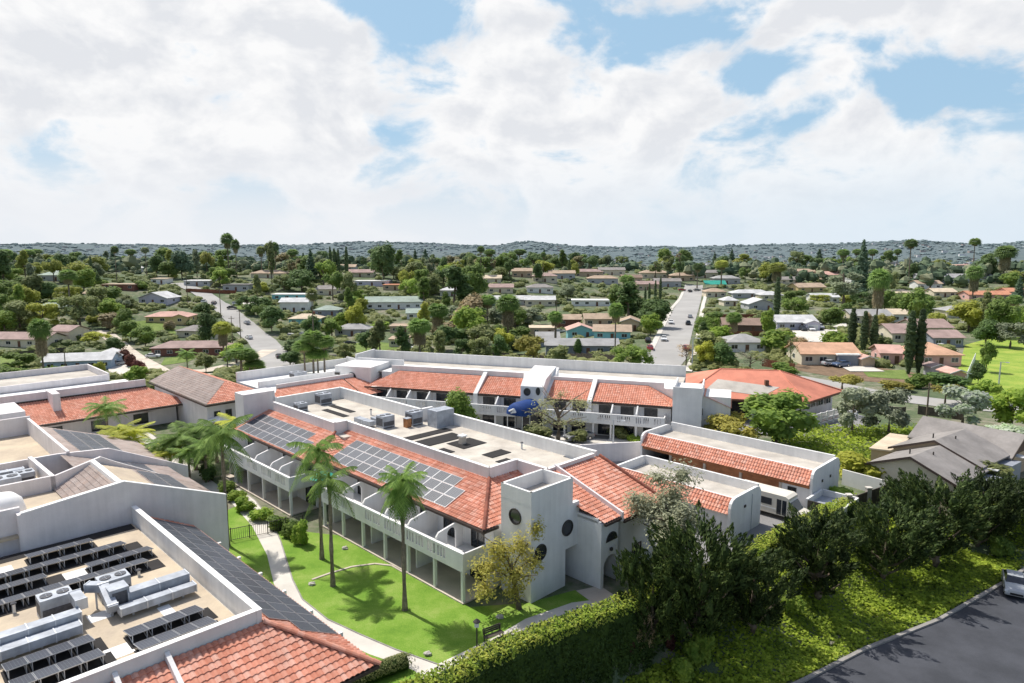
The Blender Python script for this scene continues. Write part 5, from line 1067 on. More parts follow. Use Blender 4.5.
LEAF = {
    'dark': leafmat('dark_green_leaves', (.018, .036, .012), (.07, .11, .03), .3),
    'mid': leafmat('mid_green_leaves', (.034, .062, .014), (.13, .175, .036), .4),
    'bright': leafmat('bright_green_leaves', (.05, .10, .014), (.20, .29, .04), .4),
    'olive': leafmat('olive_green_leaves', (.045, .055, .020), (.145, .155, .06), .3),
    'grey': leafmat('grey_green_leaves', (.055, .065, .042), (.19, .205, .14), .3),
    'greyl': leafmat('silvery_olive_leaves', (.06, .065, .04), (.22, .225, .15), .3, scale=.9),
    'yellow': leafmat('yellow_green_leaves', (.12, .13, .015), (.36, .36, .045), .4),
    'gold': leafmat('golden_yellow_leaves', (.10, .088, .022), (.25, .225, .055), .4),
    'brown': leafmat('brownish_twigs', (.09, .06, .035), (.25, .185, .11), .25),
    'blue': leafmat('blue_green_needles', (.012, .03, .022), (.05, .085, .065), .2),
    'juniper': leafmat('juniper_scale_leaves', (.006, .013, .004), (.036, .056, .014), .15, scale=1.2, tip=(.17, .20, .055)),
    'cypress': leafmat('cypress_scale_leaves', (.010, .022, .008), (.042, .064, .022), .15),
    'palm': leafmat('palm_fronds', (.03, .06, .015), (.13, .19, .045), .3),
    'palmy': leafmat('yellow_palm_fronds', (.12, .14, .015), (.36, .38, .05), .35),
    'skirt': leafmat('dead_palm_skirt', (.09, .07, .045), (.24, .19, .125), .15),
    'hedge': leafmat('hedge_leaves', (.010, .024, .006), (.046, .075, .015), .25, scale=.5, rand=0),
    'hedgetop': leafmat('top_hedge_tips', (.11, .17, .02), (.34, .42, .055), .4, scale=.7, rand=0),  # leaf colour brightened to stand for sunlight on the hedge top
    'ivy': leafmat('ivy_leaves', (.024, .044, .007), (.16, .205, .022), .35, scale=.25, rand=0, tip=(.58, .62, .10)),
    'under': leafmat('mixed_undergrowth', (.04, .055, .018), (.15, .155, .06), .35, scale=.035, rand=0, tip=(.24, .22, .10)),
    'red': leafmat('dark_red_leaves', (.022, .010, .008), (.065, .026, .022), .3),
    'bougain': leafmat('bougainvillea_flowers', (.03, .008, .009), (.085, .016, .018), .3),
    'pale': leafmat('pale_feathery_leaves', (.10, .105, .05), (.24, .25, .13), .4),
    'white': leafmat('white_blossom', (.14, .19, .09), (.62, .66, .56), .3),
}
def tree_proto(name, crown_mb, trunk_mb, mat, bark='trunk', extra=()):
    t = thing(name, 'x', 'tree', (0, 0, 0)); c = crown_mb.build('crown', LEAF[mat], t); trunk_mb.build('trunk', M[bark], t)
    for n_, mb, mm in extra: mb.build(n_, LEAF.get(mm) or M[mm], t)
    return t
def frond_feather(mb, base, az, L, rise, droop, r=rnd, n=24, w=.55, ls=.045):
    d = Vector((math.cos(az), math.sin(az), 0)); side = Vector((-d.y, d.x, 0)); prev = None; pts = []
    for i in range(n + 1):
        t = i / n; pts.append(base + d * (L * (t - .12 * t * t)) + Vector((0, 0, rise * L * t - droop * L * t * t)))
    for i in range(1, n):
        t = i / n; a = pts[i]; f = (pts[i + 1] - pts[i - 1]).normalized(); ww = w * L * .5 * (math.sin(math.pi * min(1, t * .9 + .12)) ** .7)
        for s in (-1, 1):
            tip = a + side * s * ww * .85 + f * ww * .55 + Vector((0, 0, -ww * (.45 + r.random() * .35)))
            k = f * L * ls * .5; mb.F([mb.W(a - k), mb.W(a + k), mb.W(tip + k * .25), mb.W(tip - k * .25)])
    for i in range(n):
        e = side * .025 * L * .4; mb.F([mb.W(pts[i] - e), mb.W(pts[i] + e), mb.W(pts[i + 1] + e * .7), mb.W(pts[i + 1] - e * .7)])
def frond_fan(mb, c, d, R, r=rnd, k=12):
    """fan leaf: pleated half disc at c opening along d"""
    d = d.normalized(); s = d.cross(Vector((0, 0, 1)));
    if s.length < .1: s = Vector((1, 0, 0))
    s.normalize(); n = s.cross(d)
    for i in range(k):
        a = -1.9 + 3.8 * i / (k - 1); u = d * math.cos(a) + s * math.sin(a); p = c + u * R * r.uniform(.85, 1.1) - Vector((0, 0, R * .28)) - n * R * .05
        w = n.cross(u) * R * .10; mb.F([mb.W(c), mb.W(c + u * R * .55 + w), mb.W(p), mb.W(c + u * R * .55 - w)])
def feather_palm(h, L, nf, mat, seed, name='feather_palm', r0=.2):
    q = random.Random(seed); c = MB(); top = Vector((0, 0, h))
    for i in range(nf):
        f = i / nf; az = i * 2.399 + q.uniform(-.2, .2); rise = 1.0 - 1.35 * f + q.uniform(-.12, .12)
        frond_feather(c, top + Vector((0, 0, -.4 * f)), az, L * q.uniform(.85, 1.1), rise, .55 + .35 * f, q)
    sp = MB(); sp.tube([(0, 0, h - 1.3), (0, 0, h - .6), (0, 0, h + .5)], [r0 * .95, r0 * 1.15, .08], 8)
    tk = MB(); tk.tube([(0, 0, -.3), (0, 0, .4), (.03, 0, h * .35), (0, .03, h * .7), (0, 0, h - .9)], [r0 * 1.7, r0 * 1.25, r0, r0 * .95, r0 * .9], 9)
    t = thing(name, 'x', 'palm tree', (0, 0, 0)); c.build('crown', LEAF[mat], t); tk.build('trunk', M['palmtrunk'], t); sp.build('crownshaft', LEAF['mid'], t); return t
def fan_palm(h, R, seed, skirt=0, nf=46, r0=.28, mat='palm'):
    q = random.Random(seed); c = MB(); top = Vector((0, 0, h))
    for i in range(nf):
        z = 1 - 1.55 * (i + .5) / nf; az = i * 2.399; d = Vector((math.cos(az) * math.sqrt(max(0, 1 - z * z)), math.sin(az) * math.sqrt(max(0, 1 - z * z)), z)); p = top + d * R * .55
        frond_fan(c, p, d + Vector((0, 0, -.15)), R * .62, q)
        a = top; e = Vector((-d.y, d.x, 0)) * .03; c.F([c.W(a - e), c.W(a + e), c.W(p + e), c.W(p - e)])
    t = thing('fan_palm', 'x', 'palm tree', (0, 0, 0)); c.build('crown', LEAF[mat], t)
    k = MB()
    if skirt:
        for i in range(int(70 * skirt)):
            az = q.uniform(0, 6.283); z = h - .3 - q.random() * skirt; d = Vector((math.cos(az), math.sin(az), -1.6)); frond_fan(k, Vector((math.cos(az) * r0, math.sin(az) * r0, z)), d, R * .5, q, 7)
        k.build('dead_skirt', LEAF['skirt'], t)
    tk = MB(); tk.tube([(0, 0, -.3), (0, 0, .5), (.05, 0, h * .5), (0, 0, h)], [r0 * 1.5, r0 * 1.1, r0 * .85, r0 * .75], 8); tk.build('trunk', M['palmtrunk'], t); return t
def flame_tree(seed, nfl, R, z0, z1, fl, n_leaf, s, mat='juniper', name='juniper_tree'):
    """twisted juniper: upward-leaning pointed tufts on a leaning trunk"""
    q = random.Random(seed); c = MB()
    for i in range(nfl):
        a = q.uniform(0, 6.283); f = q.random(); z = z0 + (z1 - z0) * f; rr = R * math.sqrt(q.random()) * (.42 + .85 * f if f < .7 else 1.02 - 1.1 * (f - .7))
        b = Vector((math.cos(a) * rr, math.sin(a) * rr, z)); d = Vector((math.cos(a) * q.uniform(.1, 1.0), math.sin(a) * q.uniform(.1, 1.0), q.uniform(.55, 1.2))).normalized()
        L = fl * q.uniform(.6, 1.35); wd = L * .21; tw = q.uniform(0, 6)
        ico(c, b + d * L * .3, (wd * .4, wd * .4, wd * 1.0), 1, .6, i)
        for k in range(n_leaf):
            t = q.random() ** .8; rad = wd * (math.sin(math.pi * min(1, .18 + t * .82)) ** .8) * q.uniform(.6, 1.05); o = d.orthogonal().normalized(); an = q.uniform(0, 6.283)
            o = o * math.cos(an) + d.cross(o) * math.sin(an); p = b + d * L * t + o * rad + Vector((math.cos(tw + t * 2), math.sin(tw + t * 2), 0)) * L * .06
            leaf(c, p, o + rv(q) * .4, s * q.uniform(.7, 1.3), .38, along=d + o * .7)
    tk = MB(); tk.tube([(0, 0, -.8), (.1, .05, .6), (-.15, .1, z0 + .6), (.1, -.1, (z0 + z1) / 2), (0, 0, z1)], [.34, .28, .22, .16, .05], 7)
    for i in range(9):
        a = i * .698 + q.uniform(-.3, .3); zz = q.uniform(.5, z0 + 1.8); tk.tube([(0, 0, zz), (math.cos(a) * R * .4, math.sin(a) * R * .4, zz + .9), (math.cos(a) * R * .75, math.sin(a) * R * .75, zz + 2.2)], [.13, .09, .04], 5)
    t = thing(name, 'x', 'tree', (0, 0, 0)); c.build('crown', LEAF[mat], t); tk.build('trunk', M['trunk'], t); return t
def put(t, loc, label, rz=0, sc=1.0, group=None):
    t.location = loc; t.rotation_euler = (0, 0, rz); t.scale = sc if hasattr(sc, '__len__') else (sc,) * 3; t['label'] = label
    if group: t['group'] = group
    return t
grounds()
# ================================================================== near planting
def depth_of(x, y, z): return pix(x, y, z)[2]
def fit(proto, u, vb, vt, ph, wpx=None, pw=None, lo=30, xy=None):
    """location and scale so that a plant of proto height ph stands at pixel (u, vb) and reaches row vt"""
    if xy: x, y = xy; z = H(x, y)
    else: x, y, z = GT(u, vb, lo)
    top = CAM_H + (-SP + -(vt - 341.5) / FPX * CP) * (y / (CP - (vt - 341.5) / FPX * SP))
    h = max(.5, top - z); s = h / ph; sx = s
    if wpx: sx = wpx * depth_of(x, y, z + h / 2) / FPX / pw
    return (x, y, z), (sx, sx, s)
class Kind:
    def __init__(s, make, h, w): s.make = make; s.h = h; s.w = w; s.first = None; s.used = False
    def put(s, u, vb, vt, label, mat=None, wpx=None, group=None, xy=None, rz=None):
        loc, sc = fit(s, u, vb, vt, s.h, wpx, s.w, xy=xy); rz = rnd.uniform(0, 6.28) if rz is None else rz
        if s.first is None: s.first = s.make()
        if not s.used: s.used = True; t = put(s.first, loc, label, rz, sc, group)
        else:
            t = dup(s.first, loc, rz, sc, label); 
            if 'group' in t: del t['group']
            if group: t['group'] = group
        if mat: remat(t, 'crown', LEAF[mat])
        return t
def kinds():
    K = {}
    K['R1'] = Kind(lambda: tree_proto('broadleaf_tree', crown(blobset(11, 2.6, 2.6, 6.6, 1.55, 1), 1900, .62), trunk(4.5, .22, limbs=4, seed=1), 'mid'), 8.0, 8.0)
    K['R2'] = Kind(lambda: tree_proto('broadleaf_tree', crown(blobset(8, 2.3, 3.0, 6.4, 1.8, 2), 1800, .6), trunk(4.5, .22, limbs=4, seed=2), 'dark'), 8.0, 7.6)
    K['R3'] = Kind(lambda: tree_proto('broadleaf_tree', crown(blobset(14, 2.8, 2.2, 7.0, 1.25, 3), 2000, .55, core=.7), trunk(5, .2, limbs=5, seed=3), 'olive'), 8.0, 7.8)
    K['S1'] = Kind(lambda: tree_proto('spreading_tree', crown(blobset(13, 4.0, 3.4, 5.4, 1.6, 4, .75), 2000, .62), trunk(4.2, .26, limbs=6, seed=4, spread=3), 'olive'), 7.0, 10.5)
    K['S2'] = Kind(lambda: tree_proto('spreading_tree', crown(blobset(16, 3.6, 2.6, 5.6, 1.25, 5, .8), 2000, .5, core=.6), trunk(3.6, .24, limbs=6, seed=5, spread=2.6), 'mid'), 7.0, 9.6)
    K['T1'] = Kind(lambda: tree_proto('tall_tree', crown(blobset(16, 2.3, 4.0, 13.0, 1.6, 6, 1.0, .35), 2400, .7, core=.66), trunk(11, .3, limbs=5, seed=6), 'dark'), 14.5, 8.0)
    K['T2'] = Kind(lambda: tree_proto('eucalyptus_tree', crown(blobset(13, 2.4, 5.5, 12.5, 1.25, 7, 1.0, .2), 2000, .55, core=.5), trunk(11, .28, limbs=6, seed=8), 'grey'), 14, 7.5)
    K['P1'] = Kind(lambda: tree_proto('pine_tree', crown([(rnd.uniform(-.5, .5) * (1 - i / 9), rnd.uniform(-.5, .5) * (1 - i / 9), 2.5 + i * 1.15, 2.7 * (1 - i / 10.5), 2.7 * (1 - i / 10.5), .9) for i in range(10)], 2400, .5, core=.7), trunk(12, .26, limbs=3, seed=9), 'blue'), 13.4, 5.6)
    K['C1'] = Kind(lambda: tree_proto('cypress_tree', crown([(0, 0, .8 + i * 1.0, .95 * math.sin(math.pi * (i + 1.4) / 13) + .12, .95 * math.sin(math.pi * (i + 1.4) / 13) + .12, .95) for i in range(11)], 2200, .32, core=.85, up=.8, asp=.4), trunk(3, .14, seed=10), 'cypress'), 12.0, 2.3)
    K['B1'] = Kind(lambda: tree_proto('bush', crown(blobset(9, 1.2, .5, 1.6, .75, 11, .85), 1100, .34, core=.8), trunk(.8, .07, limbs=3, seed=11, spread=.6), 'mid'), 2.3, 3.6)
    K['B2'] = Kind(lambda: tree_proto('bush', crown(blobset(7, .9, .5, 1.5, .8, 12, .9), 1000, .3, core=.8), trunk(.8, .07, limbs=3, seed=12, spread=.6), 'olive'), 2.3, 3.2)
    K['N1'] = Kind(lambda: tree_proto('bare_tree', crown(blobset(18, 2.4, 2.4, 6.6, .9, 13, .9), 1200, .30, core=0, fill=.95, asp=.35), trunk(5, .18, limbs=9, seed=13, spread=2.6), 'brown'), 7.6, 6.4)
    K['F1'] = Kind(lambda: fan_palm(11, 2.3, 21, skirt=1.5), 13.0, 4.4)
    K['F2'] = Kind(lambda: fan_palm(9, 2.6, 22, skirt=4.0), 11.3, 4.8)
    K['F3'] = Kind(lambda: fan_palm(14, 1.9, 23, skirt=.6, r0=.22), 15.6, 3.6)
    K['Q1'] = Kind(lambda: feather_palm(8.5, 3.0, 24, 'palm', 24), 10.2, 5.6)
    K['Q2'] = Kind(lambda: feather_palm(7.5, 2.7, 22, 'palm', 25), 9.0, 5.0)
    return K
K = kinds()
def near_palms():
    """the four big feather palms beside the path and lawn, each its own crown"""
    def big(u, vb, vc, L, nf, mat, seed, label, name='feather_palm', shag=0):
        x, y, z = GT(u, vb, 30); top = CAM_H + (-SP + -(vc - 341.5) / FPX * CP) * (y / (CP - (vc - 341.5) / FPX * SP))
        t = feather_palm(top - z, L, nf, mat, seed, name, .19)
        if shag:
            q = random.Random(seed); c = MB(); h = top - z
            for i in range(36): az = q.uniform(0, 6.28); frond_feather(c, Vector((0, 0, h - .2 - q.random() * .9)), az, L * .62, -.6, 1.0, q, 14, .55, .09)
            c.build('hanging_fronds', LEAF['dark'], t)
        put(t, (x, y, z), label, seed * 1.3)
    big(405, 610, 480, 2.35, 30, 'palm', 31, 'tall feather palm with a dark shaggy skirt standing alone on the lawn before the balconies', shag=1)
    big(333, 586, 478, 2.7, 15, 'palm', 32, 'feather palm at the lawn edging, nearer of the two close together', shag=0)
    big(322, 559, 449, 3.0, 16, 'palm', 33, 'taller feather palm behind its twin in front of the balcony recess')
    big(228, 546, 432, 3.2, 19, 'palm', 34, 'leaning-crowned feather palm beside the gate end of the garden path')
    pts = [(109, 446, 398, 'palm', 'shaggy fan of fronds high above the long orange wing roof'), (121, 462, 423, 'palmy', 'yellow-green palm right in front of the orange wing eave'), (130, 466, 437, 'palmy', 'low yellow palm behind the rear gabled block'), (143, 468, 446, 'palmy', 'small yellow palm next to the white umbrella'),
           (165, 474, 436, 'palm', 'green feather palm left of the two in the paved court'), (182, 476, 428, 'palm', 'broad green feather palm in the middle of the paved court'), (196, 470, 420, 'palm', 'green feather palm rising under the brown-red hall'), (207, 482, 436, 'palm', 'dark green palm nearest the main block end tower'), (152, 470, 452, 'palm', 'short palm between yellow and green palms in the court'), (236, 450, 415, 'palmy', 'yellow-tipped palm against the white end tower')]
    for i, (u, vb, vt, mat, lab) in enumerate(pts): K['Q2' if i % 2 else 'Q1'].put(u, vb, vt, lab, mat, wpx=44 if i not in (5, 6) else 52)
    for i, (u, vb, vt, lab) in enumerate(((116, 468, 430, 'bright yellow palm lowest at the left of the court group'), (136, 462, 424, 'bright yellow-green palm between the tall shaggy one and the parasol'), (172, 480, 446, 'small bright palm in front of the court palms'), (190, 484, 444, 'bright green palm at the right end of the gable wall'), (217, 462, 424, 'leafy green palm between the court and the path start'))): K['Q2'].put(u, vb, vt, lab, 'palmy' if i < 3 else 'palm', wpx=40)
    for i, (u, vt) in enumerate(((306, 340), (315, 330), (319, 349), (326, 335))): K['F3'].put(u, 398, vt, ('slender palm leftmost of the four trunks before the rear wing', 'tallest slender palm of the four trunks before the rear wing', 'shortest slender palm of the four trunks before the rear wing', 'rightmost slender palm of the four trunks before the rear wing')[i], 'palm', wpx=22)
    for i, (u, vt) in enumerate(((243, 348), (251, 352), (256, 360))): K['F3'].put(u, 396, vt, ('leftmost palm of the trio behind the main block end tower', 'middle palm of the trio behind the main block end tower', 'rightmost palm of the trio behind the main block end tower')[i], 'palm', wpx=30 if i == 0 else 20)
def hedge_and_bank():
    q = random.Random(5)
    # clipped hedge along the property line: solid core plus leaf faces, sunlight put into the top leaf colour
    h = thing('hedge', 'long clipped green hedge running diagonally from the bottom edge to the dark junipers', 'hedge', (3.5, 46.8, 0))
    line = [(-14, 33.0), (-5.5, 39.6), (-0.8, 43.7), (3.5, 46.5), (8.2, 49.4), (13, 53.0), (22.8, 60.2), (29.1, 65.3), (36.6, 71.2)]
    P = [Vector(a) for a in line]; cum = [0]
    for a, b in zip(P, P[1:]): cum.append(cum[-1] + (b - a).length)
    def at(s):
        for i in range(len(P) - 1):
            if s <= cum[i + 1]: t = (s - cum[i]) / (cum[i + 1] - cum[i]); d = (P[i + 1] - P[i]).normalized(); return P[i].lerp(P[i + 1], t), d
        return P[-1], (P[-1] - P[-2]).normalized()
    Lh = cum[-1]; core = MB(); lv = MB(); tp = MB(); rows = []; n = 160
    def prof(s): return 1.95 + .22 * mnoise.noise(Vector((s * .35, 0, 3))) - .5 * sm(30, 40, s) * (1 - sm(44, 50, s)), 1.05 + .25 * mnoise.noise(Vector((s * .5, 7, 3)))
    for i in range(n + 1):
        s = Lh * i / n; c, d = at(s); nn = Vector((d.y, -d.x)); zt, w = prof(s); w *= .8; zb = -3.9 + 2.2 * sm(26, 38, s)
        row = []
        for (o, z) in ((-w * .8, 0), (-w * .8, zt * .8), (-w * .45, zt - .16), (w * .55, zt - .2), (w * 1.0, zt * .55), (w * 1.15, -.6), (w * 1.35, zb)):
            a = c + nn * (o + .18 * mnoise.noise(Vector((s * 1.3, o, z)))); row.append(core.W((a.x, a.y, z)))
        rows.append(row)
    for i in range(n):
        for k in range(6): core.F((rows[i][k], rows[i + 1][k], rows[i + 1][k + 1], rows[i][k + 1]))
    for i in range(58000):
        s = q.random() * Lh; c, d = at(s); nn = Vector((d.y, -d.x)); zt, w = prof(s); f = q.random()
        if f < .28:
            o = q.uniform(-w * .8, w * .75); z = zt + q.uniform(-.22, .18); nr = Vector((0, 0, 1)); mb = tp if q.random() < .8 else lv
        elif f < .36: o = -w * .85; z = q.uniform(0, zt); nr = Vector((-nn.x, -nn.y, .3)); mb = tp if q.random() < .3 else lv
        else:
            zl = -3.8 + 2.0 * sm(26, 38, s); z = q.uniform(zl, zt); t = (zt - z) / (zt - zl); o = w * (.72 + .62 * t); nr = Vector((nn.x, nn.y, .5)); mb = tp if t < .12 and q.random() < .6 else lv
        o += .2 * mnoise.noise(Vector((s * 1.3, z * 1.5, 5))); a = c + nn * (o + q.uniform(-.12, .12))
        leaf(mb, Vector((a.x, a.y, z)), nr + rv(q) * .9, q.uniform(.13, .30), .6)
    core.build('woody_core', LEAF['hedge'], h); lv.build('foliage', LEAF['hedge'], h); tp.build('sunlit_tint_top', LEAF['hedgetop'], h)
    # ivy on the bank between the hedge and the car park
    g = MB(); n = 0
    while n < 62000:
        x = q.uniform(-6, 64); y = q.uniform(34, 78); d = sdist(x, y)
        cy_ = next((a[1] + (b[1] - a[1]) * (x - a[0]) / (b[0] - a[0]) for a, b in zip(CURB, CURB[1:]) if a[0] <= x <= b[0]), 30)
        if not (.9 < d < 17) or y < cy_ + .5: continue
        k = 0.62 + .6 * mnoise.noise(Vector((x * .35, y * .35, 1))) - max(0, 1.6 - (y - cy_)) * .3
        if q.random() > k: 
            if q.random() > .3: continue
        z = H(x, y) + q.random() * (.12 + .75 * max(0, mnoise.noise(Vector((x * .28, y * .28, 9))))) ; n += 1
        leaf(g, Vector((x, y, z)), Vector((-.05, .0, 1)) + rv(q) * .6, q.uniform(.17, .42), .8)
    tag(g.build('ivy_ground_cover', LEAF['ivy']), 'bright green ivy covering the bank between hedge and car park', 'ground cover', kind='stuff')
    # ivy on the terrace behind the garages
    g = MB()
    for i in range(9000):
        u, v = q.uniform(772, 918), q.uniform(428, 472)
        if v > 436 + (u - 772) * .26 + 14 or v < 452 - (u - 772) * .17 - 16: continue
        x, y, z = GT(u, v); leaf(g, Vector((x, y, z + q.random() * .8)), Vector((0, -.3, 1)) + rv(q) * .7, q.uniform(.3, .6), .7)
    tag(g.build('ivy_ground_cover', LEAF['ivy']), 'dark green ivy on the terrace behind the garage row', 'ground cover', kind='stuff')
    # twisted junipers
    J1 = Kind(lambda: flame_tree(41, 105, 2.7, 1.0, 6.4, 2.2, 135, .30), 8.4, 6.6); J2 = Kind(lambda: flame_tree(42, 95, 2.3, 1.4, 6.9, 2.2, 135, .29), 8.8, 5.8)
    for kd, u, vb, vt, w, lab in ((J1, 652, 652, 548, 74, 'dark juniper at the hedge end beside the arched entrance'), (J2, 697, 650, 520, 96, 'largest dark juniper, tallest of the row along the bank'), (J1, 752, 632, 546, 84, 'dark juniper between the tallest juniper and the bus'),
                                   (J2, 817, 600, 514, 84, 'juniper on the bank directly below the shuttle bus'), (J1, 884, 580, 500, 88, 'juniper on the bank below the bin enclosure fence'), (J2, 934, 567, 476, 82, 'juniper second from the right end of the bank'), (J1, 978, 548, 474, 66, 'rightmost juniper above the parked white car')):
        kd.put(u, vb, vt, lab, wpx=w)
    J2.put(905, 520, 478, 'small upright juniper behind the bank fence', wpx=44); J1.put(1012, 520, 478, 'small juniper cut by the right picture edge', wpx=46)
    K['N1'].put(643, 668, 598, 'pinkish bare shrub with red tips at the foot of the junipers', 'brown', wpx=30)
    K['B2'].put(630, 655, 630, 'dark red shrub left of the pinkish bare shrub', 'red', wpx=16); K['B1'].put(668, 650, 622, 'dusky red shrub right of the pinkish bare shrub', 'red', wpx=18)
    K['B1'].put(700, 668, 630, 'yellow-green shrub on the bank under the tallest juniper', 'bright', wpx=36); K['B2'].put(682, 680, 652, 'lit green shrub at the bottom edge of the bank', 'bright', wpx=34); K['B2'].put(790, 612, 588, 'bright leafy shrub in the gap between two bank junipers', 'bright', wpx=30)
    K['B1'].put(1000, 556, 534, 'rounded green shrub at the end of the car park kerb', 'mid', wpx=26)
def near_trees():
    # golden willow-like tree beside the corner tower
    c = crown([(-2.3, .6, 3.4, 1.7, 1.6, 1.3), (-.4, -.2, 3.0, 1.6, 1.5, 1.2), (-2.9, -.4, 2.2, 1.2, 1.2, .9), (.3, .8, 4.6, 1.2, 1.2, 1.2), (-1.2, .5, 4.7, 1.3, 1.2, 1.1), (1.2, .2, 3.6, .9, .9, 1.0), (-.8, -.6, 1.9, 1.1, 1.0, .8), (1.5, .5, 6.0, .8, .8, 1.0), (-2.0, .2, 5.0, .8, .8, .7)], 4600, .26, core=0, fill=.95, asp=.45)
    t = tree_proto('golden_tree', c, trunk(4.2, .2, (-.9, .3), 9, 61, 2.2), 'gold'); x, y, z = GT(525, 611, 30); put(t, (x - .4, y + .3, z), 'golden yellow loose tree leaning in front of the corner tower', .3, (1.05, 1.05, 1.08))
    c = crown(blobset(22, 2.0, 3.4, 7.4, 1.0, 62, 1.1), 9000, .24, core=.3, fill=.75, asp=.42); t = tree_proto('olive_tree', c, trunk(5.5, .24, limbs=7, seed=62, spread=1.8), 'greyl'); x, y = (13.4, 56.6); put(t, (x, y, 0), 'large grey-green olive tree with airy crown between the porch and the garage', .6, (1.5, 1.5, 1.28))
    def one(key, u, vb, vt, w, mat, lab, xy=None): return K[key].put(u, vb, vt, lab, mat, wpx=w, xy=xy)
    one('R1', 776, 447, 390, 86, 'mid', 'big bright green tree in front of the salmon hip roof'); one('S2', 727, 448, 410, 74, 'gold', 'low mustard-yellow tree beside the big green tree')
    one('R3', 852, 434, 386, 46, 'grey', 'grey-green tree right of the white deck railing'); one('R3', 888, 436, 388, 48, 'grey', 'second grey-green tree by the road behind the grey duplex')
    one('R3', 962, 428, 386, 52, 'white', 'white-flowering tree behind the grey duplex roof'); one('R1', 1011, 432, 386, 54, 'bright', 'bright green tree at the right edge before the meadow'); one('B1', 1000, 440, 424, 40, 'white', 'white-flowering shrub beside the grey duplex')
    one('B1', 1022, 446, 428, 40, 'white', 'pale flowering shrub cut by the right edge behind the duplex')
    one('N1', 558, 449, 386, 88, 'pale', 'feathery half-bare tree standing in the drive court'); one('B1', 537, 438, 424, 34, 'olive', 'rounded shrub under the feathery tree'); one('B1', 578, 442, 430, 26, 'olive', 'low round shrub beside the parked court car')
    one('R2', 461, 437, 387, 42, 'mid', 'round dense tree against the rear balcony wing'); one('B1', 622, 437, 421, 34, 'olive', 'brown-green shrub bed under the rear balcony'); one('B2', 634, 442, 433, 22, 'bright', 'bright round shrub on the paved island')
    one('B2', 708, 420, 408, 14, 'dark', 'dark shrub beside the stair tower of the rear wing')
    one('S2', 380, 402, 376, 30, 'olive', 'olive shrub tree beside the round-window tower'); one('N1', 355, 420, 398, 20, 'grey', 'pale bare shrub left of the rear balconies')
    one('B1', 860, 480, 452, 58, 'yellow', 'yellow-green shrub mass behind the garage row end wall'); one('B1', 880, 484, 460, 50, 'yellow', 'sunny yellow-green shrub beside the duplex wall'); one('B2', 838, 500, 484, 36, 'bright', 'bright shrub tuft on the ivy fence by the bus')
    one('B1', 985, 492, 462, 60, 'olive', 'olive shrub in front of the grey duplex'); one('B1', 950, 500, 478, 60, 'dark', 'dark shrub under the lowest duplex eave')
    for i, (u, vb, vt, w, m) in enumerate(((246, 510, 496, 26, 'bright'), (262, 520, 505, 28, 'bright'), (278, 528, 514, 26, 'mid'), (236, 500, 488, 22, 'bright'), (290, 538, 521, 24, 'mid'), (226, 492, 478, 24, 'mid'), (300, 545, 520, 22, 'bright'), (208, 480, 458, 26, 'dark'), (207, 460, 446, 24, 'olive'))):
        one('B2' if i % 2 else 'B1', u, vb, vt, w, m, ('bright shrub, third from the far end of the bed under the left balconies', 'bright shrub halfway along the bed under the left balconies', 'green shrub in the bed nearest the gate', 'bright shrub second in the bed by the garden path', 'green shrub against the left patio corner', 'green shrub at the far start of the balcony bed', 'pale-leaved shrub at the corner of the left balconies', 'dark round shrub by the paved court steps', 'olive shrub behind the dark round court shrub')[i])
    # low clipped hedge at the path end
    h = thing('clipped_hedge', 'short rust-tinged rounded hedge beside the near tile eave', 'hedge', (*G(388, 677), 0)); m = MB(); a = Vector(G(345, 690)); b = Vector(G(406, 667)); q = random.Random(9); co = MB()
    co.tube([(a.x, a.y, .45), (b.x, b.y, .45)], .55, 10); co.build('woody_core', LEAF['hedge'], h)
    for i in range(3500):
        c = a.lerp(b, q.random()); d = rv(q); d.z = abs(d.z); leaf(m, Vector((c.x, c.y, .45)) + Vector((d.x * .68, d.y * .68, d.z * .62)), d + rv(q) * .6, q.uniform(.08, .18), .6)
    m.build('foliage', LEAF['olive'], h)
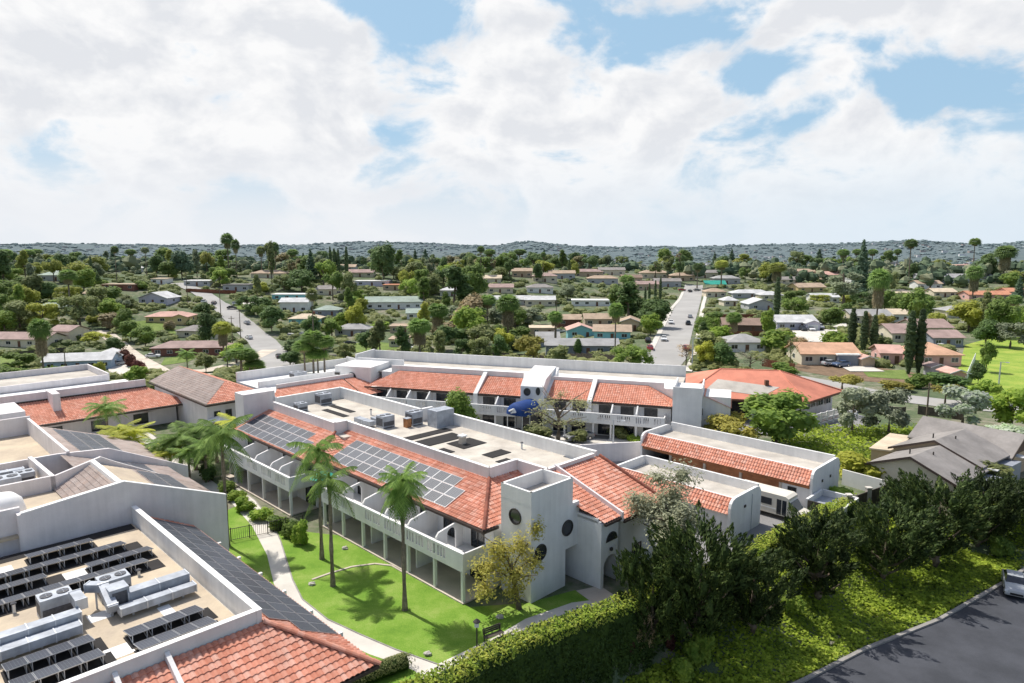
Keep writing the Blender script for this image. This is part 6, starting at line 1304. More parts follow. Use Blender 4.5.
def garden_things():
    t = thing('garden_lamp', 'dark post lamp with a pale lantern on the lawn beside the hedge', 'lamp post', (*G(477, 655), 0)); x, y = G(477, 655)
    m = MB(); m.tube([(x, y, 0), (x, y, .2), (x, y, 2.2)], [.12, .06, .05], 8); m.build('post', M['frame'], t)
    m = MB(); m.prism([(x - .16, y - .16), (x + .16, y - .16), (x + .16, y + .16), (x - .16, y + .16)], 2.2, 2.55); m.build('lantern', M['lamp'], t)
    m = MB(); m.tube([(x, y, 2.55), (x, y, 2.6), (x, y, 2.8)], [.28, .26, .03], 8); m.build('cap', M['frame'], t)
    def bench(u, v, deg, lab):
        x, y = G(u, v); f = Fr(x, y, deg); t = thing('park_bench', lab, 'bench', (x, y, 0), 'benches by the hedge')
        m = MB(f)
        for k in range(4): m.box(-.8, .8, -.2 + k * .12, -.11 + k * .12, .42, .46)
        m.build('seat', M['wood'], t); m = MB(f)
        for k in range(3): m.slab([(-.8, .28 + k * .03, .55 + k * .14), (.8, .28 + k * .03, .55 + k * .14), (.8, .30 + k * .03, .66 + k * .14), (-.8, .30 + k * .03, .66 + k * .14)], (0, .03, 0))
        m.build('backrest', M['wood'], t)
        for a in (-.7, .7):
            for b in (-.15, .25): m = MB(f); m.box(a - .04, a + .04, b - .04, b + .04, 0, .42 if b < 0 else .95); m.build('leg', M['frame'], t)
    bench(494, 640, 35, 'dark garden bench in the tree shadow by the lamp post'); bench(505, 650, 35, 'grey garden bench nearer the hedge top')
    for i, (u, v) in enumerate(((312, 585), (345, 549), (428, 655), (366, 548), (500, 618))):
        x, y = G(u, v); m = MB(); ico(m, (0, 0, .08), (.32, .24, .2), 1, .6, i * 4); o = m.build('garden_rock', M['stone'], None, loc=(x, y, 0)); 
        for vtx in o.data.vertices: vtx.co += Vector((x, y, 0))
        tag(o, ('flat pale rock at the left end of the lawn edging', 'small pale rock near the patio under the balconies', 'small pale rock at the lawn tip beside the path', 'pale rock beside the patio edge right of the palms', 'pale rock in the shade of the golden tree')[i], 'rock', 'rocks on the lawn')
    # wire fence with a gate across the path
    t = thing('metal_fence', 'thin dark metal fence with a gate across the garden path', 'fence', (*G(262, 530), 0)); a = Vector(G(212, 545)); b = Vector(G(303, 527)); m = MB(); m.seg(*a, *b, 1.25, 1.3, .05); m.seg(*a, *b, .1, .14, .05); m.build('rail', M['frame'], t)
    m = MB()
    for i in range(46): c = a.lerp(b, i / 45); m.box(c.x - .012, c.x + .012, c.y - .012, c.y + .012, .1, 1.28)
    m.build('bars', M['frame'], t)
    for i in range(6): c = a.lerp(b, i / 5); m = MB(); m.box(c.x - .04, c.x + .04, c.y - .04, c.y + .04, 0, 1.4); m.build('post', M['frame'], t)
    # dark board fence with block pillars along the bank top
    t = thing('board_fence', 'dark board fence with pale block pillars above the right bank', 'fence', (41, 75, 0)); A = [Vector((36.9, 71.8)), Vector((40.2, 74)), Vector((43.6, 76.2)), Vector((47, 78.4))]
    for a, b in zip(A, A[1:]): m = MB(); m.seg(*a, *b, 0, 1.85, .1); m.build('boards', M['wood'], t)
    for a in A: m = MB(); m.box(a.x - .25, a.x + .25, a.y - .25, a.y + .25, 0, 2.2); p = m.build('pillar', M['pillar'], t); m = MB(); m.box(a.x - .32, a.x + .32, a.y - .32, a.y + .32, 2.2, 2.32); m.build('cap', M['concrete'], p)
    # parasol tops in the court
    for (u, v, lab) in ((146, 409, 'white square parasol beside the yellow palms'), (219, 418, 'small white parasol by the brown-red hall')):
        x, y = G(u, v, 2.6); t = thing('white_parasol', lab, 'parasol', (x, y, 0), 'white parasols'); m = MB(); tip = m.V(x, y, 3.0); R = [m.V(x + 2.0 * math.cos(k * math.pi / 3), y + 2.0 * math.sin(k * math.pi / 3), 2.4) for k in range(6)]
        for k in range(6): m.F((tip, R[k], R[(k + 1) % 6]))
        m.build('canopy', M['patch'], t); m = MB(); m.tube([(x, y, 0), (x, y, 2.95)], .04, 6); m.build('pole', M['wframe'], t)
    # stair with red edges in the court
    t = thing('garden_steps', 'short concrete steps with red edges behind the gable wall', 'steps', (*G(200, 462), 0)); f = Fr(*G(200, 462), 45)
    m = MB(f)
    for k in range(5): m.box(-1.2, 1.2, k * .35, k * .35 + .35, 0, .15 * (k + 1))
    m.build('treads', M['concrete'], t); m = MB(f)
    for k in range(5): m.box(-1.35, -1.2, k * .35, k * .35 + .35, 0, .15 * (k + 1) + .12)
    m.build('red_edge', M['tile3'], t)
near_palms(); hedge_and_bank(); near_trees(); garden_things()
# ================================================================== neighbourhood houses
def rmat(name, c, v=.22): M[name] = surf(name, c, .9, v, .35, fine=.14, bscale=3.0); return name
for n_, c in (('roof_grey', (.34, .335, .33)), ('roof_light', (.55, .55, .55)), ('roof_brown', (.27, .19, .15)), ('roof_tan', (.42, .32, .235)), ('roof_mauve', (.36, .26, .235)), ('roof_green', (.32, .38, .33)), ('roof_salmon', (.58, .35, .23)), ('roof_pink', (.58, .36, .30)),
              ('roof_dark', (.18, .17, .165)), ('roof_white', (.74, .73, .71)), ('roof_taupe', (.27, .25, .235)), ('roof_orange', (.56, .26, .16)), ('roof_cream', (.60, .50, .37))): rmat(n_, c)
for n_, c in (('wall_cream', (.66, .59, .46)), ('wall_white', (.76, .75, .72)), ('wall_blue', (.36, .46, .58)), ('wall_grey', (.44, .44, .45)), ('wall_tan', (.50, .39, .28)), ('wall_pink', (.66, .40, .36)), ('wall_brown', (.15, .10, .08)), ('wall_turquoise', (.26, .55, .58)), ('wall_yellow', (.64, .50, .25)), ('wall_brick', (.22, .10, .075)), ('wall_lilac', (.55, .53, .62)), ('wall_dusk', (.26, .28, .32))):
    M[n_] = surf(n_, c, .9, .1, .5, streak=.08)
HOUSES = []      # (pixel u, pixel v, phrase) landmarks for labels
def house(u, v, wpx, label, phrase, roof='roof_grey', wall='wall_cream', kind='gable', ang=0.0, d=9.0, h=2.7, pitch=.36, wing=0, garage=False, chim=False, nwin=4, detail=2, across=False, xy=None):
    """house whose front wall centre stands at pixel (u, v), wpx wide; local p along the front, q away from the viewer"""
    x, y, z = GT(u, v) if xy is None else (*xy, H(*xy))
    w = wpx * depth_of(x, y, z) / FPX if wpx < 400 else wpx; f = Fr(x, y, ang, z); t = thing('house', label, 'house', (x, y, z)); HOUSES.append((u, v, phrase, wpx))
    m = MB(f); m.box(-w / 2, w / 2, 0, d, -1.2, h); wl = m.build('wall', M[wall], t); e = .55
    r = MB(f); W, D0, D1 = w / 2 + e, -e, d + e; mid = d / 2; rise = (mid + e) * pitch; zt = h - .05
    th = .16
    if kind == 'gable':
        r.slab([(-W, D0, zt), (W, D0, zt), (W, mid, zt + rise), (-W, mid, zt + rise)], (0, 0, th)); r.slab([(-W, D1, zt), (-W, mid, zt + rise), (W, mid, zt + rise), (W, D1, zt)], (0, 0, th))
        g = MB(f)
        for s in (-1, 1): g = MB(f); g.slab([(s * (w / 2 - .02), 0, h - .02), (s * (w / 2 - .02), d, h - .02), (s * (w / 2 - .02), mid, h + mid * pitch - .02)], (-s * .15, 0, 0)); g.build('gable_end', M[wall], t)
    elif kind == 'cross':     # ridge runs away from the viewer: gable faces the front
        mid2 = w / 2; rise = (mid2 + e) * pitch
        r.slab([(-W, D0, zt), (0, D0, zt + rise), (0, D1, zt + rise), (-W, D1, zt)], (0, 0, th)); r.slab([(W, D0, zt), (W, D1, zt), (0, D1, zt + rise), (0, D0, zt + rise)], (0, 0, th))
        g = MB(f); g.slab([(-w / 2, .0, h - .02), (w / 2, .0, h - .02), (0, .0, h + mid2 * pitch - .02)], (0, .15, 0)); g.build('gable_end', M[wall], t); g = MB(f); g.slab([(-w / 2, d - .15, h - .02), (w / 2, d - .15, h - .02), (0, d - .15, h + mid2 * pitch - .02)], (0, .15, 0)); g.build('gable_end', M[wall], t)
        b = MB(f); b.slab([(-W, D0 - .02, zt - .02), (0, D0 - .02, zt + rise - .02), (0, D0 - .02, zt + rise + .2), (-W, D0 - .02, zt + .2)], (0, -.08, 0)); b.slab([(W, D0 - .02, zt - .02), (W, D0 - .02, zt + .2), (0, D0 - .02, zt + rise + .2), (0, D0 - .02, zt + rise - .02)], (0, -.08, 0)); b.build('barge_board', M['wframe'], t)
    elif kind == 'hip':
        k = min(mid + e, W - .3)
        A = [(-W, D0, zt), (W, D0, zt), (W, D1, zt), (-W, D1, zt)]; R1 = (-W + k, mid, zt + rise); R2 = (W - k, mid, zt + rise)
        for pts in ([A[0], A[1], R2, R1], [A[1], A[2], R2], [A[2], A[3], R1, R2], [A[3], A[0], R1]): r.slab(pts, (0, 0, th))
    else: r.box(-W + .2, W - .2, D0 + .2, D1 - .2, h - .03, h + .28)
    ro = r.build('roof', M[roof], t)
    if wing:                  # front gable wing
        ww = min(w * .34, 6.5); wx = wing * (w / 2 - ww / 2 - .2); m = MB(f); m.box(wx - ww / 2, wx + ww / 2, -2.6, .05, -1.2, h); g0 = h + ww / 2 * pitch
        m.slab([(wx - ww / 2, -2.6, h), (wx + ww / 2, -2.6, h), (wx, -2.6, g0)], (0, .15, 0)); m.build('front_wing', M[wall], t)
        r = MB(f); a = ww / 2 + .45; zz = h + .03; q2 = mid * .8
        r.slab([(wx - a, -3.1, zz - .15), (wx, -3.1, zz + a * pitch - .15), (wx, q2, zz + a * pitch - .15), (wx - a, q2, zz - .15)], (0, 0, th)); r.slab([(wx + a, -3.1, zz - .15), (wx + a, q2, zz - .15), (wx, q2, zz + a * pitch - .15), (wx, -3.1, zz + a * pitch - .15)], (0, 0, th)); r.build('wing_roof', M[roof], t)
        if garage: m = MB(f); m.box(wx - ww * .38, wx + ww * .38, -2.66, -2.58, .05, 2.15); m.build('garage_door', M['wframe'], t)
        else: win(t, f, wx, -2.6, .9, 1.6, 1.2, '-q', mats=('wframe', 'glass'), d=.05)
    if detail:
        n = nwin
        for i in range(n):
            p = -w / 2 + w * (i + .5) / n
            if wing and abs(p - wing * (w / 2)) < w * .34: continue
            if i == n // 2: m = MB(f); m.box(p - .5, p + .5, -.05, .02, 0, 2.1); m.build('door', M['brown'], t)
            else: win(t, f, p, -.0, .9, min(1.8, w / n * .55), 1.2, '-q', mats=('wframe', 'glass'), d=.05)
        if detail > 1:
            for s in (-1, 1): win(t, f, s * w / 2, d * .5, .9, 1.5, 1.2, '+p' if s > 0 else '-p', mats=('wframe', 'glass'), d=.05)
    if chim: m = MB(f); m.box(w * .22, w * .22 + .8, mid - .3, mid + .5, h, h + rise + 1.0); m.build('chimney', M['wall_brick'], ro)
    return t
def all_houses():
    h = house
    # ---- left
    h(14, 347, 68, 'long brown-roofed bungalow at the left edge beyond the shaggy palm', 'brown-roofed bungalow at the left edge', 'roof_mauve', 'wall_cream', ang=-4, d=10, nwin=6)
    h(60, 341, 24, 'brown gabled house end right of the shaggy palm', 'brown gable beside the shaggy palm', 'roof_mauve', 'wall_cream', 'gable', ang=-12, d=9, h=3.6, nwin=2)
    h(78, 370, 60, 'blue house with a pale grey gabled roof and two cars on its drive', 'blue gabled house', 'roof_light', 'wall_blue', ang=14, d=9, nwin=5)
    h(105, 365, 26, 'low blue garage wing right of the blue house', 'blue garage wing', 'roof_light', 'wall_blue', 'cross', ang=14, d=8, nwin=2, h=2.5)
    h(46, 314, 28, 'small green-roofed house among olive trees on the left', 'small green-roofed house', 'roof_green', 'wall_dusk', 'hip', nwin=3)
    h(56, 281, 36, 'house with a pale green pyramid roof above the left trees', 'pale green pyramid roof', 'roof_green', 'wall_grey', 'hip', h=3, nwin=3, d=12)
    h(118, 290, 32, 'long low tan-roofed house at the left skyline', 'long low tan roof on the left', 'roof_tan', 'wall_brick', 'flat', nwin=4)
    h(118, 272, 22, 'orange-roofed house on the left skyline', 'orange roof on the left skyline', 'roof_orange', 'wall_cream', 'gable', nwin=2, detail=1)
    h(137, 272, 9, 'small white arched house front beside the orange skyline roof', 'small white house front', 'roof_white', 'wall_white', 'cross', nwin=1, detail=1, d=5)
    h(153, 304, 30, 'grey house with a white gable facing the street', 'grey white-gabled house', 'roof_light', 'wall_lilac', 'cross', ang=-6, d=11, nwin=3)
    h(168, 323, 42, 'cream house with a pinkish hip roof left of the sloping street', 'cream house with pinkish hip roof', 'roof_pink', 'wall_yellow', 'hip', ang=6, nwin=4, wing=1)
    h(197, 338, 42, 'tan cross-gabled house with a blank cream garage wall', 'tan cross-gabled house', 'roof_taupe', 'wall_cream', 'hip', ang=-5, nwin=2, wing=0)
    h(188, 356, 70, 'long brown-roofed brick house before the tan cross-gabled house', 'long brick house', 'roof_mauve', 'wall_brick', 'hip', ang=4, nwin=6)
    h(158, 284, 14, 'pale flat-roofed house behind the grey white-gabled house', 'pale flat roof on the left hill', 'roof_cream', 'wall_white', 'flat', nwin=2, detail=1)
    h(197, 286, 26, 'white flat-roofed house at the top of the sloping street', 'white flat-roofed hill house', 'roof_white', 'wall_grey', 'flat', nwin=3)
    h(236, 291, 26, 'grey board-sided house beside the sloping street top', 'grey board-sided house', 'roof_dark', 'wall_grey', 'flat', nwin=3, h=3.2)
    h(257, 268, 18, 'blue-grey house below the skyline palms', 'blue-grey skyline house', 'roof_light', 'wall_blue', 'flat', nwin=2, detail=1)
    h(268, 278, 34, 'long tan-roofed house below the skyline palms', 'long tan roof below the skyline palms', 'roof_tan', 'wall_cream', 'hip', nwin=3)
    h(292, 300, 40, 'long white flat-roofed house right of the sloping street', 'long white flat roof', 'roof_white', 'wall_turquoise', 'flat', nwin=4)
    h(294, 312, 28, 'white two-storey house with grey roof right of the sloping street', 'white two-storey house', 'roof_light', 'wall_white', 'gable', h=4.6, nwin=3)
    h(304, 325, 30, 'pale-roofed house with turquoise walls at the street bend', 'pale roof with turquoise walls', 'roof_cream', 'wall_turquoise', 'hip', nwin=3, chim=True)
    h(326, 316, 24, 'teal-roofed house among dark shrubs', 'teal-roofed house', 'roof_green', 'wall_dusk', 'hip', nwin=2)
    h(345, 271, 20, 'tan ridge house left of the far cypresses', 'tan ridge house', 'roof_tan', 'wall_grey', 'gable', nwin=2, detail=1)
    h(360, 277, 26, 'grey-brown ridge house below the far cypresses', 'grey-brown ridge house', 'roof_mauve', 'wall_cream', 'gable', nwin=3, detail=1)
    h(372, 286, 34, 'white flat-roofed ridge house near the big round tree', 'white flat ridge house', 'roof_white', 'wall_lilac', 'flat', nwin=3)
    h(391, 290, 16, 'orange-walled house under the big round tree', 'orange-walled house', 'roof_orange', 'wall_tan', 'flat', nwin=2, detail=1)
    h(394, 309, 56, 'large house with a long pale green-grey roof left of centre', 'long pale green-grey roof', 'roof_green', 'wall_white', 'gable', ang=8, d=12, h=3.4, nwin=6)
    h(420, 319, 26, 'low wing roof right of the long pale green-grey roof', 'low pale wing roof', 'roof_green', 'wall_white', 'gable', ang=8, nwin=3)
    h(400, 333, 20, 'tan house half hidden left of the fan palms', 'tan house left of the fan palms', 'roof_tan', 'wall_tan', 'flat', nwin=2)
    h(398, 347, 18, 'cream garden house behind the rear wing trees', 'cream garden house', 'roof_tan', 'wall_cream', 'flat', nwin=2)
    h(352, 336, 34, 'grey house roof below the bright lawn trees', 'grey house near the bright lawn', 'roof_grey', 'wall_grey', 'hip', nwin=3)
    # ---- centre
    h(508, 305, 44, 'long pale grey-roofed house behind the round willow', 'long pale roof behind the willow', 'roof_light', 'wall_grey', 'gable', nwin=5)
    h(491, 283, 20, 'small tan-roofed house under the lone skyline palm', 'small tan house under the lone palm', 'roof_cream', 'wall_cream', 'gable', nwin=2, detail=1)
    h(592, 306, 40, 'bright white-roofed house in the middle distance', 'bright white-roofed house', 'roof_white', 'wall_white', 'flat', ang=-4, nwin=4)
    h(569, 326, 24, 'small tan-roofed cabin left of two', 'left tan cabin', 'roof_tan', 'wall_brick', 'gable', nwin=2)
    h(600, 326, 30, 'brown-walled tan-roofed cabin in the middle', 'middle tan cabin', 'roof_tan', 'wall_tan', 'gable', nwin=3)
    h(630, 331, 18, 'tan house with its gable toward the dark trees', 'right tan gable', 'roof_tan', 'wall_tan', 'cross', ang=-10, nwin=2, h=3.2)
    h(581, 338, 26, 'turquoise house with a peach roof', 'turquoise peach-roofed house', 'roof_pink', 'wall_turquoise', 'cross', nwin=2)
    h(612, 340, 36, 'turquoise garage house beside the palm trunk', 'turquoise garage house', 'roof_tan', 'wall_turquoise', 'gable', ang=-8, nwin=3)
    h(543, 335, 26, 'cream-roofed shed left of the turquoise house', 'cream-roofed shed', 'roof_cream', 'wall_tan', 'flat', nwin=2)
    h(582, 355, 72, 'long grey-roofed house with slate-blue walls behind the rear wing', 'slate-blue front house', 'roof_grey', 'wall_dusk', 'gable', ang=-2, nwin=6, d=8)
    h(548, 346, 22, 'grey roof end left of the slate-blue house', 'grey roof end', 'roof_grey', 'wall_dusk', 'gable', nwin=2)
    # condominium rows on the middle ridge
    for i, (u, v, w, rf, lab) in enumerate(((522, 277, 20, 'roof_tan', 'leftmost tan row house on the middle ridge'), (545, 282, 24, 'roof_mauve', 'brown row house below the thin skyline palm'), (562, 279, 26, 'roof_tan', 'tan row house with yellow shrubs before it'), (588, 277, 30, 'roof_mauve', 'wide brown row house on the middle ridge'), (612, 275, 26, 'roof_taupe', 'grey-brown row house right of the wide brown one'),
                                          (603, 284, 30, 'roof_tan', 'long tan row house in front of the ridge'), (632, 283, 20, 'roof_brown', 'square brown row house beside the small cypresses'), (655, 278, 28, 'roof_tan', 'tan row house at the eucalyptus clump'), (668, 287, 26, 'roof_taupe', 'taupe house left of the street end'), (683, 281, 24, 'roof_tan', 'tan house at the street end palm'),
                                          (705, 278, 26, 'roof_taupe', 'taupe house right of the street end palm'), (727, 284, 26, 'roof_grey', 'grey house behind the green street-end sheet'), (648, 290, 22, 'roof_mauve', 'mauve house beside the column cypresses'))):
        h(u, v, w, lab, lab, rf, ('wall_tan', 'wall_cream', 'wall_grey')[i % 3], ('gable', 'hip')[i % 2], nwin=3, detail=1, h=3.6)
    # ---- right
    h(743, 333, 38, 'dark brown house with a brown gabled roof right of the street', 'dark brown gabled house', 'roof_brown', 'wall_brown', 'gable', ang=-10, nwin=2, d=10)
    h(747, 352, 38, 'grey hip-roofed house with white fascia right of the street', 'grey hip house with white fascia', 'roof_grey', 'wall_white', 'hip', nwin=3)
    h(797, 330, 40, 'pale lilac-grey gabled house with a double garage and three parked vehicles', 'lilac-grey garage house', 'roof_light', 'wall_lilac', 'gable', nwin=4, wing=1, garage=True, d=11)
    h(752, 298, 38, 'house with two pale grey roofs behind the tall column cypress', 'pale roofs behind the column cypress', 'roof_light', 'wall_grey', 'hip', nwin=3)
    h(772, 300, 22, 'pale roofed house right of the tall column cypress', 'pale roof right of the column cypress', 'roof_light', 'wall_cream', 'hip', nwin=2, detail=1)
    h(762, 310, 26, 'white and grey gabled house above the dark brown house', 'white-grey gable above the brown house', 'roof_light', 'wall_grey', 'cross', nwin=2, d=12)
    h(731, 306, 14, 'small pale roof beside the street hedge', 'small pale roof by the street hedge', 'roof_light', 'wall_cream', 'hip', nwin=2, detail=1)
    h(830, 365, 56, 'cream bungalow with a salmon roof and an open carport', 'salmon-roofed bungalow', 'roof_salmon', 'wall_cream', 'gable', ang=-3, nwin=4, d=11)
    h(848, 366, 20, 'white flat carport with dark shade at the salmon bungalow', 'carport of the salmon bungalow', 'roof_white', 'wall_dusk', 'flat', ang=-3, nwin=1, detail=0, d=3)
    h(868, 367, 13, 'small pink-roofed garden shed beside the column cypresses', 'pink-roofed garden shed', 'roof_pink', 'wall_tan', 'cross', nwin=1, detail=0, d=4, h=2.0)
    h(872, 323, 40, 'grey-roofed house behind the dark column cypresses', 'grey roof behind the cypresses', 'roof_grey', 'wall_cream', 'gable', nwin=4, d=11)
    h(903, 342, 22, 'mauve roof left of the tall twin cypress', 'mauve roof left of the twin cypress', 'roof_mauve', 'wall_cream', 'gable', nwin=2, d=12)
    h(934, 336, 36, 'long mauve-roofed house right of the tall twin cypress', 'long mauve roof', 'roof_mauve', 'wall_cream', 'gable', nwin=3, d=12)
    h(948, 347, 30, 'second mauve-roofed house with a covered patio', 'mauve patio house', 'roof_mauve', 'wall_dusk', 'gable', nwin=3, d=9)
    h(891, 364, 20, 'pink house with a pink gabled roof left of the twin cypress', 'pink house', 'roof_pink', 'wall_pink', 'gable', ang=-12, nwin=2, d=8)
    h(941, 366, 40, 'salmon hip-roofed pink house right of the twin cypress', 'salmon hip-roofed pink house', 'roof_salmon', 'wall_pink', 'hip', nwin=3, d=12)
    h(938, 376, 14, 'small grey shed in front of the pink house', 'small grey shed', 'roof_mauve', 'wall_grey', 'cross', nwin=1, detail=0, d=3, h=2)
    h(958, 384, 16, 'small pink shed with a rounded pink roof by the meadow', 'small pink shed', 'roof_pink', 'wall_pink', 'cross', nwin=1, detail=0, d=4, h=2.3)
    h(957, 283, 72, 'long grey-roofed bungalow high on the right', 'long grey bungalow on the right', 'roof_grey', 'wall_grey', 'gable', ang=-4, nwin=8, d=11, h=3.2)
    h(990, 300, 42, 'orange-roofed pink house at the right edge', 'orange-roofed house at the right edge', 'roof_orange', 'wall_pink', 'gable', nwin=4, d=9)
    h(1018, 297, 20, 'second orange roof cut by the right edge', 'orange roof cut by the right edge', 'roof_orange', 'wall_pink', 'gable', nwin=2, detail=1)
    h(812, 292, 30, 'tan-roofed house with an orange wall strip', 'tan house with orange strip', 'roof_tan', 'wall_yellow', 'gable', ang=10, nwin=3, d=12)
    h(835, 279, 28, 'pinkish tan roof behind the grey pine', 'pinkish roof behind the grey pine', 'roof_pink', 'wall_tan', 'gable', ang=8, nwin=3, d=11)
    h(790, 284, 24, 'grey-tan roof right of the column cypress', 'grey-tan roof on the right', 'roof_taupe', 'wall_cream', 'gable', nwin=2, detail=1)
    h(859, 285, 16, 'white house front behind the grey pine', 'white house behind the grey pine', 'roof_white', 'wall_white', 'flat', nwin=2, h=3.8, detail=1)
    for i, (u, v, w, rf, lab) in enumerate(((895, 272, 26, 'roof_pink', 'pinkish row house left of the tall right palm'), (920, 270, 30, 'roof_tan', 'tan row house right of the tall right palm'), (945, 266, 26, 'roof_cream', 'cream row house behind the long grey bungalow'), (968, 266, 22, 'roof_pink', 'pinkish row house under the round-headed palm'), (1012, 266, 26, 'roof_tan', 'tan house at the right skyline'), (765, 268, 24, 'roof_pink', 'salmon skyline house above the street trees'), (745, 272, 24, 'roof_tan', 'tan skyline house above the street trees'), (905, 298, 20, 'roof_cream', 'cream flat house in the right trees'), (945, 297, 22, 'roof_cream', 'cream-walled house below the long grey bungalow'))):
        h(u, v, w, lab, lab, rf, ('wall_cream', 'wall_tan')[i % 2], ('gable', 'hip')[i % 2], nwin=3, detail=1)
    for (u, v, w, rf, wl, kd, lab) in ((802, 276, 26, 'roof_tan', 'wall_cream', 'gable', 'tan gabled house on the ridge left of the dark pointed pine'), (878, 284, 24, 'roof_pink', 'wall_tan', 'hip', 'pinkish hip house behind the shaggy grey palm'), (930, 289, 24, 'roof_tan', 'wall_white', 'gable', 'tan house below the left end of the long grey bungalow'), (776, 270, 22, 'roof_tan', 'wall_tan', 'hip', 'small tan hip house on the far right ridge'),
                                       (700, 271, 26, 'roof_cream', 'wall_cream', 'gable', 'cream house on the ridge above the street end'), (640, 271, 24, 'roof_tan', 'wall_grey', 'gable', 'tan house on the far ridge behind the eucalyptus clump'), (500, 293, 26, 'roof_mauve', 'wall_cream', 'gable', 'mauve-roofed house between the lone palm and the willow'), (452, 296, 24, 'roof_light', 'wall_white', 'hip', 'pale hip house left of the huge dark tree'),
                                       (330, 295, 26, 'roof_taupe', 'wall_cream', 'gable', 'taupe house at the foot of the cypress ridge'), (96, 300, 24, 'roof_tan', 'wall_white', 'gable', 'tan house in the trees right of the pyramid roof'), (540, 306, 30, 'roof_light', 'wall_cream', 'gable', 'pale gabled house left of the bright white-roofed house'), (540, 293, 26, 'roof_taupe', 'wall_white', 'hip', 'taupe hip house below the brown row houses'),
                                       (826, 303, 26, 'roof_light', 'wall_white', 'gable', 'pale gabled house left of the big grey-green pine'), (716, 297, 20, 'roof_tan', 'wall_cream', 'hip', 'tan hip house right of the upper street'), (905, 322, 26, 'roof_cream', 'wall_white', 'gable', 'cream house in the trees above the mauve roofs'), (960, 318, 26, 'roof_grey', 'wall_cream', 'hip', 'grey hip house between the meadow trees and the mauve roofs')):
        h(u, v, w, lab, lab, rf, wl, kd, nwin=3, detail=1, h=3.0)
    # stepped grey duplex in the right foreground
    t = thing('duplex_house', 'grey duplex with three stepped gabled roofs in the right foreground', 'house', (54, 80, -.5)); HOUSES.append((940, 455, 'grey duplex', 120))
    DF = Fr(43.9, 81.0, math.degrees(math.atan2(-.805, .593)))
    def unit(p0, p1, q0, q1, ze, zr, wallm, along='q'):
        """one gabled unit of the duplex; the ridge runs along q (or p)"""
        m = MB(DF); m.box(p0 + .5, p1 - .5, q0 + .4, q1 - .4, -3.5, ze + .15); m.build('wall', M[wallm], t)
        if along == 'q':
            pm = (p0 + p1) / 2
            for e0 in (p0, p1): m = MB(DF); m.slab([(e0, q0, ze), (pm, q0, zr), (pm, q1, zr), (e0, q1, ze)], (0, 0, .16)); m.build('roof_slope', M['roof_taupe'], t)
            for qq, sg in ((q0 + .45, 1), (q1 - .45, -1)): m = MB(DF); m.slab([(p0 + .6, qq, ze + .1), (p1 - .6, qq, ze + .1), (pm, qq, zr - .12)], (0, .12 * sg, 0)); m.build('gable_end', M[wallm], t)
            for e0 in (p0, p1): m = MB(DF); m.slab([(e0, q0, ze - .08), (pm, q0, zr - .08), (pm, q0, zr + .2), (e0, q0, ze + .2)], (0, -.07, 0)); m.build('barge_board', M['fascia'], t)
            for i in range(2): m = MB(DF); m.tube([(pm - 1.4 + 2.2 * i, q0 + 3.2 + i, zr - .8), (pm - 1.4 + 2.2 * i, q0 + 3.2 + i, zr + .2)], .09, 6); m.build('vent', M['frame'], t)
            ww = win(t, DF, p1 - .5, (q0 + q1) / 2, ze - 2.0, 1.6, 1.3, '+p', mats=('wframe', 'glass')); m = MB(DF); m.box(p1 - .5, p1 + 1.2, q1 - 3.6, q1 - .5, -3.5, ze - .4); m.build('porch_shade_wall', M['wall_dusk'], t)
        else:
            qm = (q0 + q1) / 2
            for e0 in (q0, q1): m = MB(DF); m.slab([(p0, e0, ze), (p0, qm, zr), (p1, qm, zr), (p1, e0, ze)], (0, 0, .16)); m.build('roof_slope', M['roof_taupe'], t)
            for pp in (p0 + .45, p1 - .5): m = MB(DF); m.slab([(pp, q0 + .6, ze + .1), (pp, q1 - .6, ze + .1), (pp, qm, zr - .12)], (.1, 0, 0)); m.build('gable_end', M['wall_brown'], t)
            for e0 in (q0, q1): m = MB(DF); m.slab([(p1, e0, ze - .08), (p1, qm, zr - .08), (p1, qm, zr + .2), (p1, e0, ze + .2)], (.07, 0, 0)); m.build('barge_board', M['fascia'], t)
    unit(-.4, 9.8, -.4, 9.6, 2.7, 4.75, 'wall_cream'); unit(-1.4, 9.4, 7.6, 17.0, 3.05, 5.2, 'wall_tan'); unit(-2.6, 9.8, 15.8, 24.6, 2.8, 5.15, 'wall_tan', 'p')
    m = MB(DF); m.box(-2.2, 8.6, -2.2, -2.0, -3, 1.9); m.build('garden_wall', M['wall_white'], t)
    for (p, q, z) in ((9.0, 10.2, 2.9), (9.0, 18.6, 2.9)): m = MB(DF); m.box(p, p + 1.6, q - 1.5, q - .2, z, z + .12); m.build('porch_roof', M['roof_white'], t)
    t = thing('shed', 'flat tan-roofed shed left of the grey duplex', 'shed', (*GP(893, 455), 0)); c = [G(869, 449, 2.6), G(890, 434, 2.6), G(912, 437, 2.6), G(895, 452, 2.6)]; cx = sum(p[0] for p in c) / 4; cy = sum(p[1] for p in c) / 4
    m = MB(); m.prism([(cx + (p[0] - cx) * .9, cy + (p[1] - cy) * .9) for p in c], -.2, 2.55); m.build('wall', M['wall_tan'], t); m = MB(); m.prism(c, 2.55, 2.75); m.build('roof', M['roof_cream'], t); HOUSES.append((890, 450, 'tan-roofed shed', 40))
all_houses()
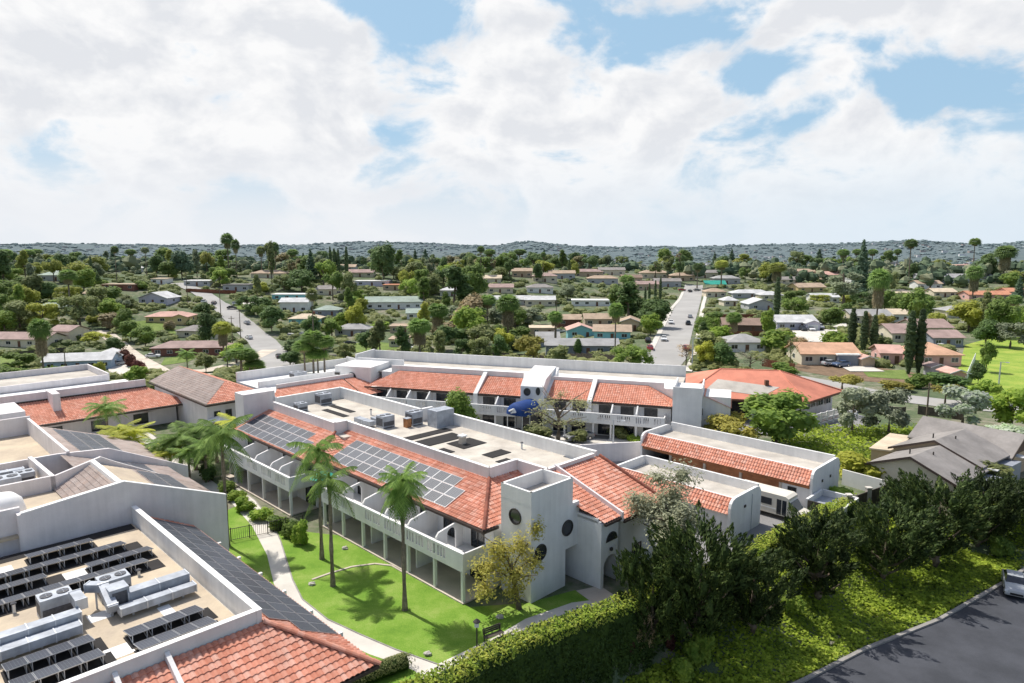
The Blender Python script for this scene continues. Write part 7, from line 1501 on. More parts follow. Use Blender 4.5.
# ================================================================== vehicles
CARP = {n_: surf('car_paint_' + n_, c, .3, .03, 2, spec=.7) for n_, c in (('white', (.75, .75, .75)), ('silver', (.42, .44, .46)), ('dark', (.03, .032, .036)), ('red', (.32, .02, .025)), ('blue', (.05, .09, .18)), ('grey', (.16, .165, .17)))}
def make_car(suv=False):
    t = thing('parked_car', 'x', 'car', (0, 0, 0)); hh = 1.72 if suv else 1.45; W = .9
    prof = [(-2.25, .35), (-2.3, .62), (-2.22, .95), (-1.9, 1.0), (1.0, 1.0), (1.9, .92), (2.2, .74), (2.26, .5), (2.2, .32)] if not suv else [(-2.3, .4), (-2.34, .75), (-2.28, 1.08), (-2.0, 1.12), (1.05, 1.12), (1.95, 1.05), (2.25, .86), (2.32, .55), (2.26, .36)]
    b = MB()
    secs = []
    for y, k in ((-W, .0), (-W * .96, .04), (0, .07), (W * .96, .04), (W, .0)):
        secs.append([b.W((x * (1 if abs(y) < W else .985), y, z + (k if .6 < z else 0))) for x, z in prof])
    for A, B in zip(secs, secs[1:]):
        for i in range(len(prof)): j = (i + 1) % len(prof); b.F((A[i], A[j], B[j], B[i]))
    b.F(secs[0][::-1]); b.F(secs[-1])
    x0, x1, x2, x3 = (-1.95, -1.25, .15, 1.0) if not suv else (-2.25, -1.95, .25, 1.0); zb = prof[3][1] + .02
    base = [(x0, -.82, zb), (x3, -.82, zb), (x3, .82, zb), (x0, .82, zb)]; top = [(x1, -.62, hh), (x2, -.62, hh), (x2, .62, hh), (x1, .62, hh)]
    A = [b.W(p) for p in top]; b.F(A); A2 = [b.W((p[0], p[1], p[2] - .08)) for p in top]
    for i in range(4): j = (i + 1) % 4; b.F((A2[i], A2[j], A[j], A[i]))
    body = b.build('body', CARP['white'], t, smooth=False)
    g = MB(); B_ = [g.W(p) for p in base]; T_ = [g.W((p[0], p[1], p[2] - .04)) for p in top]
    for i in range(4): j = (i + 1) % 4; g.F((B_[i], B_[j], T_[j], T_[i]))
    g.build('windows', M['glass'], t)
    for x in (-1.42, 1.4):
        for s in (-1, 1): m = MB(); m.disc((x, s * .80, .33), (0, s), .33, .13, 16); w = m.build('wheel', M['black'], t); m = MB(); m.disc((x, s * .93, .33), (0, s), .19, .012, 10); m.build('rim', M['chrome'], w)
    for s in (-1, 1):
        m = MB(); m.box(2.12, 2.275, s * .78 - .16, s * .78 + .1, .64, .8); m.build('headlight', M['lamp'], t); m = MB(); m.box(-2.31, -2.2, s * .78 - .12, s * .78 + .1, .72, .92); m.build('tail_light', M['redlamp'], t)
    m = MB(); m.box(2.2, 2.29, -.5, .5, .42, .6); m.build('grille', M['black'], t)
    return t
CK = {}
def car(u, v, deg, paint, label, suv=False, z=None, group=None, cat='car'):
    k = suv
    if z is None: x, y, zz = GT(u, v)
    else: x, y = G(u, v, z); zz = z
    zz += .14 if math.hypot(x, y) > 140 else .02
    if k not in CK: CK[k] = make_car(suv); t = put(CK[k], (x, y, zz), label, R_(deg))
    else: t = dup(CK[k], (x, y, zz), R_(deg), 1, label)
    if paint != 'white': remat(t, 'body', CARP[paint])
    else: remat(t, 'body', CARP['white'])
    t['category'] = cat
    if group: t['group'] = group
    return t
def vehicles():
    c = car
    c(1014, 590, 238, 'silver', 'silver-white car parked at the kerb of the dark car park, cut by the right edge', z=-3.55)
    c(579, 440, 205, 'grey', 'dark grey car parked in the drive court under the feathery tree')
    c(513, 420, 20, 'silver', 'silver car stopped beside the blue entrance canopy'); c(662, 470, -45, 'dark', 'dark car inside the open bay of the long garage row')
    # right street
    for a in ((650, 350, 80, 'red', 'red car parked left on the right-hand street'), (648, 342, 80, 'dark', 'dark car just beyond the red car on the street'), (664, 341, 258, 'white', 'white hatchback parked by the left lawn of the street'), (671, 324, 258, 'white', 'white car further up the left side of the street'), (688, 325, 78, 'dark', 'dark car driving up the street', True), (690, 318, 78, 'silver', 'silver car ahead of the dark car on the street'), (698, 325, 78, 'dark', 'dark car parked at the right pavement', False), (686, 350, 80, 'red', 'brick-red car half hidden by the bare street tree'),
              (690, 292, 60, 'dark', 'dark car at the far end of the street'), (697, 291, 20, 'grey', 'grey car at the far end of the street'), (682, 291, 0, 'red', 'red car before the street-end houses')): c(*a)
    # lilac house drive, bungalow carport, patio
    for a in ((803, 331, 262, 'dark', 'dark car left of three on the lilac-grey house drive', True), (811, 331, 262, 'white', 'white car in the middle of the lilac-grey house drive'), (820, 329, 262, 'silver', 'silver van-like car right of three on the lilac-grey house drive', True), (841, 367, 200, 'blue', 'blue car in front of the salmon bungalow carport'), (831, 366, 10, 'silver', 'pale car beside the salmon bungalow wall'), (942, 349, 10, 'white', 'white car under the mauve patio house cover')): c(*a)
    # left
    for a in ((110, 366, 10, 'white', 'white pickup-like car on the blue house drive', True), (122, 365, 60, 'silver', 'silver car right of the pickup on the blue house drive'), (26, 379, 200, 'silver', 'silver car at the lower left trees'), (36, 380, 200, 'white', 'pale car beside the silver car at the lower left trees'), (153, 358, 15, 'white', 'white car beside the long brick house'), (293, 338, 350, 'white', 'white van at the turquoise house corner', True), (304, 336, 350, 'silver', 'silver car right of the white van'), (288, 350, 120, 'dark', 'dark pickup-like car parked on the lower sloping street', True), (279, 358, 115, 'dark', 'dark car at the bottom of the sloping street'), (247, 324, 128, 'silver', 'silver car driving down the sloping street'), (249, 339, 128, 'white', 'white car at the left kerb of the sloping street'), (237, 305, 20, 'white', 'white truck-like car on the hill driveway', True), (232, 309, 20, 'dark', 'dark car below the white truck on the hill driveway'), (214, 304, 100, 'grey', 'grey car at the top of the sloping street'), (204, 303, 100, 'white', 'white trailer-like car at the street top', True), (350, 345, 20, 'dark', 'dark car left of the bright lawn'), (409, 350, 10, 'white', 'white car near the cream garden house'), (560, 333, 10, 'silver', 'silver car beside the cream-roofed shed')): c(*a)
vehicles()
# ================================================================== street furniture
def pole(u, vb, vt, label, kind='utility_pole', arms=1):
    x, y, z = GT(u, vb); top = CAM_H + (-SP + -(vt - 341.5) / FPX * CP) * (y / (CP - (vt - 341.5) / FPX * SP))
    t = thing(kind, label, 'pole' if arms else 'lamp post', (x, y, z)); m = MB(); m.tube([(x, y, z - .3), (x, y, top)], [.17, .11], 7); m.build('post', M['trunk' if arms else 'steel'], t)
    if arms: m = MB(); m.box(x - 1.1, x + 1.1, y - .06, y + .06, top - .9, top - .75); m.build('crossarm', M['trunk'], t)
    else: m = MB(); m.box(x - .2, x + 1.5, y - .05, y + .05, top - .08, top); m.build('lamp_arm', M['steel'], t); m = MB(); m.box(x + 1.1, x + 1.7, y - .15, y + .15, top - .2, top - .08); m.build('lamp_head', M['lamp'], t)
for a in ((223, 352, 288, 'utility pole left of the sloping street behind the shaggy palm'), (233, 350, 316, 'utility pole with crossarm beside the brick house'), (241, 343, 309, 'utility pole nearest the sloping street kerb'), (188, 306, 272, 'utility pole at the top of the sloping street'), (228, 372, 346, 'short pole at the bottom of the sloping street'), (66, 372, 350, 'thin pole in front of the blue house'), (926, 424, 383, 'brown pole beside the flowering tree'), (556, 352, 300, 'thin pole behind the slate-blue house')): pole(*a)
for a in ((613, 446, 420, 'street lamp on the paved island of the drive court'), (692, 368, 338, 'street lamp at the right pavement of the street'), (998, 392, 362, 'pale lamp post beside the meadow')): pole(*a, kind='street_lamp', arms=0)
def fence(p0, p1, h, label, mat, z=0):
    a, b = Vector(GP(*p0)), Vector(GP(*p1)); za = H(*a); t = thing('garden_fence', label, 'fence', (a.x, a.y, za)); n = max(2, int((b - a).length / 2.6)); m = MB()
    for i in range(n):
        c, e = a.lerp(b, i / n), a.lerp(b, (i + 1) / n); m.seg(*c, *e, H(*c) - .2, H(*c) + h, .08)
    m.build('boards', M[mat], t)
    for i in range(n + 1): c = a.lerp(b, i / n); m = MB(); m.box(c.x - .07, c.x + .07, c.y - .07, c.y + .07, H(*c) - .2, H(*c) + h + .12); m.build('post', M[mat], t)
fence((762, 366), (794, 371), 1.8, 'red-brown board fence between the hip hall and the salmon bungalow', 'fencewood'); fence((728, 336), (764, 336), 1.6, 'red-brown fence behind the grey hip house', 'fencewood'); fence((186, 292), (236, 294), 1.8, 'brown fence at the top of the sloping street', 'fencewood'); fence((540, 361), (618, 363), 1.8, 'dark fence before the slate-blue house', 'wood'); fence((480, 356), (540, 358), 1.8, 'dark fence below the willow', 'wood')
fence((20, 356), (66, 352), 1.6, 'grey fence below the brown-roofed bungalow', 'wood'); fence((965, 384), (975, 360), 1.7, 'pale fence between the pink shed and the meadow', 'trim'); fence((918, 414), (962, 420), 1.5, 'dark fence behind the grey duplex', 'wood'); fence((835, 412), (905, 414), 1.2, 'low dark fence along the road behind the grey-green trees', 'wood'); fence((722, 318), (756, 318), 1.6, 'orange-brown fence above the dark brown house', 'fencewood')
u_ = thing('green_awning', 'green shade sheet at the far end of the right street', 'awning', (*GP(716, 287), 0)); x_, y_, z_ = GT(716, 288); m_ = MB(); m_.slab([(x_ - 7, y_, z_ + 2.2), (x_ + 7, y_, z_ + 2.2), (x_ + 7, y_ + 5, z_ + 4.5), (x_ - 7, y_ + 5, z_ + 4.5)], (0, 0, .1)); OFF[u_.name] = Vector(u_.location); m_.build('sheet', M['teal'], u_)
for s_ in (-6.8, 6.8): m_ = MB(); m_.box(x_ + s_ - .1, x_ + s_ + .1, y_, y_ + .2, z_, z_ + 2.3); m_.build('post', M['steel'], u_)
# ================================================================== neighbourhood trees
TREES = []
def T(key, u, vb, vt, w, mat, label): TREES.append((u, vb, w)); return K[key].put(u, vb, vt, label, mat, wpx=w)
def named_trees():
    for a in (
        ('T1', 6, 300, 249, 30, 'dark', 'tall dark tree cut by the left edge near the skyline'), ('T1', 32, 292, 262, 12, 'grey', 'thin grey tree in the haze at the left skyline'), ('S1', 54, 282, 258, 24, 'yellow', 'yellow-green tree left of two above the pyramid roof'), ('S1', 76, 284, 260, 34, 'yellow', 'wider yellow-green tree right of two above the pyramid roof'), ('R2', 64, 276, 252, 22, 'dark', 'dark tree crown behind the two yellow-green trees'), ('C1', 92, 280, 255, 4, 'cypress', 'small dark cypress on the left skyline'),
        ('R2', 33, 300, 273, 24, 'olive', 'brownish round tree left of the pyramid roof'), ('R2', 51, 300, 281, 18, 'dark', 'very dark round bush tree above the small green-roofed house'), ('R1', 26, 314, 284, 28, 'yellow', 'yellowish tree left of the small green-roofed house'), ('R1', 8, 312, 280, 30, 'mid', 'green tree at the left edge below the tall dark one'), ('S2', 80, 327, 290, 44, 'olive', 'big olive-grey tree right of the small green-roofed house'), ('R1', 112, 322, 298, 28, 'bright', 'bright green tree above the pale driveway'), ('R2', 124, 332, 307, 24, 'mid', 'green tree at the driveway bend'), ('R3', 20, 330, 300, 40, 'olive', 'mottled olive tree behind the brown-roofed bungalow'), ('R3', 44, 330, 302, 34, 'yellow', 'loose yellowish tree behind the shaggy palm'), ('R3', 98, 312, 286, 30, 'olive', 'olive tree below the long low tan roof'), ('B1', 108, 304, 286, 34, 'mid', 'bushy green tree under the long low tan roof'),
        ('F2', 44, 374, 318, 20, 'palm', 'shaggy-skirted palm between the bungalow and the blue house'), ('F2', 224, 358, 321, 18, 'palmy', 'shaggy fan palm left of the sloping street'), ('Q1', 188, 375, 348, 22, 'palm', 'feather palm beside the wide pale driveway'), ('F3', 117, 282, 246, 8, 'dark', 'thin lone palm on the left skyline'), ('F1', 229, 276, 233, 13, 'dark', 'taller of the twin skyline palms'), ('F1', 237, 278, 239, 9, 'dark', 'shorter of the twin skyline palms'), ('F3', 147, 278, 247, 8, 'grey', 'hazy palm on the left skyline'),
        ('R2', 182, 278, 249, 26, 'blue', 'large dark blue-green tree on the left skyline'), ('S1', 207, 274, 250, 20, 'gold', 'golden-tinged tree left of the twin skyline palms'), ('R2', 157, 276, 254, 18, 'dark', 'dark tree left of the large blue-green one'), ('T1', 272, 284, 240, 14, 'olive', 'tall eucalyptus-like tree left of the far ridge palms'), ('F1', 276, 276, 242, 9, 'dark', 'ridge palm above the long tan roof'), ('F1', 269, 276, 243, 8, 'olive', 'second ridge palm above the long tan roof'), ('F1', 262, 276, 246, 9, 'olive', 'leftmost ridge palm above the blue-grey house'), ('R2', 210, 347, 311, 24, 'dark', 'dark shiny tree beside the sloping street top'), ('R2', 202, 316, 302, 22, 'dark', 'dark tree above the tan cross-gabled house'),
        ('S2', 323, 262, 249, 16, 'blue', 'hazy round tree far left of the cypresses'), ('C1', 331, 279, 245, 4.5, 'cypress', 'leftmost of three far cypresses'), ('C1', 335, 280, 247, 6, 'cypress', 'middle of three far cypresses'), ('C1', 339, 280, 248, 5, 'cypress', 'rightmost of three far cypresses'), ('C1', 347, 280, 245, 5.5, 'cypress', 'lone cypress right of the cypress trio'), ('R2', 383, 282, 242, 33, 'dark', 'huge round dark green tree on the skyline'), ('S1', 324, 286, 258, 28, 'bright', 'bright green dome tree below the cypresses'), ('R2', 302, 292, 268, 34, 'dark', 'broad dark tree below the long tan roof'), ('S2', 284, 290, 272, 26, 'olive', 'olive tree left of the broad dark tree'), ('S1', 333, 300, 269, 26, 'mid', 'pale green spreading tree at the hill foot'), ('R3', 350, 302, 271, 20, 'olive', 'olive feathery tree at the hill foot'),
        ('R1', 356, 332, 303, 22, 'yellow', 'yellow-green tree left of the long pale green-grey roof'), ('B1', 362, 312, 298, 18, 'yellow', 'yellow bush tree behind the yellow-green tree'), ('T1', 455, 312, 264, 40, 'dark', 'huge dark green tree left of centre'), ('T1', 424, 308, 276, 24, 'mid', 'tall green tree right of the long pale roof'), ('S1', 408, 292, 268, 20, 'yellow', 'yellow-green tree behind the long pale roof'), ('R1', 474, 304, 262, 34, 'mid', 'lighter green tree behind the huge dark one'), ('R1', 415, 276, 258, 18, 'yellow', 'yellow-green ridge tree left of the round dark tree'), ('R2', 443, 276, 256, 13, 'dark', 'small dark round tree on the middle skyline'), ('R2', 468, 274, 255, 18, 'dark', 'dark tree left of the lone skyline palm'), ('F3', 481, 280, 246, 8, 'dark', 'lone palm on the middle skyline'), ('T2', 510, 280, 250, 18, 'dark', 'dark airy skyline tree right of the lone palm'), ('T2', 493, 276, 254, 8, 'brown', 'thin brownish tree right of the lone palm'), ('N1', 432, 278, 260, 20, 'brown', 'bare brownish tree on the middle ridge'),
        ('S1', 474, 345, 303, 52, 'bright', 'round bright green willow left of centre'), ('F2', 438, 342, 303, 22, 'palm', 'skirted fan palm left of the willow'), ('F2', 420, 358, 318, 24, 'palm', 'skirted fan palm before the tan house'), ('F2', 508, 342, 294, 24, 'palm', 'big skirted fan palm right of the willow'), ('T1', 380, 362, 318, 26, 'olive', 'tall olive tree behind the rear wing left end'), ('T1', 402, 366, 325, 24, 'dark', 'dark tree behind the rear wing'), ('T1', 440, 366, 330, 24, 'olive', 'olive-green tree behind the rear parapet'), ('S2', 480, 364, 333, 36, 'olive', 'spreading olive palm-like tree behind the rear parapet'), ('R3', 462, 364, 338, 24, 'dark', 'dark tree under the willow'), ('R3', 500, 362, 334, 24, 'dark', 'dark shrub tree right of the willow trunk'), ('S1', 533, 364, 333, 44, 'gold', 'golden tree behind the rear wing roof'), ('B1', 556, 364, 345, 32, 'olive', 'olive shrub right of the golden tree'),
        ('S2', 346, 362, 340, 24, 'olive', 'shrubby tree right of the tall court palms'), ('R2', 290, 366, 350, 26, 'dark', 'dark tree behind the four slender palms'), ('R1', 312, 340, 314, 24, 'dark', 'dark tree right of the turquoise house'), ('R1', 272, 332, 305, 30, 'dark', 'dark olive street tree on the sloping street'), ('R3', 332, 338, 318, 26, 'mid', 'mixed green tree below the teal roof'), ('R1', 342, 330, 312, 22, 'bright', 'bright green tree right of the teal roof'), ('R2', 366, 352, 330, 26, 'dark', 'dark tree at the bright lawn'), ('F3', 314, 352, 288, 12, 'olive', 'tall thin palm right of the sloping street'),
        ('F1', 555, 352, 311, 16, 'palm', 'fan palm left of two at the slate-blue house'), ('F1', 615, 357, 302, 16, 'palm', 'tall fan palm right of two at the slate-blue house'), ('C1', 578, 356, 338, 10, 'dark', 'dark conical shrub before the slate-blue house'), ('T1', 628, 324, 281, 40, 'dark', 'large dark green tree left of the street'), ('R2', 655, 328, 298, 42, 'dark', 'broad dark tree mass beside the street'), ('R2', 640, 322, 296, 30, 'dark', 'dark tree between the large tree and the street'), ('R1', 618, 312, 284, 26, 'mid', 'green tree left of the large dark tree'), ('C1', 649, 306, 282, 3.6, 'cypress', 'left column cypress by the street'), ('C1', 655, 306, 279, 3.6, 'cypress', 'middle column cypress by the street'), ('C1', 660, 304, 275, 4, 'cypress', 'right column cypress by the street'), ('C1', 645, 308, 286, 3.6, 'cypress', 'shortest column cypress by the street'),
        ('T2', 668, 282, 248, 16, 'olive', 'tall eucalyptus left of the pair beyond the street'), ('T2', 679, 284, 247, 15, 'dark', 'tall eucalyptus right of the pair beyond the street'), ('T2', 655, 280, 256, 16, 'olive', 'lower eucalyptus beside the pair beyond the street'), ('F1', 697, 288, 263, 11, 'dark', 'dark fan palm at the street end'), ('F1', 721, 288, 260, 14, 'palmy', 'yellow fan palm right of the street end'), ('F3', 543, 282, 252, 6, 'dark', 'thin palm above the brown row houses'), ('R2', 537, 282, 262, 12, 'dark', 'dark tree by the thin palm'), ('C1', 569, 278, 259, 5, 'dark', 'dark conical tree among the row houses'), ('R1', 575, 278, 262, 10, 'yellow', 'yellow-green tree among the row houses'), ('S2', 735, 272, 258, 20, 'gold', 'golden shrub tree above the street end'),
        ('C1', 776, 322, 275, 9, 'cypress', 'tall dark column cypress right of the street'), ('F2', 776, 290, 262, 18, 'palmy', 'yellow palm head behind the tall column cypress'), ('F2', 733, 342, 312, 16, 'palm', 'shaggy palm trunk before the dark brown house'), ('S1', 745, 282, 266, 14, 'mid', 'green tree above the pale roofs'), ('R1', 766, 282, 262, 22, 'yellow', 'yellow-green tree behind the pale roofs'), ('R1', 720, 345, 325, 28, 'bright', 'bright green tree by the right pavement'), ('R2', 724, 368, 341, 30, 'dark', 'dark round tree at the street bottom'), ('R1', 705, 366, 340, 24, 'yellow', 'yellow-green tree at the street bottom'), ('N1', 686, 366, 340, 26, 'brown', 'bare brown tree on the lower street'), ('N1', 750, 372, 348, 40, 'grey', 'pale bare tree mass behind the hip hall'), ('S2', 632, 372, 342, 48, 'mid', 'mixed green shrub tree behind the rear wing right end'), ('R1', 767, 340, 308, 18, 'bright', 'light green tree beside the lilac-grey house'), ('B1', 780, 352, 330, 44, 'bright', 'bright shrub before the lilac-grey house'), ('N1', 790, 366, 330, 20, 'dark', 'thin dark-leaved tree beside the salmon bungalow'), ('B1', 785, 374, 362, 34, 'mid', 'low green hedge-like shrub behind the hip hall'),
        ('T2', 842, 312, 262, 44, 'grey', 'big grey-green pine left of the shaggy palm'), ('P1', 860, 300, 240, 24, 'blue', 'dark pointed pine on the right skyline'), ('F2', 876, 326, 268, 20, 'palm', 'shaggy grey palm right of the grey pine'), ('F3', 908, 284, 239, 13, 'dark', 'tall dark palm on the right skyline'), ('F3', 972, 276, 238, 11, 'mid', 'round-headed palm on the right skyline'), ('F2', 1003, 282, 245, 20, 'palm', 'bushy palm pair on the right skyline'), ('F2', 972, 304, 265, 16, 'palm', 'shaggy palm before the orange roof'), ('C1', 851, 352, 306, 11, 'cypress', 'dark cypress left of the cypress pair'), ('C1', 863, 354, 309, 10, 'cypress', 'left cypress of the cypress pair'), ('C1', 873, 354, 313, 10, 'cypress', 'right cypress of the cypress pair'), ('C1', 908, 374, 308, 14, 'cypress', 'left trunk of the tall twin cypress'), ('C1', 918, 374, 306, 13, 'cypress', 'right trunk of the tall twin cypress'), ('R1', 914, 330, 288, 34, 'mid', 'bright crown behind the tall twin cypress'), ('R1', 900, 318, 292, 24, 'mid', 'green tree left of the tall twin cypress'),
        ('R1', 1000, 338, 296, 38, 'mid', 'large green tree above the meadow'), ('R1', 968, 332, 300, 40, 'yellow', 'yellow-green tree behind the mauve patio house'), ('R3', 1010, 348, 322, 36, 'grey', 'grey shrub tree at the meadow edge'), ('R2', 985, 346, 318, 30, 'dark', 'dark tree at the meadow edge'), ('R1', 986, 372, 340, 18, 'mid', 'thin green tree at the meadow fence'), ('R2', 978, 384, 362, 18, 'dark', 'dark shrub tree at the meadow corner'), ('B1', 985, 404, 380, 34, 'bright', 'bright shrub at the road beside the meadow'), ('B1', 945, 386, 372, 44, 'dark', 'dark clipped hedge before the pink house'), ('B1', 920, 388, 374, 28, 'mid', 'round green shrub left of the dark clipped hedge'), ('S1', 842, 390, 373, 40, 'gold', 'golden shrub tree along the embankment'), ('S1', 945, 404, 382, 36, 'gold', 'golden shrub tree along the road right of the embankment'), ('B1', 895, 390, 380, 36, 'gold', 'low golden shrub between the golden trees'), ('S1', 885, 336, 312, 22, 'gold', 'golden tree behind the cypress pair'), ('R2', 985, 280, 256, 24, 'dark', 'dark tree behind the long grey bungalow'), ('R2', 912, 282, 262, 14, 'dark', 'dark tree at the tall right palm'), ('S1', 940, 272, 258, 24, 'yellow', 'yellow shrub tree behind the long grey bungalow'), ('S2', 820, 304, 293, 24, 'yellow', 'yellow flowering shrub before the tan orange-strip house'), ('R3', 795, 308, 290, 30, 'mid', 'green shrubs above the lilac-grey house'), ('B1', 845, 318, 302, 16, 'mid', 'round green bush at the lilac-grey house'), ('P1', 1018, 302, 276, 14, 'blue', 'blue-green tree beside the orange roof edge'), ('S2', 885, 296, 266, 26, 'olive', 'olive tree right of the shaggy grey palm'),
        ('B1', 138, 382, 366, 26, 'bright', 'bright bushes before the blue garage wing'), ('B1', 60, 386, 366, 44, 'bright', 'bright green bush clump left of the white parapet roof'), ('R1', 82, 386, 366, 30, 'mid', 'green bush clump before the blue house'), ('R3', 20, 372, 352, 36, 'mid', 'green shrubs below the brown-roofed bungalow'), ('B2', 100, 374, 358, 14, 'yellow', 'yellow-flowering bush at the blue house drive'), ('R1', 8, 388, 364, 40, 'mid', 'green shrub mass at the lower left edge'), ('S2', 95, 344, 330, 34, 'yellow', 'yellow-green shrub row above the blue house'), ('R2', 116, 352, 336, 24, 'dark', 'dark shrub row right of the blue house roof'), ('R1', 206, 372, 352, 22, 'olive', 'olive shrub behind the wide driveway'), ('R1', 254, 382, 360, 26, 'mid', 'green tree at the bottom of the sloping street'), ('B2', 170, 330, 318, 14, 'brown', 'brownish bush before the cream hip house')):
        T(*a)
    for i, (u, v) in enumerate(((125, 356), (131, 361), (138, 367), (143, 373))): K['B2'].put(u, v + 6, v - 11, 'red bougainvillea bush %s along the pale driveway' % ('farthest', 'second from the top', 'second from the bottom', 'nearest')[i], 'bougain', wpx=15)
named_trees()
def filler():
    """the many garden trees between the houses, each labelled by its look and by what stands nearest"""
    q = random.Random(77); roads = [((180, 283), (222, 305), 9), ((222, 305), (262, 341), 13), ((262, 341), (296, 398), 22), ((664, 358), (676, 330), 24), ((676, 330), (690, 295), 16), ((86, 331), (138, 359), 9), ((138, 359), (205, 372), 10), ((770, 374), (900, 398), 11), ((900, 398), (1010, 409), 10), ((640, 392), (668, 352), 30)]
    names = {'dark': 'dark green', 'mid': 'mid-green', 'bright': 'bright green', 'olive': 'olive green', 'grey': 'grey-green', 'yellow': 'yellow-green', 'brown': 'brownish', 'blue': 'blue-green'}
    shape = {'R1': 'round tree', 'R2': 'dense tree', 'R3': 'loose tree', 'S1': 'spreading tree', 'S2': 'low spreading tree', 'T1': 'tall tree', 'T2': 'thin tall tree', 'B1': 'shrub', 'B2': 'small shrub', 'P1': 'pointed pine', 'F1': 'fan palm'}
    used = {}; n = 0; tries = 0
    def segd(u, v, a, b):
        dx, dy = b[0] - a[0], b[1] - a[1]; t = max(0, min(1, ((u - a[0]) * dx + (v - a[1]) * dy) / (dx * dx + dy * dy))); return math.hypot(u - a[0] - dx * t, (v - a[1] - dy * t) * 1.4)
    while n < 300 and tries < 30000:
        tries += 1; u = q.uniform(0, 1024); v = 266 + 104 * q.random() ** 1.25
        if v > 352 and 240 < u < 640: continue
        if u > 955 and v > 335: continue
        if v > 358 and 640 < u: continue
        k = (v - 240) / 100
        wpx = (11 + 25 * k) * q.uniform(.7, 1.35); hpx = wpx * q.uniform(.6, .95)
        if any(segd(u, v - hpx * 1.3 * t_, a, b) < w * .6 + wpx * .32 for a, b, w in roads for t_ in (0, .3, .6, .9)): continue
        if any(abs(u - hu) < hw * .55 + wpx * .3 and -4 < v - hv < 5 + hpx * .8 for hu, hv, ph, hw in HOUSES): continue
        if any(abs(u - hu) < hw * .5 and -10 * k - 3 < v - hv <= 0 for hu, hv, ph, hw in HOUSES): continue
        if any(abs(u - a) < (w + wpx) * .2 and abs(v - b) < 2 + 4 * k for a, b, w in TREES): continue
        for (cx, cy, rx, ry) in ((150, 328, 26, 9), (375, 349, 26, 8), (650, 322, 18, 8), (830, 316, 14, 6), (815, 338, 34, 9), (18, 364, 22, 10), (240, 303, 14, 6), (888, 375, 26, 6), (712, 332, 14, 8)):
            if ((u - cx) / rx) ** 2 + ((v - cy) / ry) ** 2 < 1.2: break
        else:
            key = q.choice(['R1', 'R1', 'R2', 'R2', 'R3', 'R3', 'S1', 'S2', 'B1', 'B1', 'B2', 'T1', 'F1'] if v > 285 else ['R1', 'R1', 'R2', 'R2', 'R3', 'R3', 'S1', 'S1', 'S2', 'T1', 'T2', 'F1', 'P1'])
            mat = 'palm' if key == 'F1' else ('blue' if key == 'P1' else q.choice(['dark', 'dark', 'mid', 'mid', 'mid', 'olive', 'olive', 'bright', 'bright', 'grey', 'yellow', 'brown']))
            if key in ('T1', 'T2', 'P1', 'F1'): hpx = min(hpx * 1.6, v - 249); wpx *= .62
            if key in ('B1', 'B2'): hpx *= .62
            c = sorted(HOUSES, key=lambda h: math.hypot(u - h[0], (v - h[1]) * 2))[:4]
            look = names.get(mat, 'green') + ' ' + shape[key]
            def rel(h):
                if abs(u - h[0]) > h[3] * .5 + 2: return ('left of' if u < h[0] else 'right of')
                return 'behind' if v < h[1] else 'in front of'
            opts = []
            for h_ in c: opts += ['%s %s the %s' % (look, rel(h_), h_[2])]
            opts += ['%s between the %s and the %s' % (look, c[0][2], c[1][2])] + ['%s %s %s the %s' % (('taller' if hpx > wpx * .8 else 'wider'), look, rel(h_), h_[2]) for h_ in c]
            lab = next((o for o in opts if o not in used and len(o.split()) <= 16), None)
            if lab is None: continue
            used[lab] = 1; TREES.append((u, v, wpx)); K[key].put(u, v, v - hpx, lab, mat, wpx=wpx); n += 1
filler()
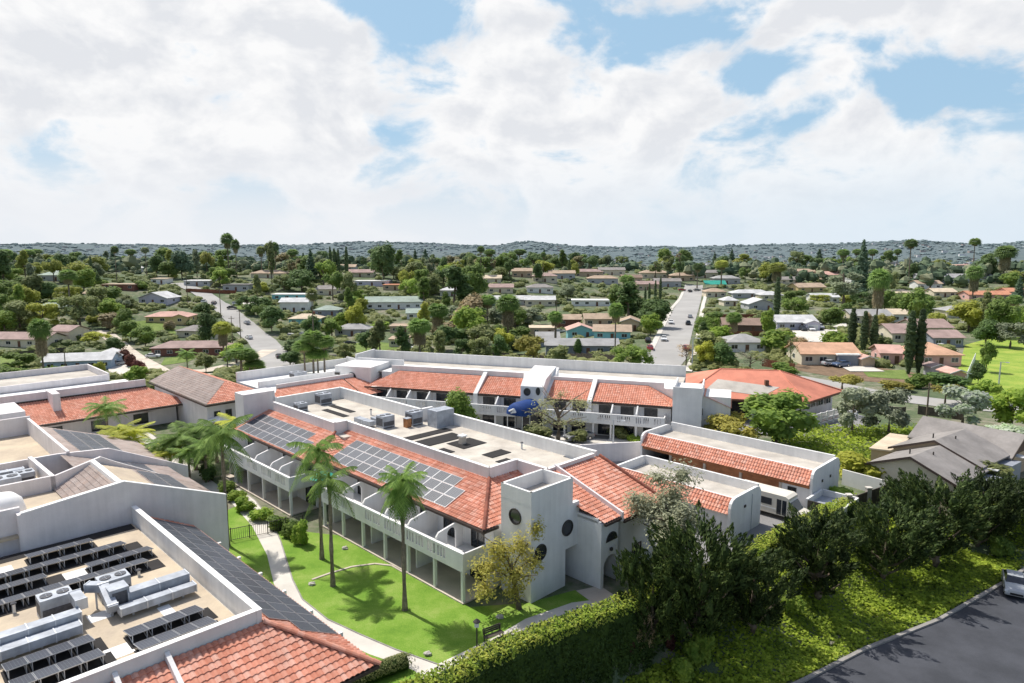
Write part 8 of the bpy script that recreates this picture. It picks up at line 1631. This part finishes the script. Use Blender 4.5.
# ================================================================== far wood and far town: nobody could count them
def far_wood():
    q = random.Random(3); g = MB(); m = nt('hazy_far_foliage'); mat, t, b = m; L = t.links
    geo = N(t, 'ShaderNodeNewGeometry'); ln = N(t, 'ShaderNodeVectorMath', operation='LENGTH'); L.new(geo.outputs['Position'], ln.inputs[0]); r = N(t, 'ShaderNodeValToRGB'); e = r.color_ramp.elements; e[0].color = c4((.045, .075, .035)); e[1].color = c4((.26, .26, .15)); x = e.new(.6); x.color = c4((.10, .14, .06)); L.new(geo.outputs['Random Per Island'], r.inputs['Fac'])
    mr = N(t, 'ShaderNodeMapRange'); mr.inputs['From Min'].default_value = 450; mr.inputs['From Max'].default_value = 3000; mr.inputs['To Min'].default_value = .1; mr.inputs['To Max'].default_value = .82; L.new(ln.outputs['Value'], mr.inputs['Value'])  # far trees carry the haze in their base colour
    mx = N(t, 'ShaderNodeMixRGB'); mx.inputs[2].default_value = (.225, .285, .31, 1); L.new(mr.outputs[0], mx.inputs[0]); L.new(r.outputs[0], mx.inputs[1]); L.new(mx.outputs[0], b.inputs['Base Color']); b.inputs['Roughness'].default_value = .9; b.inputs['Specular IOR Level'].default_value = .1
    def blob(x, y, z, w, h, s, n, k):
        rows = []
        for i in range(n + 1):
            th = math.pi * i / n; rows.append([g.W((x + w * math.sin(th) * math.cos(6.283 * j / k + s) * q.uniform(.6, 1.25), y + w * math.sin(th) * math.sin(6.283 * j / k + s) * q.uniform(.6, 1.25), z + h * (.5 + .5 * math.cos(th)) * q.uniform(.8, 1.1))) for j in range(k)])
        for i in range(n):
            for j in range(k): g.F((rows[i][j], rows[i + 1][j], rows[i + 1][(j + 1) % k], rows[i][(j + 1) % k]))
    n = 0
    while n < 20000:
        a = R_(q.uniform(-40, 40)); r_ = 470 * math.exp(q.random() ** .8 * math.log(5000 / 470)); x, y = r_ * math.sin(a), r_ * math.cos(a)
        if mnoise.noise(Vector((x / 160, y / 160, 3))) + .45 < q.random() * .8: continue
        if r_ < 620 and q.random() < .5: continue
        s = q.uniform(.9, 4.4) * (1 + r_ / 2200); z0 = H(x, y) - .6
        if r_ < 1100:
            for _ in range(3): blob(x + q.uniform(-1, 1) * s, y + q.uniform(-1, 1) * s, z0 + q.uniform(0, s), s * q.uniform(.6, 1), s * q.uniform(.9, 1.7), q.random(), 4, 7)
        else: blob(x, y, z0, s * q.uniform(.8, 1.7), s * q.uniform(.35, .8), q.random(), 3, 5)
        n += 1
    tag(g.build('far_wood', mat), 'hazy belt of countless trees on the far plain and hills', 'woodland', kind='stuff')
    g = MB(); m = MB()
    mt, t, b = nt('hazy_far_walls'); geo = N(t, 'ShaderNodeNewGeometry'); r = N(t, 'ShaderNodeValToRGB'); e = r.color_ramp.elements; e[0].color = c4((.30, .29, .30)); e[1].color = c4((.66, .66, .68)); x = e.new(.5); x.color = c4((.42, .36, .33)); t.links.new(geo.outputs['Random Per Island'], r.inputs['Fac']); t.links.new(r.outputs[0], b.inputs['Base Color']); b.inputs['Roughness'].default_value = .9
    k = 0
    while k < 900:
        if q.random() < .45: u = q.gauss(705, 45); a = math.atan((u - 512) / FPX); r_ = q.uniform(1000, 2300)
        else: a = R_(q.uniform(-40, 40)); r_ = q.uniform(800, 3800)
        x, y = r_ * math.sin(a), r_ * math.cos(a)
        if mnoise.noise(Vector((x / 300, y / 300, 8))) < q.uniform(-.3, .25): continue
        z = H(x, y); w, d, h = q.uniform(8, 22), q.uniform(7, 12), q.uniform(4, 8); f = Fr(x, y, q.uniform(-30, 30), z); g.fr = f
        g.box(-w / 2, w / 2, 0, d, -2, h); k += 1
    tag(g.build('far_town', mt), 'hazy scatter of pale far-off roofs beyond the neighbourhood', 'town', kind='stuff')
far_wood()

def undergrowth():
    """low garden planting between the houses that nobody could count"""
    q = random.Random(12); g = MB(); n = 0; roads = ((180, 283, 222, 305, 7), (222, 305, 262, 341, 11), (262, 341, 296, 398, 18), (664, 358, 676, 330, 20), (640, 392, 668, 352, 26), (676, 330, 692, 290, 13), (86, 331, 138, 359, 9), (138, 359, 205, 372, 12), (770, 374, 900, 398, 10), (900, 398, 1010, 409, 9), (205, 371, 270, 350, 6), (688, 372, 706, 292, 4))
    while n < 3600:
        u = q.uniform(-30, 1054); v = 262 + 128 * q.random() ** 1.3
        if u > 955 and 336 < v < 402: continue
        if v > 372 and u > 380: continue
        def sd(a, b, c, d): dx, dy = c - a, d - b; t = max(0, min(1, ((u - a) * dx + (v - b) * dy) / (dx * dx + dy * dy))); return math.hypot(u - a - dx * t, (v - b - dy * t) * 1.4)
        if any(sd(a, b, c, d) < w + 2 for a, b, c, d, w in roads): continue
        if any(((u - cx) / rx) ** 2 + ((v - cy) / ry) ** 2 < 1 for (cx, cy, rx, ry) in ((150, 328, 24, 8), (375, 349, 26, 7), (650, 322, 18, 6), (815, 338, 32, 9), (122, 368, 20, 10), (840, 368, 30, 6), (885, 375, 24, 5))): continue
        if any(abs(u - hu) < hw * .52 and -12 * (v - 250) / 100 - 2 < v - hv < 1.5 for hu, hv, ph, hw in HOUSES): continue
        x, y, z = GT(u, v)
        if mnoise.noise(Vector((x / 14, y / 14, 2))) < -.12: continue
        s = q.uniform(.7, 2.1) * (1 + y / 700); ico(g, (x, y, z + s * .25), (s * .8, s * .8, s * .5), 1, .5, n); n += 1
        for _ in range(16):
            d = rv(q); d.z = abs(d.z); leaf(g, Vector((x + d.x * s, y + d.y * s, z + .2 + d.z * s * .75)), d * .7 + rv(q) * .6 + Vector((0, 0, .7)), s * q.uniform(.25, .5), .7)
    tag(g.build('garden_undergrowth', LEAF['under']), 'mixed low garden shrubs filling the yards between the houses', 'undergrowth', kind='stuff')
undergrowth()
